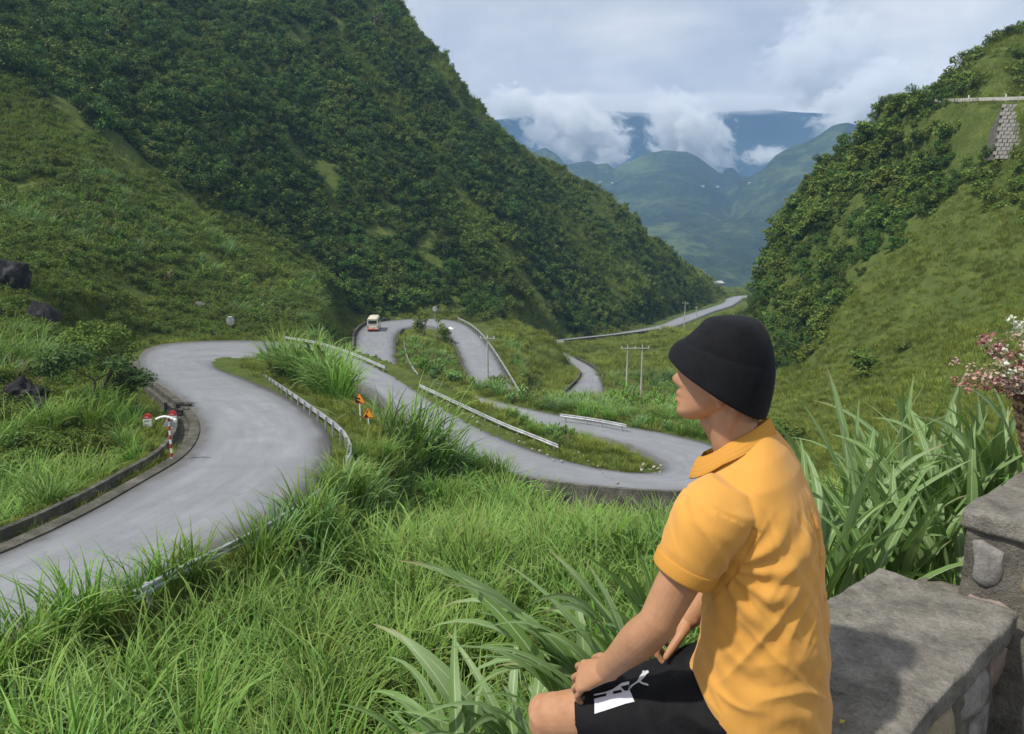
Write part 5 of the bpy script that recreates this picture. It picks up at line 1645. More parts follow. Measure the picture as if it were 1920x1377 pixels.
cells = [(0.12, Z1 - 0.17, 0.18, 0.13), (0.30, Z1 - 0.18, 0.14, 0.14), (0.10, Z1 - 0.35, 0.14, 0.13), (0.27, Z1 - 0.36, 0.16, 0.15)]
bed_stones(block1, lambda u, v_, d_: wl(-0.015 + d_, u, v_), cells, [m_st2, m_st3], 3)
tag(block1, "low stone parapet block with cracked cement top, under the seated man", "parapet")
tag(block2, "higher stone parapet block with pinkish stones at the right edge", "parapet")
# road-side apron the photographer stands on
V = [wl(-8, 0.05, 0), wl(6, 0.05, 0), wl(6, -9, 0), wl(-8, -9, 0)]
o = pydata("roadside_apron", V + [v - np.array([0, 0, 1.5]) for v in V], [(3, 2, 1, 0), (4, 5, 6, 7), (0, 1, 5, 4), (1, 2, 6, 5), (2, 3, 7, 6), (3, 0, 4, 7)], m_kerb)
tag(o, "gravelly road shoulder behind the parapet", None, None, "structure")
# small dry leaf on the cap
lf = atz(1573, 1360, WZ); lf[2] = Z1 + 0.006
V = [lf + np.array(q) for q in [(0, 0, 0), (0.006, 0.006, 0.004), (0.016, 0.004, 0.002), (0.007, -0.004, 0.001)]]
o = pydata("fallen_leaf", V + [v + np.array([0, 0, 0.0015]) for v in V], [(3, 2, 1, 0), (4, 5, 6, 7), (0, 1, 5, 4), (1, 2, 6, 5), (2, 3, 7, 6), (3, 0, 4, 7)], simple("yellow_leaf", (0.35, 0.30, 0.06), 0.7))
tag(o, "tiny yellowish leaf lying on the low parapet's cement top", "leaf")

# ---- big reed grasses right behind the parapet
m_reed, nt = new_mat("reed_leaf")
uv = N(nt, 'ShaderNodeUVMap', uv_map='UVMap').outputs[0]
s = N(nt, 'ShaderNodeSeparateXYZ'); L(nt, uv, s.inputs[0])
mid = mth(nt, 'ABSOLUTE', mth(nt, 'SUBTRACT', s.outputs[0], 0.5))
oi = N(nt, 'ShaderNodeObjectInfo').outputs['Random']
mp = N(nt, 'ShaderNodeMapping'); mp.inputs['Scale'].default_value = (26, 1.2, 1); L(nt, uv, mp.inputs[0])
st_ = noise(nt, mp.outputs[0], 1.0, 3, 0.6)
bc = mixc(nt, oi, (0.15, 0.26, 0.065), (0.26, 0.36, 0.17))
bc = mixc(nt, mth(nt, 'MULTIPLY', st_, 0.5), bc, (0.09, 0.19, 0.04))
bc = mixc(nt, ramp(nt, s.outputs[1], [(0.0, (1, 1, 1)), (0.25, (0, 0, 0))]), bc, (0.16, 0.26, 0.05))
bc = mixc(nt, ramp(nt, mid, [(0.0, (1, 1, 1)), (0.035, (0.8, 0.8, 0.8)), (0.06, (0, 0, 0))]), bc, (0.42, 0.49, 0.29))
brown = mth(nt, 'MULTIPLY', ramp(nt, s.outputs[1], [(0.86, (0, 0, 0)), (1.0, (1, 1, 1))]), ramp(nt, oi, [(0.6, (0, 0, 0)), (0.8, (1, 1, 1))]))
bc = mixc(nt, brown, bc, (0.28, 0.22, 0.10))
b_ = principled(nt, bc, 0.42, 0.35, bump(nt, st_, 0.3, 0.004))
t_ = N(nt, 'ShaderNodeBsdfTranslucent'); L(nt, mixc(nt, 0.5, bc, (0.22, 0.36, 0.03)), t_.inputs[0])
mx = N(nt, 'ShaderNodeMixShader'); mx.inputs[0].default_value = 0.27
L(nt, b_.outputs[0], mx.inputs[1]); L(nt, t_.outputs[0], mx.inputs[2]); finish(nt, mx)

def reed_leaf(base, az, ln, th, dr, w, tw, parent, pw=1.6, curl=0.0):
    nseg = 12
    p = np.array(base, float); V, F, U = [], [], []
    d_ = np.array([math.cos(az), math.sin(az)])
    for j in range(nseg + 1):
        f_ = j / nseg
        a = th + dr * f_ ** pw
        az2 = az + curl * f_ * f_
        d_ = np.array([math.cos(az2), math.sin(az2)])
        tang = np.array([d_[0] * math.sin(a), d_[1] * math.sin(a), math.cos(a)])
        nrm = np.array([-d_[0] * math.cos(a), -d_[1] * math.cos(a), math.sin(a)])
        sd = np.array([-d_[1], d_[0], 0]) * math.cos(tw * f_) + nrm * math.sin(tw * f_)
        nn_ = np.cross(sd, tang)
        ww = w * (0.35 + 1.6 * f_ if f_ < 0.4 else (1 - ((f_ - 0.4) / 0.6) ** 1.6)) + 0.0012
        fold = 0.22 * (1 - 0.5 * f_)
        up = -nn_ if nn_[2] < 0 else nn_
        V += [p - sd * ww / 2 + up * ww * fold, p - sd * ww / 4 + up * ww * fold * 0.42, p, p + sd * ww / 4 + up * ww * fold * 0.42, p + sd * ww / 2 + up * ww * fold]
        U += [(0, f_), (0.25, f_), (0.5, f_), (0.75, f_), (1, f_)]
        if j:
            k_ = 5 * j
            F += [(k_ - 5 + i, k_ - 4 + i, k_ + 1 + i, k_ + i) for i in range(4)]
        p = p + tang * ln / nseg
    me = proto("leaf", np.array(V), np.array(F), np.array(U), m_reed)
    o = link("leaf", me, parent, None, True)
    return o
stalk_m = simple("reed_stalk", (0.15, 0.24, 0.06), 0.6, 0.3, var=0.2)
def reed(x, y, n_, label, h=(1.0, 1.5), bias=None, bw=0.8, seed=0, dr=(0.9, 2.3), zoff=0.0, th=(0.02, 0.35)):
    r2 = np.random.default_rng(seed)
    z = ground_z(x, max(y, 2.31))[0] + zoff
    e = empty("reed_clump", (x, y, z))
    for s_ in range(3):
        bm = bmesh.new(); bx, by = r2.normal(size=2) * 0.06
        bm_tube(bm, [(bx, by, -0.1), (bx * 1.3, by * 1.3, h[0] * 0.35)], [0.013, 0.008], 7); bm_obj("stalk", bm, stalk_m, e)
    for i in range(n_):
        az = r2.uniform(0, 6.28) if bias is None or r2.uniform() > bw else bias + r2.normal() * 0.7
        ln = r2.uniform(*h)
        b_ = (r2.normal() * 0.09, r2.normal() * 0.09, r2.uniform(-0.05, 0.32) * h[0])
        reed_leaf(b_, az, ln, r2.uniform(*th), r2.uniform(*dr), r2.uniform(0.038, 0.062), r2.normal() * 0.7, e, r2.uniform(1.2, 2.2), r2.normal() * 0.4)
    return tag(e, label, "reed grass", "big reed grasses behind the parapet")
def reed_at(px, py, Y, *a, **k):
    """clump whose leaf bases are seen at the pixel"""
    p = at(px, py, Y)
    k['zoff'] = p[2] - ground_z(p[0], max(Y, 2.31))[0]
    return reed(p[0], Y, *a, **k)
LEFT = math.pi
reed_at(1130, 1450, 2.25, 30, "big reed clump arching left in front of the seated man's hand", h=(0.5, 0.9), bias=LEFT, bw=0.75, seed=31, dr=(0.9, 2.0), th=(0.1, 0.55))
reed_at(980, 1520, 2.5, 26, "big reed clump with drooping blades left of the man's knee", h=(0.5, 0.85), bias=LEFT, bw=0.7, seed=32, dr=(0.9, 2.0), th=(0.15, 0.6))
reed_at(1230, 1370, 2.5, 24, "big reed clump rising between the man's arms", h=(0.5, 0.85), bias=LEFT + 0.5, bw=0.4, seed=33, dr=(0.5, 1.7))
reed_at(880, 1570, 2.3, 16, "low reed clump at the bottom edge left of the knee", h=(0.5, 0.85), bias=LEFT, bw=0.7, seed=38, dr=(0.8, 2.0), th=(0.15, 0.6))
for i, (px, py, Y, n_, lab, hh) in enumerate([(1560, 1150, 2.75, 26, "reed clump just behind the man's back", (0.8, 1.15)),
                                          (1640, 1150, 3.1, 28, "reed clump behind the low parapet's far corner", (0.95, 1.35)),
                                          (1720, 1130, 3.0, 28, "reed clump in front of the high parapet block's corner", (0.8, 1.2)),
                                          (1600, 1080, 3.6, 24, "tall reed clump farther down the bank behind the man", (1.1, 1.55)),
                                          (1780, 1060, 3.5, 26, "tall reed clump behind the high parapet block's left end", (0.95, 1.4)),
                                          (1700, 1040, 4.0, 24, "tallest reed clump with upright spikes in the middle of the reeds", (1.2, 1.7)),
                                          (1880, 980, 3.6, 24, "reed clump at the right edge behind the high parapet block", (0.9, 1.3)),
                                          (1830, 1000, 4.3, 22, "far reed clump below the flower basket", (1.0, 1.5))]):
    reed_at(px, py + 25, Y, n_, lab, h=(hh[0] * 0.66, hh[1] * 0.66), seed=50 + i, dr=(0.3, 1.9), th=(0.0, 0.4))

# ---- flower basket standing on the high parapet block
cane = simple("basket_cane", (0.30, 0.19, 0.10), 0.6, 0.3, var=0.35, scale=40)
cane_d = simple("basket_cane_dark", (0.10, 0.06, 0.035), 0.7, 0.2, var=0.3, scale=40)
bpos = wl(0.0, 0.0, 0.0) * 0
bxy = at(1982, 800, 2.78)
basket = empty("wicker_basket", (bxy[0], bxy[1], Z2 + 0.005))
bh_ = 0.27
def brad(t): return 0.075 + 0.075 * t ** 0.8
for i in range(12):
    t_ = i / 11
    bm = bmesh.new()
    P = [(brad(t_) * math.cos(a) * (1 + 0.03 * math.sin(12 * a + math.pi * i)), brad(t_) * math.sin(a) * (1 + 0.03 * math.sin(12 * a + math.pi * i)), bh_ * t_ + 0.01) for a in np.linspace(0, 2 * math.pi, 49)]
    bm_tube(bm, P, 0.0105, 6, False)
    bm_obj("woven_band", bm, cane if i % 3 else cane_d, basket, True)
for i in range(24):
    a = 2 * math.pi * i / 24
    bm = bmesh.new()
    bm_tube(bm, [(brad(t_) * math.cos(a), brad(t_) * math.sin(a), bh_ * t_) for t_ in np.linspace(0, 1.02, 7)], 0.0065, 5)
    bm_obj("upright_cane", bm, cane, basket, True)
bm = bmesh.new(); bm_tube(bm, [((brad(1) + 0.004) * math.cos(a), (brad(1) + 0.004) * math.sin(a), bh_ + 0.014) for a in np.linspace(0, 2 * math.pi, 40)], 0.014, 7, False)
bm_obj("rim", bm, cane_d, basket, True)
bm = bmesh.new(); bm_tube(bm, [(0, 0, 0.0), (0, 0, 0.012)], 0.078, 20); bm_obj("base", bm, cane_d, basket)
tag(basket, "brown wicker basket at the right edge, holding wildflowers", "basket")

bq = empty("wildflower_bunch", (bxy[0], bxy[1], Z2 + 0.235))
petal_w = leaf_mat("white_petal", [(0.72, 0.72, 0.60), (0.82, 0.82, 0.74), (0.66, 0.70, 0.48)], trans=0.35, hue=0.0, val=0.15)
plume_m = leaf_mat("magenta_plume", [(0.20, 0.03, 0.06), (0.36, 0.10, 0.14), (0.46, 0.22, 0.22), (0.38, 0.25, 0.17)], trans=0.2, hue=0.0, val=0.2)
pink_m = leaf_mat("dusty_pink_bloom", [(0.48, 0.28, 0.26), (0.60, 0.42, 0.36), (0.50, 0.42, 0.24)], trans=0.2, hue=0.0, val=0.2)
stem_g = simple("flower_stem", (0.16, 0.22, 0.06), 0.6, 0.2, var=0.2)
r2 = np.random.default_rng(77)
def stem_pts(az, lean, ln, droop):
    P = [np.array([0.03 * math.cos(az), 0.03 * math.sin(az), 0.0])]
    a = lean
    for i in range(7):
        a = lean + droop * (i / 6) ** 1.6
        P.append(P[-1] + np.array([math.cos(az) * math.sin(a), math.sin(az) * math.sin(a), math.cos(a)]) * ln / 7)
    return P
def cluster(c, r, n_, size, mat, name, parent, stretch=(1, 1, 1)):
    me = proto(name, *leafcloud(n_, r2, [c], [np.array(stretch) * r], size=size, aspect=0.75, shell=0.2), mat)
    return link(name, me, parent)
for i in range(48):                                        # white sprays, mostly on the right and top
    az = r2.uniform(-1.4, 2.4) if i < 22 else r2.uniform(0, 6.28)
    P = stem_pts(az, r2.uniform(0.05, 0.85), r2.uniform(0.17, 0.36), r2.uniform(0, 0.5))
    bm = bmesh.new(); bm_tube(bm, P, [0.0022] * 7 + [0.0012], 5); st = bm_obj("stem", bm, stem_g, bq, True)
    for q in (5, 6, 7, 7):
        cluster(P[q] + r2.normal(size=3) * 0.016, 0.019, 16, (0.011, 0.020), petal_w, "white_blossom", st)
for i in range(20):                                        # pink and magenta plumes to the left
    az = math.pi + r2.normal() * 0.75
    P = stem_pts(az, r2.uniform(0.3, 1.2), r2.uniform(0.22, 0.40), r2.uniform(0.1, 0.8))
    bm = bmesh.new(); bm_tube(bm, P, [0.0022] * 7 + [0.0012], 5); st = bm_obj("stem", bm, stem_g, bq, True)
    mt = plume_m if i % 2 else pink_m
    for q in (3, 4, 5, 6, 7):
        cluster(P[q], 0.022, 26, (0.008, 0.018), mt, "plume", st, (1.2, 1.2, 0.9))
# one long hanging amaranth tail and one straw coloured spike
P = [np.array(p_) for p_ in [(-0.10, -0.05, 0.10), (-0.135, -0.06, 0.09), (-0.15, -0.06, 0.04), (-0.15, -0.06, -0.02), (-0.143, -0.06, -0.08), (-0.13, -0.06, -0.13)]]
bm = bmesh.new(); bm_tube(bm, P, [0.003] * 5 + [0.001], 5); st = bm_obj("stem", bm, plume_m, bq)
for q, rr_ in ((1, 0.02), (2, 0.02), (3, 0.013), (4, 0.007)):
    cluster(P[q], rr_, 40, (0.008, 0.018), plume_m, "hanging_plume", st, (0.8, 0.8, 1.6))
P = [np.array(p_) for p_ in [(-0.08, -0.03, 0.10), (-0.18, -0.05, 0.15), (-0.26, -0.06, 0.185), (-0.33, -0.06, 0.195)]]
bm = bmesh.new(); bm_tube(bm, P, [0.003, 0.003, 0.002, 0.001], 5); st = bm_obj("stem", bm, simple("straw", (0.42, 0.36, 0.16), 0.7), bq)
for q in (2, 3):
    cluster(P[q] * 0.97, 0.018, 20, (0.012, 0.022), G_DRY, "seed_spike", st, (2, 0.6, 0.6))
me = proto("greenery", *leafcloud(150, r2, [(0, 0, 0.05), (-0.05, 0, 0.09), (0.06, 0.02, 0.1)], [np.array([1, 1, 0.7]) * 0.07] * 3, size=(0.02, 0.045), aspect=0.4), F_SHRUB)
link("greenery", me, bq)
tag(bq, "bunch of white and magenta wildflowers filling the wicker basket", "flowers")
# ================================================================== PERSON seated on the low parapet block
PB = np.array([0.56, 1.62, Z1])                       # seat point on the block
def frame(deg):
    a = R(deg)
    return np.array([math.cos(a), math.sin(a), 0.0]), np.array([-math.sin(a), math.cos(a), 0.0])
BF, BL = frame(150)                                    # body: forward, left
HF, HL = frame(162)                                    # head is turned a little back towards the camera
UP = np.array([0, 0, 1.0])
def bw(f, l, u):
    return BF * f + BL * l + UP * u
def hw_(f, l, u):
    return HF * f + HL * l + UP * u

class MB:
    def __init__(self): self.V = []; self.F = []
    def add(self, V, F):
        k = len(self.V); self.V += [tuple(v) for v in V]; self.F += [tuple(i + k for i in f) for f in F]
    def loft(self, rings):
        """rings: lists of equal length points; both ends capped"""
        n_ = len(rings[0]); V = [p for r in rings for p in r]
        F = [(i * n_ + j, i * n_ + (j + 1) % n_, (i + 1) * n_ + (j + 1) % n_, (i + 1) * n_ + j) for i in range(len(rings) - 1) for j in range(n_)]
        c0, c1 = len(V), len(V) + 1
        V += [np.mean(rings[0], axis=0), np.mean(rings[-1], axis=0)]
        F += [(c0, (j + 1) % n_, j) for j in range(n_)]
        b = (len(rings) - 1) * n_
        F += [(c1, b + j, b + (j + 1) % n_) for j in range(n_)]
        self.add(V, F)
    def limb(self, pts, radii, seg=20, flat=None, flatdir=None):
        """smooth tapered limb; optional flattening along a direction"""
        P = catmull(np.hstack([np.array(pts, float), np.array(radii, float)[:, None]]), 0.012)
        C, rad = P[:, :3], P[:, 3]
        rings = []; prev = None
        for i in range(len(C)):
            t = C[min(i + 1, len(C) - 1)] - C[max(i - 1, 0)]; t = t / np.linalg.norm(t)
            if flatdir is not None:
                nrm = np.array(flatdir) - t * np.dot(flatdir, t)
            elif prev is None:
                nrm = np.cross(t, [0.3, 0.5, 0.81])
            else:
                nrm = prev - t * prev.dot(t)
            nrm = nrm / np.linalg.norm(nrm); prev = nrm
            b = np.cross(t, nrm)
            fl = flat if flat is not None else 1.0
            rings.append([C[i] + (nrm * math.cos(a) * fl + b * math.sin(a)) * rad[i] for a in np.linspace(0, 2 * math.pi, seg, endpoint=False)])
        # rounded ends
        def cap(i, sgn):
            t = C[1] - C[0] if i == 0 else C[-1] - C[-2]
            t = t / np.linalg.norm(t) * sgn
            out = []
            for a in (0.5, 0.85):
                out.append([C[i] + (np.array(p) - C[i]) * math.cos(a * 1.5) + t * rad[i] * math.sin(a * 1.5) * 0.9 for p in rings[i]])
            return out
        c0 = cap(0, -1); c1 = cap(len(C) - 1, 1)
        self.loft(c0[::-1] + rings + c1)
    def ell(self, c, ax, rot=None, seg=24):
        """ellipsoid with three axis vectors"""
        rings = []
        for t in np.linspace(0.06, math.pi - 0.06, 16):
            rings.append([np.array(c) + ax[2] * math.cos(t) + (ax[0] * math.cos(a) + ax[1] * math.sin(a)) * math.sin(t) for a in np.linspace(0, 2 * math.pi, seg, endpoint=False)])
        self.loft(rings)
    def mesh(self, name):
        me = bpy.data.meshes.new(name); me.from_pydata(self.V, [], self.F); me.update()
        bm = bmesh.new(); bm.from_mesh(me); bmesh.ops.recalc_face_normals(bm, faces=bm.faces); bm.to_mesh(me); bm.free()
        return me

def remesh(me, voxel, smooth=3, fac=0.5):
    o = bpy.data.objects.new("t", me); COL.objects.link(o)
    md = o.modifiers.new("r", 'REMESH'); md.mode = 'VOXEL'; md.voxel_size = voxel; md.use_smooth_shade = True
    if smooth:
        sm = o.modifiers.new("s", 'SMOOTH'); sm.iterations = smooth; sm.factor = fac
    dg = bpy.context.evaluated_depsgraph_get()
    out = bpy.data.meshes.new_from_object(o.evaluated_get(dg))
    bpy.data.objects.remove(o)
    return out
def co_of(me):
    a = np.empty(len(me.vertices) * 3, np.float32); me.vertices.foreach_get('co', a); return a.reshape(-1, 3).astype(float)
def no_of(me):
    a = np.empty(len(me.vertices) * 3, np.float32); me.vertices.foreach_get('normal', a); return a.reshape(-1, 3).astype(float)
def set_co(me, c):
    me.vertices.foreach_set('co', np.ascontiguousarray(c, np.float32).ravel()); me.update()

person = empty("person", PB)

# ---------------------------------------------------------------- body (one continuous surface)
B = MB()
# head as horizontal slices in the head frame
hz_ = [0.733, 0.738, 0.746, 0.756, 0.766, 0.778, 0.792, 0.81, 0.83, 0.85, 0.87, 0.89, 0.91, 0.93, 0.945, 0.955]
hfr = [0.170, 0.182, 0.1885, 0.189, 0.185, 0.182, 0.181, 0.179, 0.176, 0.174, 0.176, 0.168, 0.150, 0.128, 0.108, 0.085]
hbk = [0.140, 0.122, 0.105, 0.085, 0.062, 0.040, 0.022, 0.010, 0.003, -0.003, -0.005, -0.004, 0.0, 0.012, 0.035, 0.07]
hwd = [0.016, 0.027, 0.038, 0.048, 0.055, 0.060, 0.0635, 0.067, 0.070, 0.0725, 0.074, 0.075, 0.073, 0.066, 0.05, 0.02]
zz = np.arange(0.733, 0.9551, 0.0028)
fr_, bk_, wd_ = (np.interp(zz, hz_, q) for q in (hfr, hbk, hwd))
for q in (fr_, bk_, wd_):
    q[1:-1] = (q[:-2] + 2 * q[1:-1] + q[2:]) / 4
def bumpz(z, pairs):
    zs, vs = zip(*pairs); return np.interp(z, zs, vs, left=0, right=0)
rings = []
for z, a, b, w in zip(zz, fr_, bk_, wd_):
    c_ = b + 0.46 * (a - b)
    ring = []
    nose = bumpz(z, [(0.804, 0), (0.807, 0.010), (0.812, 0.019), (0.820, 0.0255), (0.828, 0.0265), (0.834, 0.021), (0.842, 0.014), (0.852, 0.007), (0.866, 0.002), (0.875, 0)])
    nsig = bumpz(z, [(0.80, 0.017), (0.812, 0.017), (0.825, 0.0125), (0.84, 0.009), (0.875, 0.009)])
    lip = bumpz(z, [(0.764, 0), (0.769, 0.004), (0.774, 0.0105), (0.779, 0.0105), (0.7835, 0.0035), (0.788, 0.0105), (0.794, 0.0115), (0.798, 0.007), (0.804, 0.003), (0.81, 0)])
    eye = math.exp(-((z - 0.851) / 0.011) ** 2)
    brow = math.exp(-((z - 0.869) / 0.008) ** 2)
    chk = math.exp(-((z - 0.828) / 0.018) ** 2)
    for t in np.linspace(0, 2 * math.pi, 72, endpoint=False):
        ct, st_ = math.cos(t), math.sin(t)
        e_ = 2 / 2.35
        x = abs(ct) ** e_ * (1 if ct > 0 else -1); y = abs(st_) ** e_ * (1 if st_ > 0 else -1)
        px_ = c_ + (a - c_) * x if x > 0 else c_ + (c_ - b) * x
        py_ = w * y
        if x > 0:
            px_ += nose * math.exp(-(py_ / max(nsig, 0.006)) ** 2) * 1.0 + lip * math.exp(-(py_ / 0.021) ** 2)
            px_ += -0.007 * eye * math.exp(-((abs(py_) - 0.031) / 0.012) ** 2) + 0.003 * brow * math.exp(-((abs(py_) - 0.028) / 0.02) ** 2)
            k_ = chk * math.exp(-((abs(py_) - 0.047) / 0.014) ** 2)
            px_ += 0.004 * k_; py_ += 0.002 * k_ * (1 if py_ > 0 else -1)
        ring.append(hw_(px_, py_, z))
    rings.append(ring)
B.loft(rings)
for sgn in (1, -1):                                    # ears: shell, rim and lobe
    c_ = hw_(0.094, sgn * 0.073, 0.815)
    t_ = HF * 0.25 + UP; t_ = t_ / np.linalg.norm(t_)
    o_ = HL * sgn
    s_ = np.cross(t_, o_)
    B.ell(c_, (s_ * 0.018, o_ * 0.010, t_ * 0.031))
    B.limb([c_ + t_ * -0.018 + s_ * 0.0, c_ + t_ * 0.0 - HF * 0.018 + o_ * 0.010, c_ + t_ * 0.024 - HF * 0.012 + o_ * 0.011, c_ + t_ * 0.031 + HF * 0.006 + o_ * 0.009], [0.004, 0.0045, 0.0045, 0.004], 8)
    B.ell(c_ - t_ * 0.029 + HF * 0.004 + o_ * 0.002, (HF * 0.009, o_ * 0.006, UP * 0.010))
# neck, blended from head frame to body frame
B.limb([hw_(0.075, 0, 0.80), hw_(0.066, 0, 0.745), hw_(0.055, 0, 0.70), bw(0.042, 0, 0.655), bw(0.02, 0, 0.60)], [0.056, 0.056, 0.057, 0.062, 0.085], 28)
B.limb([hw_(0.112, 0.0, 0.735), hw_(0.092, 0, 0.70), bw(0.075, 0, 0.655)], [0.026, 0.026, 0.024], 14)
for sgn in (1, -1):                                    # neck tendons, trapezius
    B.limb([hw_(0.055, sgn * 0.047, 0.79), hw_(0.072, sgn * 0.042, 0.72), bw(0.085, sgn * 0.022, 0.635)], [0.014, 0.015, 0.012], 12)
    B.limb([hw_(0.035, sgn * 0.025, 0.735), bw(0.022, sgn * 0.05, 0.655), bw(0.03, sgn * 0.12, 0.585)], [0.026, 0.022, 0.03], 14)
def torso_ring(f, u, af, ab, w, tilt, n_=40, p=2.4, grow=0.0):
    out = []
    for t in np.linspace(0, 2 * math.pi, n_, endpoint=False):
        ct, st_ = math.cos(t), math.sin(t)
        x = abs(ct) ** (2 / p) * (1 if ct > 0 else -1); y = abs(st_) ** (2 / p) * (1 if st_ > 0 else -1)
        df = ((af if x > 0 else ab) + grow) * x
        out.append(bw(f + df, (w + grow) * y, u + tilt * df))
    return out
B.loft([torso_ring(*r) for r in [(-0.02, 0.02, 0.10, 0.11, 0.15, 0), (-0.03, 0.12, 0.10, 0.11, 0.155, 0), (-0.03, 0.25, 0.095, 0.10, 0.145, 0), (-0.02, 0.40, 0.10, 0.10, 0.155, 0), (-0.005, 0.50, 0.10, 0.10, 0.16, 0), (0.005, 0.57, 0.085, 0.085, 0.13, -0.2), (0.02, 0.63, 0.06, 0.06, 0.08, -0.4)]])
# left arm (near), right arm
LS, LE, LW = bw(0.05, 0.172, 0.575), bw(0.150, 0.240, 0.318), bw(0.283, 0.180, 0.138)
RS_, RE, RW = bw(0.05, -0.172, 0.575), bw(0.085, -0.262, 0.315), bw(0.190, -0.165, 0.125)
for S_, E_, W_h in ((LS, LE, LW), (RS_, RE, RW)):
    m1 = S_ * 0.6 + E_ * 0.4; m2 = E_ * 0.68 + W_h * 0.32
    B.limb([S_, S_ * 0.8 + E_ * 0.2, m1, E_ * 0.85 + S_ * 0.15, E_, m2, E_ * 0.3 + W_h * 0.7, W_h], [0.058, 0.056, 0.050, 0.042, 0.041, 0.0435, 0.034, 0.0285], 24)
    B.ell(E_ - BF * 0.012 + UP * 0.0, (BF * 0.034, BL * 0.034, UP * 0.036))
def hand(wr, hd, hn, side, curl, parent, spread=0.10, thumb_out=0.7):
    """wrist point, pointing direction, back-of-hand normal, thumb side; palm, four fingers and thumb"""
    hd = hd / np.linalg.norm(hd); hn = hn - hd * hn.dot(hd); hn = hn / np.linalg.norm(hn)
    hs = np.cross(hd, hn) * side
    rings = []
    for t, w, th in ((-0.02, 0.028, 0.0225), (0.0, 0.028, 0.021), (0.02, 0.031, 0.0205), (0.045, 0.037, 0.0195), (0.07, 0.041, 0.0165), (0.088, 0.041, 0.013), (0.096, 0.037, 0.010)):
        c_ = wr + hd * t - hn * 0.10 * t * 0.6
        rings.append([c_ + hs * w * abs(math.cos(a)) ** 0.8 * (1 if math.cos(a) > 0 else -1) + hn * th * math.sin(a) for a in np.linspace(0, 2 * math.pi, 24, endpoint=False)])
    B.loft(rings)
    kn = wr + hd * 0.086 - hn * 0.006
    tips = []
    for i, (off_, lens, r0) in enumerate(((0.0325, (0.042, 0.026, 0.021), 0.0088), (0.0105, (0.047, 0.029, 0.022), 0.0090), (-0.0115, (0.043, 0.027, 0.021), 0.0085), (-0.0325, (0.034, 0.020, 0.018), 0.0076))):
        p = kn + hs * off_ - hd * (0.004 if i in (0, 2) else (0.012 if i == 3 else 0)) 
        dirr = hd + hs * off_ * spread * 70
        P = [p - hd * 0.02]; P.append(p)
        ang = 0.0
        B.ell(p + hn * 0.003, (hd * 0.011, hs * 0.0095, hn * 0.0095), seg=12)
        for s_, c_ in zip(lens, curl):
            ang += c_ * (1 + 0.06 * (i - 1.5))
            d_ = dirr * math.cos(ang) - hn * math.sin(ang); d_ = d_ / np.linalg.norm(d_)
            P.append(P[-1] + d_ * s_)
        Pm = [P[0], P[1], (P[1] + P[2]) / 2, P[2], (P[2] + P[3]) / 2, P[3], P[4]]
        B.limb(Pm, [r0, r0 * 1.02, r0 * 0.93, r0 * 0.98, r0 * 0.86, r0 * 0.88, r0 * 0.7], 12)
        tips.append((P[-1], P[-1] - P[-2], hs, hn))
    # thumb leaves the side of the palm near its base
    t0 = wr + hd * 0.016 + hs * 0.024 - hn * 0.008
    d1 = hd * 0.75 + hs * thumb_out - hn * 0.35; d1 = d1 / np.linalg.norm(d1)
    d2 = hd * 0.95 + hs * thumb_out * 0.55 - hn * 0.45; d2 = d2 / np.linalg.norm(d2)
    P = [t0, t0 + d1 * 0.040, t0 + d1 * 0.040 + d2 * 0.033, t0 + d1 * 0.040 + d2 * 0.058]
    B.limb(P, [0.0165, 0.0125, 0.0112, 0.0082], 12)
    B.ell(t0 + d1 * 0.012, (d1 * 0.03, hn * 0.015, hs * 0.016), seg=12)
    return tips
hand(LW + bw(0, 0, -0.002), bw(0.85, -0.10, -0.50), bw(0.42, 0.55, 0.72), 1, (0.40, 0.62, 0.45), None)
hand(RW + bw(0, 0, -0.002), bw(0.82, 0.36, -0.55), bw(0.45, -0.10, 0.88), -1, (0.75, 1.1, 0.8), None)
# legs
for sgn, kn, an in ((1, bw(0.455, 0.135, -0.078), bw(0.40, 0.12, -0.49)), (-1, bw(0.40, -0.135, -0.19), bw(0.37, -0.13, -0.60))):
    hp = bw(0.02, sgn * 0.095, 0.085)
    B.limb([hp, hp * 0.65 + kn * 0.35, hp * 0.3 + kn * 0.7, kn + (kn - hp) * -0.06, kn, kn * 0.93 + an * 0.07 - BF * 0.004, kn * 0.72 + an * 0.28 - BF * 0.018, kn * 0.45 + an * 0.55 - BF * 0.012, kn * 0.15 + an * 0.85, an],
           [0.088, 0.080, 0.069, 0.060, 0.0585, 0.056, 0.056, 0.047, 0.036, 0.034], 26)
    B.ell(kn + BF * 0.018 + UP * 0.010, (BF * 0.042, BL * 0.04, UP * 0.046))
    # foot
    B.limb([an + bw(-0.045, 0, -0.03), an + bw(0.0, 0, -0.035), an + bw(0.08, 0, -0.05), an + bw(0.15, 0, -0.064), an + bw(0.185, 0, -0.068)], [0.03, 0.036, 0.036, 0.034, 0.022], 18, 0.72, UP)
    for i in range(5):
        q = an + bw(0.175 - 0.009 * i, sgn * (0.026 - 0.013 * i) * -1, -0.07)
        B.limb([q, q + bw(0.035 - 0.003 * i, 0, -0.006)], [0.0125 - 0.001 * i, 0.010 - 0.001 * i], 10)
body_me = remesh(B.mesh("body"), 0.0029, 2, 0.5)
c = co_of(body_me)
hx, hl_, hu = c @ HF, c @ HL, c[:, 2]
lipm = np.exp(-((hu - 0.784) / 0.0125) ** 2) * np.clip((hx - 0.176) / 0.008, 0, 1) * np.exp(-(hl_ / 0.022) ** 4)
at_ = body_me.attributes.new("lips", 'FLOAT', 'POINT'); at_.data.foreach_set('value', lipm.astype(np.float32))
m_skin, nt = new_mat("skin")
co = objcoord(nt)
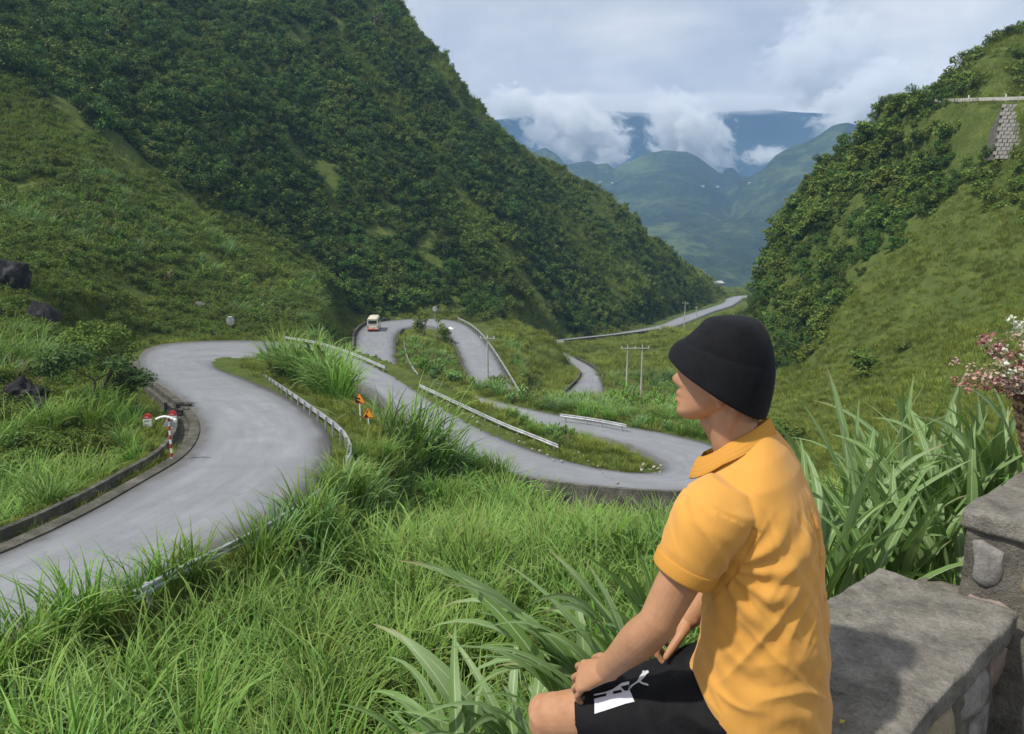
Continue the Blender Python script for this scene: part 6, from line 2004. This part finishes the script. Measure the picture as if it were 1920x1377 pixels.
n1 = noise(nt, co, 26, 6, 0.65); n2 = noise(nt, co, 420, 3, 0.6)
sk = ramp(nt, n1, [(0.3, (0.345, 0.172, 0.088)), (0.7, (0.43, 0.228, 0.125))])
at_n = N(nt, 'ShaderNodeAttribute', attribute_name="lips")
sk = mixc(nt, mth(nt, 'MULTIPLY', at_n.outputs['Fac'], 0.75), sk, (0.40, 0.14, 0.11))
pb = principled(nt, sk, 0.48, 0.35, bump(nt, n2, 0.22, 0.0025))
pb.inputs['Subsurface Weight'].default_value = 0.12
pb.inputs['Subsurface Radius'].default_value = (0.012, 0.005, 0.003)
pb.inputs['Subsurface Scale'].default_value = 1.0
finish(nt, pb)
body = link("body", body_me, person, m_skin, True)

# ---------------------------------------------------------------- polo shirt
def ridged(x, y, seed):
    return 1 - np.abs(2 * (fbm(x, y, 2, seed) + 0.5) - 1) * 2.2
Sb = MB()
TR = [(-0.030, 0.050, 0.150, 0.155, 0.192, 0.42), (-0.034, 0.075, 0.155, 0.158, 0.196, 0.40), (-0.035, 0.135, 0.142, 0.150, 0.192, 0.26), (-0.032, 0.22, 0.130, 0.138, 0.182, 0.10), (-0.026, 0.32, 0.124, 0.127, 0.176, 0.02),
      (-0.019, 0.42, 0.124, 0.122, 0.178, 0.0), (-0.008, 0.50, 0.120, 0.118, 0.182, -0.05), (0.003, 0.56, 0.110, 0.108, 0.178, -0.12), (0.014, 0.605, 0.098, 0.096, 0.160, -0.30), (0.026, 0.638, 0.086, 0.083, 0.125, -0.50), (0.040, 0.662, 0.076, 0.072, 0.092, -0.68), (0.050, 0.676, 0.069, 0.065, 0.072, -0.80)]
inner = [(-0.032, 0.115, 0.128, 0.135, 0.172, 0.30), (-0.030, 0.062, 0.138, 0.143, 0.182, 0.42)]
top_in = [(0.052, 0.678, 0.062, 0.058, 0.064, -0.80), (0.048, 0.655, 0.060, 0.056, 0.060, -0.72)]
Sb.loft([torso_ring(*r) for r in inner] + [torso_ring(*r) for r in TR] + [torso_ring(*r) for r in top_in])
sleeves = []
for sgn, S_, E_ in ((1, LS, LE), (-1, RS_, RE)):
    ax = E_ - S_; ax = ax / np.linalg.norm(ax)
    p0 = S_ + bw(-0.015, -0.05 * sgn, 0.02)
    hem = S_ + ax * 0.150 + bw(0.0, 0.004 * sgn, 0)
    pr = BF - ax * ax.dot(BF); pr /= np.linalg.norm(pr); qr = np.cross(ax, pr)
    rr = []
    for t, r_, of in ((-0.055, 0.050, -0.03), (-0.02, 0.078, -0.012), (0.03, 0.080, 0.0), (0.08, 0.074, 0.0), (0.125, 0.069, 0.0), (0.150, 0.066, 0.0), (0.1505, 0.059, 0.0), (0.115, 0.056, 0.0)):
        cc = S_ + ax * t + BL * sgn * of
        rr.append([cc + (pr * math.cos(a) * 0.98 + qr * math.sin(a)) * r_ for a in np.linspace(0, 2 * math.pi, 36, endpoint=False)])
    Sb.loft(rr)
    sleeves.append((S_, ax, pr, qr, sgn))
shirt_me = remesh(Sb.mesh("polo_shirt"), 0.0042, 5, 0.5)
c = co_of(shirt_me); nn = no_of(shirt_me)
f_, l_, u_ = c @ BF, c @ BL, c[:, 2]
phi = np.arctan2(l_, f_ + 0.02)
arc_ = phi * 0.16
disp = np.zeros(len(c))
S_, ax, pr, qr, _ = sleeves[0]
rel = c - S_
ta = rel @ ax; ra = np.linalg.norm(rel - ta[:, None] * ax[None], axis=1)
onsl = ((ra < 0.095) & (ta > -0.01) & (l_ > 0.155 - 0.1 * np.clip(ta, 0, 0.15) * 0)).astype(float) * np.clip((l_ - 0.150) / 0.03, 0, 1)
low = np.clip((0.30 - u_) / 0.14, 0, 1)
mid_ = np.clip((u_ - 0.16) / 0.1, 0, 1) * np.clip((0.60 - u_) / 0.08, 0, 1)
# long soft vertical drapes on the back and side, slanting towards the waist
w1 = fbm((arc_ + 0.35 * (u_ - 0.3)) / 0.085 + 3.1, u_ / 0.34, 2, 4)
disp += 0.016 * w1 * mid_ * (1 - onsl)
w2 = ridged((arc_ - 0.55 * u_) / 0.060 + 0.7, u_ / 0.22 + 9, 8)
disp += 0.0065 * np.clip(w2, -0.3, 1) * mid_ * (1 - onsl)
w5 = ridged((arc_ + 0.8 * u_) / 0.045 + 5.7, (u_ - 0.5 * arc_) / 0.16 + 2, 12)
disp += 0.0035 * np.clip(w5, -0.3, 1) * mid_ * (1 - onsl)
# bunching where the shirt meets the seat
w3 = ridged(arc_ / 0.17 + 2.0, (u_ + 0.35 * arc_ + 0.02 * np.sin(arc_ * 30)) / 0.055, 15)
disp += 0.0075 * np.clip(w3, -0.4, 1) * low * np.clip((u_ - 0.03) / 0.05, 0, 1)
w4 = fbm((arc_ + 0.2 * u_) / 0.05, u_ / 0.12, 2, 22)
disp += 0.010 * w4 * low
# pull lines running from the armpit
ap = bw(0.02, 0.165, 0.47)
va = c - ap
ang = np.arctan2(va[:, 2], va @ BF)
dist_ = np.linalg.norm(va, axis=1)
disp += 0.0045 * np.sin(ang * 11 + 4 * dist_ / 0.1) * np.exp(-((dist_ - 0.09) / 0.07) ** 2) * (1 - onsl)
# sleeve creases
aa = np.arctan2((rel @ qr), (rel @ pr))
disp += onsl * 0.0055 * np.clip(ridged(aa * 0.9 + 10 * ta + 1.2, ta / 0.05 + aa * 0.8, 31), -0.4, 1) * np.clip((0.135 - ta) / 0.03, 0, 1)
# armhole seam: a shallow groove
sm = np.exp(-(((l_ - 0.158 - 0.30 * np.clip(0.55 - u_, -0.1, 0.12) * 0.25) / 0.0040) ** 2)) * np.clip((u_ - 0.44) / 0.03, 0, 1) * (u_ < 0.66)
disp -= 0.0022 * sm
c2 = c + nn * disp[:, None]
# the shirt splits at the side: the front panel's corner rides up on the lap
f_, u_ = c2 @ BF, c2[:, 2]
k_ = np.clip((0.135 - u_) / 0.05, 0, 1)
c2[:, 2] -= 0.042 * k_ * (f_ < 0.012)
set_co(shirt_me, c2)
m_polo, nt = new_mat("ochre_pique")
co = objcoord(nt)
n1 = noise(nt, co, 9, 4, 0.6)
col_ = ramp(nt, n1, [(0.3, (0.56, 0.272, 0.05)), (0.7, (0.63, 0.315, 0.066))])
wv = N(nt, 'ShaderNodeTexVoronoi'); wv.inputs['Scale'].default_value = 700; L(nt, co, wv.inputs['Vector'])
n3 = noise(nt, co, 38, 4, 0.6, 0.5)
hh = mth(nt, 'ADD', mth(nt, 'MULTIPLY', wv.outputs['Distance'], 0.16), mth(nt, 'MULTIPLY', n3, 0.35))
pb = principled(nt, col_, 0.85, 0.2, bump(nt, hh, 0.35, 0.006))
pb.inputs['Sheen Weight'].default_value = 0.15
finish(nt, pb)
shirt = link("polo_shirt", shirt_me, person, m_polo, True)
# ribbed knit used on collar and cuffs
m_rib, nt = new_mat("ochre_rib_knit")
uv = N(nt, 'ShaderNodeUVMap', uv_map='UVMap').outputs[0]
ch = N(nt, 'ShaderNodeTexVoronoi'); ch.inputs['Scale'].default_value = 1.0; ch.inputs['Randomness'].default_value = 0.25
mp = N(nt, 'ShaderNodeMapping'); mp.inputs['Scale'].default_value = (130, 14, 1); L(nt, uv, mp.inputs[0]); L(nt, mp.outputs[0], ch.inputs['Vector'])
col_ = mixc(nt, ch.outputs['Distance'], (0.58, 0.285, 0.055), (0.47, 0.22, 0.036))
finish(nt, principled(nt, col_, 0.85, 0.15, bump(nt, ch.outputs['Distance'], 0.45, 0.003)))
def strip(name, rows, mat, parent, closed):
    """grid of rows x points with uv"""
    A_ = np.array(rows); r_, n_ = A_.shape[:2]
    F = []
    for i in range(r_ - 1):
        for j in range(n_ if closed else n_ - 1):
            F.append((i * n_ + j, i * n_ + (j + 1) % n_, (i + 1) * n_ + (j + 1) % n_, (i + 1) * n_ + j))
    U = np.array([(j / n_, i / (r_ - 1)) for i in range(r_) for j in range(n_)])
    me = proto(name, A_.reshape(-1, 3), np.array(F), U, mat)
    o = link(name, me, parent, None, True)
    sub_ = o.modifiers.new("s", 'SUBSURF'); sub_.levels = 1; sub_.render_levels = 1
    return o
for S_, ax, pr, qr, sgn in sleeves:                       # knitted cuffs
    rows = []
    for t, r_ in ((0.125, 0.0690), (0.1235, 0.0725), (0.130, 0.0728), (0.140, 0.0718), (0.150, 0.0705), (0.1575, 0.0690), (0.159, 0.0655), (0.150, 0.0625), (0.135, 0.062)):
        rows.append([S_ + ax * t + (pr * math.cos(a) * 0.98 + qr * math.sin(a)) * (r_ + 0.0012 * math.sin(3 * a + 1)) for a in np.linspace(0, 2 * math.pi, 64, endpoint=False)])
    strip("cuff", rows, m_rib, shirt, True)
rows = []
th_ = np.linspace(R(20), R(340), 70)                      # collar, open at the front
for rf, rl, cf, cu, sl in ((0.060, 0.058, 0.050, 0.660, -0.80), (0.065, 0.063, 0.056, 0.700, -0.92), (0.069, 0.068, 0.058, 0.7055, -0.95), (0.0745, 0.076, 0.060, 0.701, -0.96), (0.082, 0.090, 0.060, 0.684, -0.93), (0.089, 0.101, 0.058, 0.664, -0.88), (0.0885, 0.1005, 0.056, 0.6605, -0.88), (0.080, 0.088, 0.054, 0.672, -0.86), (0.070, 0.072, 0.052, 0.682, -0.88)):
    row = []
    for t in th_:
        ct, st_ = math.cos(t), math.sin(t)
        frontness = max(0, ct) ** 3
        df = rf * ct + 0.012 * frontness
        row.append(bw(cf + df, rl * st_, cu + sl * rf * ct * (1.0 if ct > 0 else 0.62) - 0.008 * st_ * st_))
    rows.append(row)
strip("collar", rows, m_rib, shirt, False)

# ---------------------------------------------------------------- shorts
K = MB()
K.loft([torso_ring(*r) for r in [(-0.03, 0.004, 0.11, 0.13, 0.165, 0), (-0.03, 0.05, 0.125, 0.145, 0.178, 0), (-0.03, 0.11, 0.12, 0.13, 0.172, 0), (-0.03, 0.19, 0.105, 0.115, 0.158, 0)]])
hems = []
for sgn, kn in ((1, bw(0.455, 0.135, -0.078)), (-1, bw(0.40, -0.135, -0.19))):
    hp = bw(0.0, sgn * 0.092, 0.082)
    d_ = kn - hp; d_ /= np.linalg.norm(d_)
    s_ = BL - d_ * d_.dot(BL); s_ /= np.linalg.norm(s_); q_ = np.cross(d_, s_)
    ln = np.linalg.norm(kn - hp)
    rr = []
    for t, r_ in ((0.0, 0.098), (0.10, 0.099), (0.2, 0.094), (0.30, 0.0885), (0.375, 0.086), (0.378, 0.0815), (0.34, 0.078)):
        rr.append([hp + d_ * t + (s_ * math.cos(a) * 1.02 + q_ * math.sin(a) * (0.96 if math.sin(a) * q_[2] > 0 else 1.12)) * r_ for a in np.linspace(0, 2 * math.pi, 36, endpoint=False)])
    K.loft(rr)
    hems.append((hp, d_, s_, q_))
shorts_me = remesh(K.mesh("shorts"), 0.0045, 5, 0.5)
c = co_of(shorts_me); nn = no_of(shorts_me)
f_, l_, u_ = c @ BF, c @ BL, c[:, 2]
dd = 0.013 * fbm(f_ / 0.10 + 2 * u_, (l_ + u_ * 0.6) / 0.055, 2, 41) + 0.0055 * np.clip(ridged(f_ / 0.07 - u_ * 6, (l_ * 0.7 + u_) / 0.05, 44), -0.4, 1) * np.clip((0.30 - f_) / 0.1, 0, 1)
set_co(shorts_me, c + nn * dd[:, None])
m_short, nt = new_mat("black_sports_cloth")
co = objcoord(nt)
n3 = noise(nt, co, 30, 4, 0.6, 0.4)
cc_ = ramp(nt, n3, [(0.3, (0.004, 0.004, 0.005)), (0.7, (0.008, 0.008, 0.0095))])
finish(nt, principled(nt, cc_, 0.75, 0.18, bump(nt, n3, 0.3, 0.01)))
shorts = link("shorts", shorts_me, person, m_short, True)
for hp, d_, s_, q_ in hems:
    pass
# white block print and leaping-cat mark on the left leg, laid on the cloth
from mathutils.bvhtree import BVHTree
tb = bmesh.new(); tb.from_mesh(shorts_me); tree_b = BVHTree.FromBMesh(tb)
def zoompt(x, y): return 980 + x * 0.21875, 1120 + y * 0.21875
def decal(name, poly, mat, off_, cell=3.5):
    """print laid on the cloth: small quads inside the outline, dropped onto the shorts"""
    P_ = np.array(poly, float)
    x0, y0 = P_.min(0); x1, y1 = P_.max(0)
    nx_, ny_ = int((x1 - x0) / cell) + 2, int((y1 - y0) / cell) + 2
    o0 = Vector((0, 0, CAMZ)) - Vector(PB)
    V, F, ok = [], [], {}
    gx, gy = np.meshgrid(x0 + (np.arange(nx_) + 0.5) * cell, y0 + (np.arange(ny_) + 0.5) * cell)
    ins = inpoly(gx, gy, poly)
    def vert(i, j):
        if (i, j) not in ok:
            d_ = Vector(ray(*zoompt(x0 + i * cell, y0 + j * cell))).normalized()
            loc, nrm, _, _ = tree_b.ray_cast(o0, d_)
            ok[(i, j)] = None if loc is None else len(V)
            if loc is not None:
                V.append(loc - d_ * off_)
        return ok[(i, j)]
    for j in range(ny_):
        for i in range(nx_):
            if ins[j, i]:
                q = [vert(i, j), vert(i, j + 1), vert(i + 1, j + 1), vert(i + 1, j)]
                if None not in q:
                    F.append(tuple(q))
    return pydata(name, V, F, mat, shorts, True)
print_w = simple("white_print", (0.62, 0.61, 0.67), 0.65, 0.2, var=0.03)
mark_w = simple("pale_mark", (0.52, 0.51, 0.53), 0.6, 0.2, var=0.03)
decal("block_print", [(612, 832), (700, 815), (770, 790), (850, 735), (912, 722), (915, 790), (958, 895), (885, 912), (617, 1000)], print_w, 0.003)
for poly in ([(604, 848), (718, 823), (715, 846), (606, 872)], [(775, 806), (845, 792), (850, 815), (775, 830)], [(840, 765), (912, 748), (905, 800), (872, 802)]):
    decal("block_print_bar", poly, m_short, 0.0045)
decal("leaping_cat_mark", [(916, 778), (930, 752), (962, 733), (985, 712), (1003, 676), (1022, 652), (1028, 632), (1038, 626), (1046, 638), (1062, 626), (1078, 630), (1080, 646), (1060, 660), (1048, 682), (1028, 700), (1012, 716), (1030, 732), (1058, 737), (1080, 748), (1076, 760), (1052, 754), (1024, 744), (1000, 730), (980, 736), (955, 752), (934, 770), (922, 786)], mark_w, 0.004)
tb.free()

# ---------------------------------------------------------------- bucket hat, hair, eyes
def hat_ring(f, u, rf, rl, tilt, n_=72):
    return [hw_(f + rf * math.cos(t), rl * math.sin(t), u + tilt * rf * math.cos(t) * (1 + 0.0 * math.sin(t))) for t in np.linspace(0, 2 * math.pi, n_, endpoint=False)]
HR = [(0.074, 0.972, 0.0004, 0.0004, 0.0), (0.074, 0.9715, 0.022, 0.022, 0.0), (0.0735, 0.969, 0.040, 0.041, 0.01), (0.073, 0.964, 0.054, 0.057, 0.03), (0.072, 0.956, 0.063, 0.068, 0.05), (0.0715, 0.944, 0.072, 0.077, 0.08), (0.072, 0.925, 0.083, 0.0855, 0.14), (0.076, 0.905, 0.0935, 0.091, 0.21), (0.079, 0.8895, 0.0995, 0.0935, 0.27),
      (0.0795, 0.8875, 0.0990, 0.0930, 0.28), (0.0805, 0.885, 0.1018, 0.0955, 0.29), (0.087, 0.867, 0.1065, 0.103, 0.40), (0.096, 0.841, 0.1095, 0.113, 0.52), (0.104, 0.813, 0.1090, 0.1225, 0.62), (0.1045, 0.8105, 0.107, 0.1205, 0.62), (0.096, 0.841, 0.105, 0.109, 0.52), (0.087, 0.867, 0.1025, 0.0985, 0.40), (0.079, 0.8895, 0.0955, 0.0895, 0.27), (0.073, 0.92, 0.08, 0.081, 0.14), (0.072, 0.945, 0.066, 0.07, 0.08), (0.074, 0.960, 0.03, 0.03, 0.0)]
m_hat, nt = new_mat("black_twill")
uv = N(nt, 'ShaderNodeUVMap', uv_map='UVMap').outputs[0]
sx = N(nt, 'ShaderNodeSeparateXYZ'); L(nt, uv, sx.inputs[0])
co = objcoord(nt)
wv = mth(nt, 'SINE', mth(nt, 'MULTIPLY', sx.outputs[1], 560.0))
onb = ramp(nt, sx.outputs[1], [(0.50, (0, 0, 0)), (0.52, (1, 1, 1))])
n3 = noise(nt, co, 60, 5, 0.6); n4 = noise(nt, co, 700, 2, 0.5)
cc_ = ramp(nt, n3, [(0.3, (0.003, 0.0033, 0.0048)), (0.7, (0.0065, 0.007, 0.0095))])
hh = mth(nt, 'ADD', mth(nt, 'MULTIPLY', mth(nt, 'MULTIPLY', wv, onb), 0.05), mth(nt, 'ADD', mth(nt, 'MULTIPLY', n3, 0.6), mth(nt, 'MULTIPLY', n4, 0.15)))
pb = principled(nt, cc_, 0.85, 0.18, bump(nt, hh, 0.5, 0.005))
pb.inputs['Sheen Weight'].default_value = 0.03
finish(nt, pb)
rows = [hat_ring(*r) for r in HR]
hat = strip("bucket_hat", rows, m_hat, person, True)
hat_me = hat.data
c = co_of(hat_me); nn = no_of(hat_me)
hx, hl_, hu = c @ HF, c @ HL, c[:, 2]
tt_ = np.arctan2(hl_, hx - 0.088)
dent = 0.010 * fbm(tt_ * 1.5 + 4, hu / 0.06, 2, 61) * np.clip((hu - 0.80) / 0.05, 0, 1)
dent += 0.006 * np.sin(2 * tt_ + 0.8) * np.clip((0.85 - hu) / 0.06, 0, 1)
outw = np.stack([hx - 0.088, hl_, np.zeros_like(hx)], 1); outw /= np.linalg.norm(outw, axis=1)[:, None] + 1e-6
c = c + (outw[:, :1] * HF + outw[:, 1:2] * HL) * dent[:, None]
set_co(hat_me, c)
# short dark hair below the hat at the back and temples
rows = []
for z in np.linspace(0.765, 0.91, 12):
    a, b, w = (np.interp(z, hz_, q) for q in (hfr, hbk, hwd))
    c_ = b + 0.46 * (a - b)
    row = []
    for t in np.linspace(R(124), R(236), 40):
        x = abs(math.cos(t)) ** 0.85 * (1 if math.cos(t) > 0 else -1); y = abs(math.sin(t)) ** 0.85 * (1 if math.sin(t) > 0 else -1)
        g_ = 0.0035 * min(1, (z - 0.764) / 0.02)
        row.append(hw_(c_ + ((a - c_ if x > 0 else c_ - b) + g_) * x, (w + g_) * y, z))
    rows.append(row)
strip("hair", rows, simple("black_hair", (0.012, 0.010, 0.009), 0.55, 0.4, var=0.3, scale=200, bmp=0.5), person, False)
for sgn in (1, -1):
    bm = bmesh.new(); bmesh.ops.create_uvsphere(bm, u_segments=20, v_segments=14, radius=0.0115)
    e_ = bm_obj("eye", bm, simple("eye_white", (0.7, 0.68, 0.65), 0.25, 0.5), person, True); e_.location = hw_(0.1585, sgn * 0.031, 0.849)
    bm = bmesh.new(); bmesh.ops.create_uvsphere(bm, u_segments=16, v_segments=10, radius=0.0062)
    i_ = bm_obj("iris", bm, simple("dark_iris", (0.015, 0.01, 0.008), 0.2, 0.5), e_, True); i_.location = HF * 0.0068
    bm = bmesh.new()
    bm_tube(bm, [hw_(0.176, sgn * 0.014, 0.868), hw_(0.177, sgn * 0.026, 0.8715), hw_(0.170, sgn * 0.042, 0.869)], [0.002, 0.0028, 0.0012], 6)
    bm_obj("eyebrow", bm, simple("black_hair", (0.012, 0.010, 0.009)), person, True)
    bm = bmesh.new()
    bm_tube(bm, [hw_(0.1715, sgn * 0.020, 0.850), hw_(0.1725, sgn * 0.031, 0.8525), hw_(0.166, sgn * 0.043, 0.848)], [0.0008, 0.0016, 0.0012], 6)
    bm_obj("eyelashes", bm, simple("black_hair", (0.012, 0.010, 0.009)), person, True)
tag(person, "person in ochre polo shirt and black bucket hat sitting on the parapet", "person")
bm = bmesh.new()
bm_box(bm, (9000, 2850 + 300, 900), (0, 2850 / 2 - 150, 130))
haze = bm_obj("haze", bm, hz)
tag(haze, "thin pale blue haze filling the valley air", None, None, "stuff")
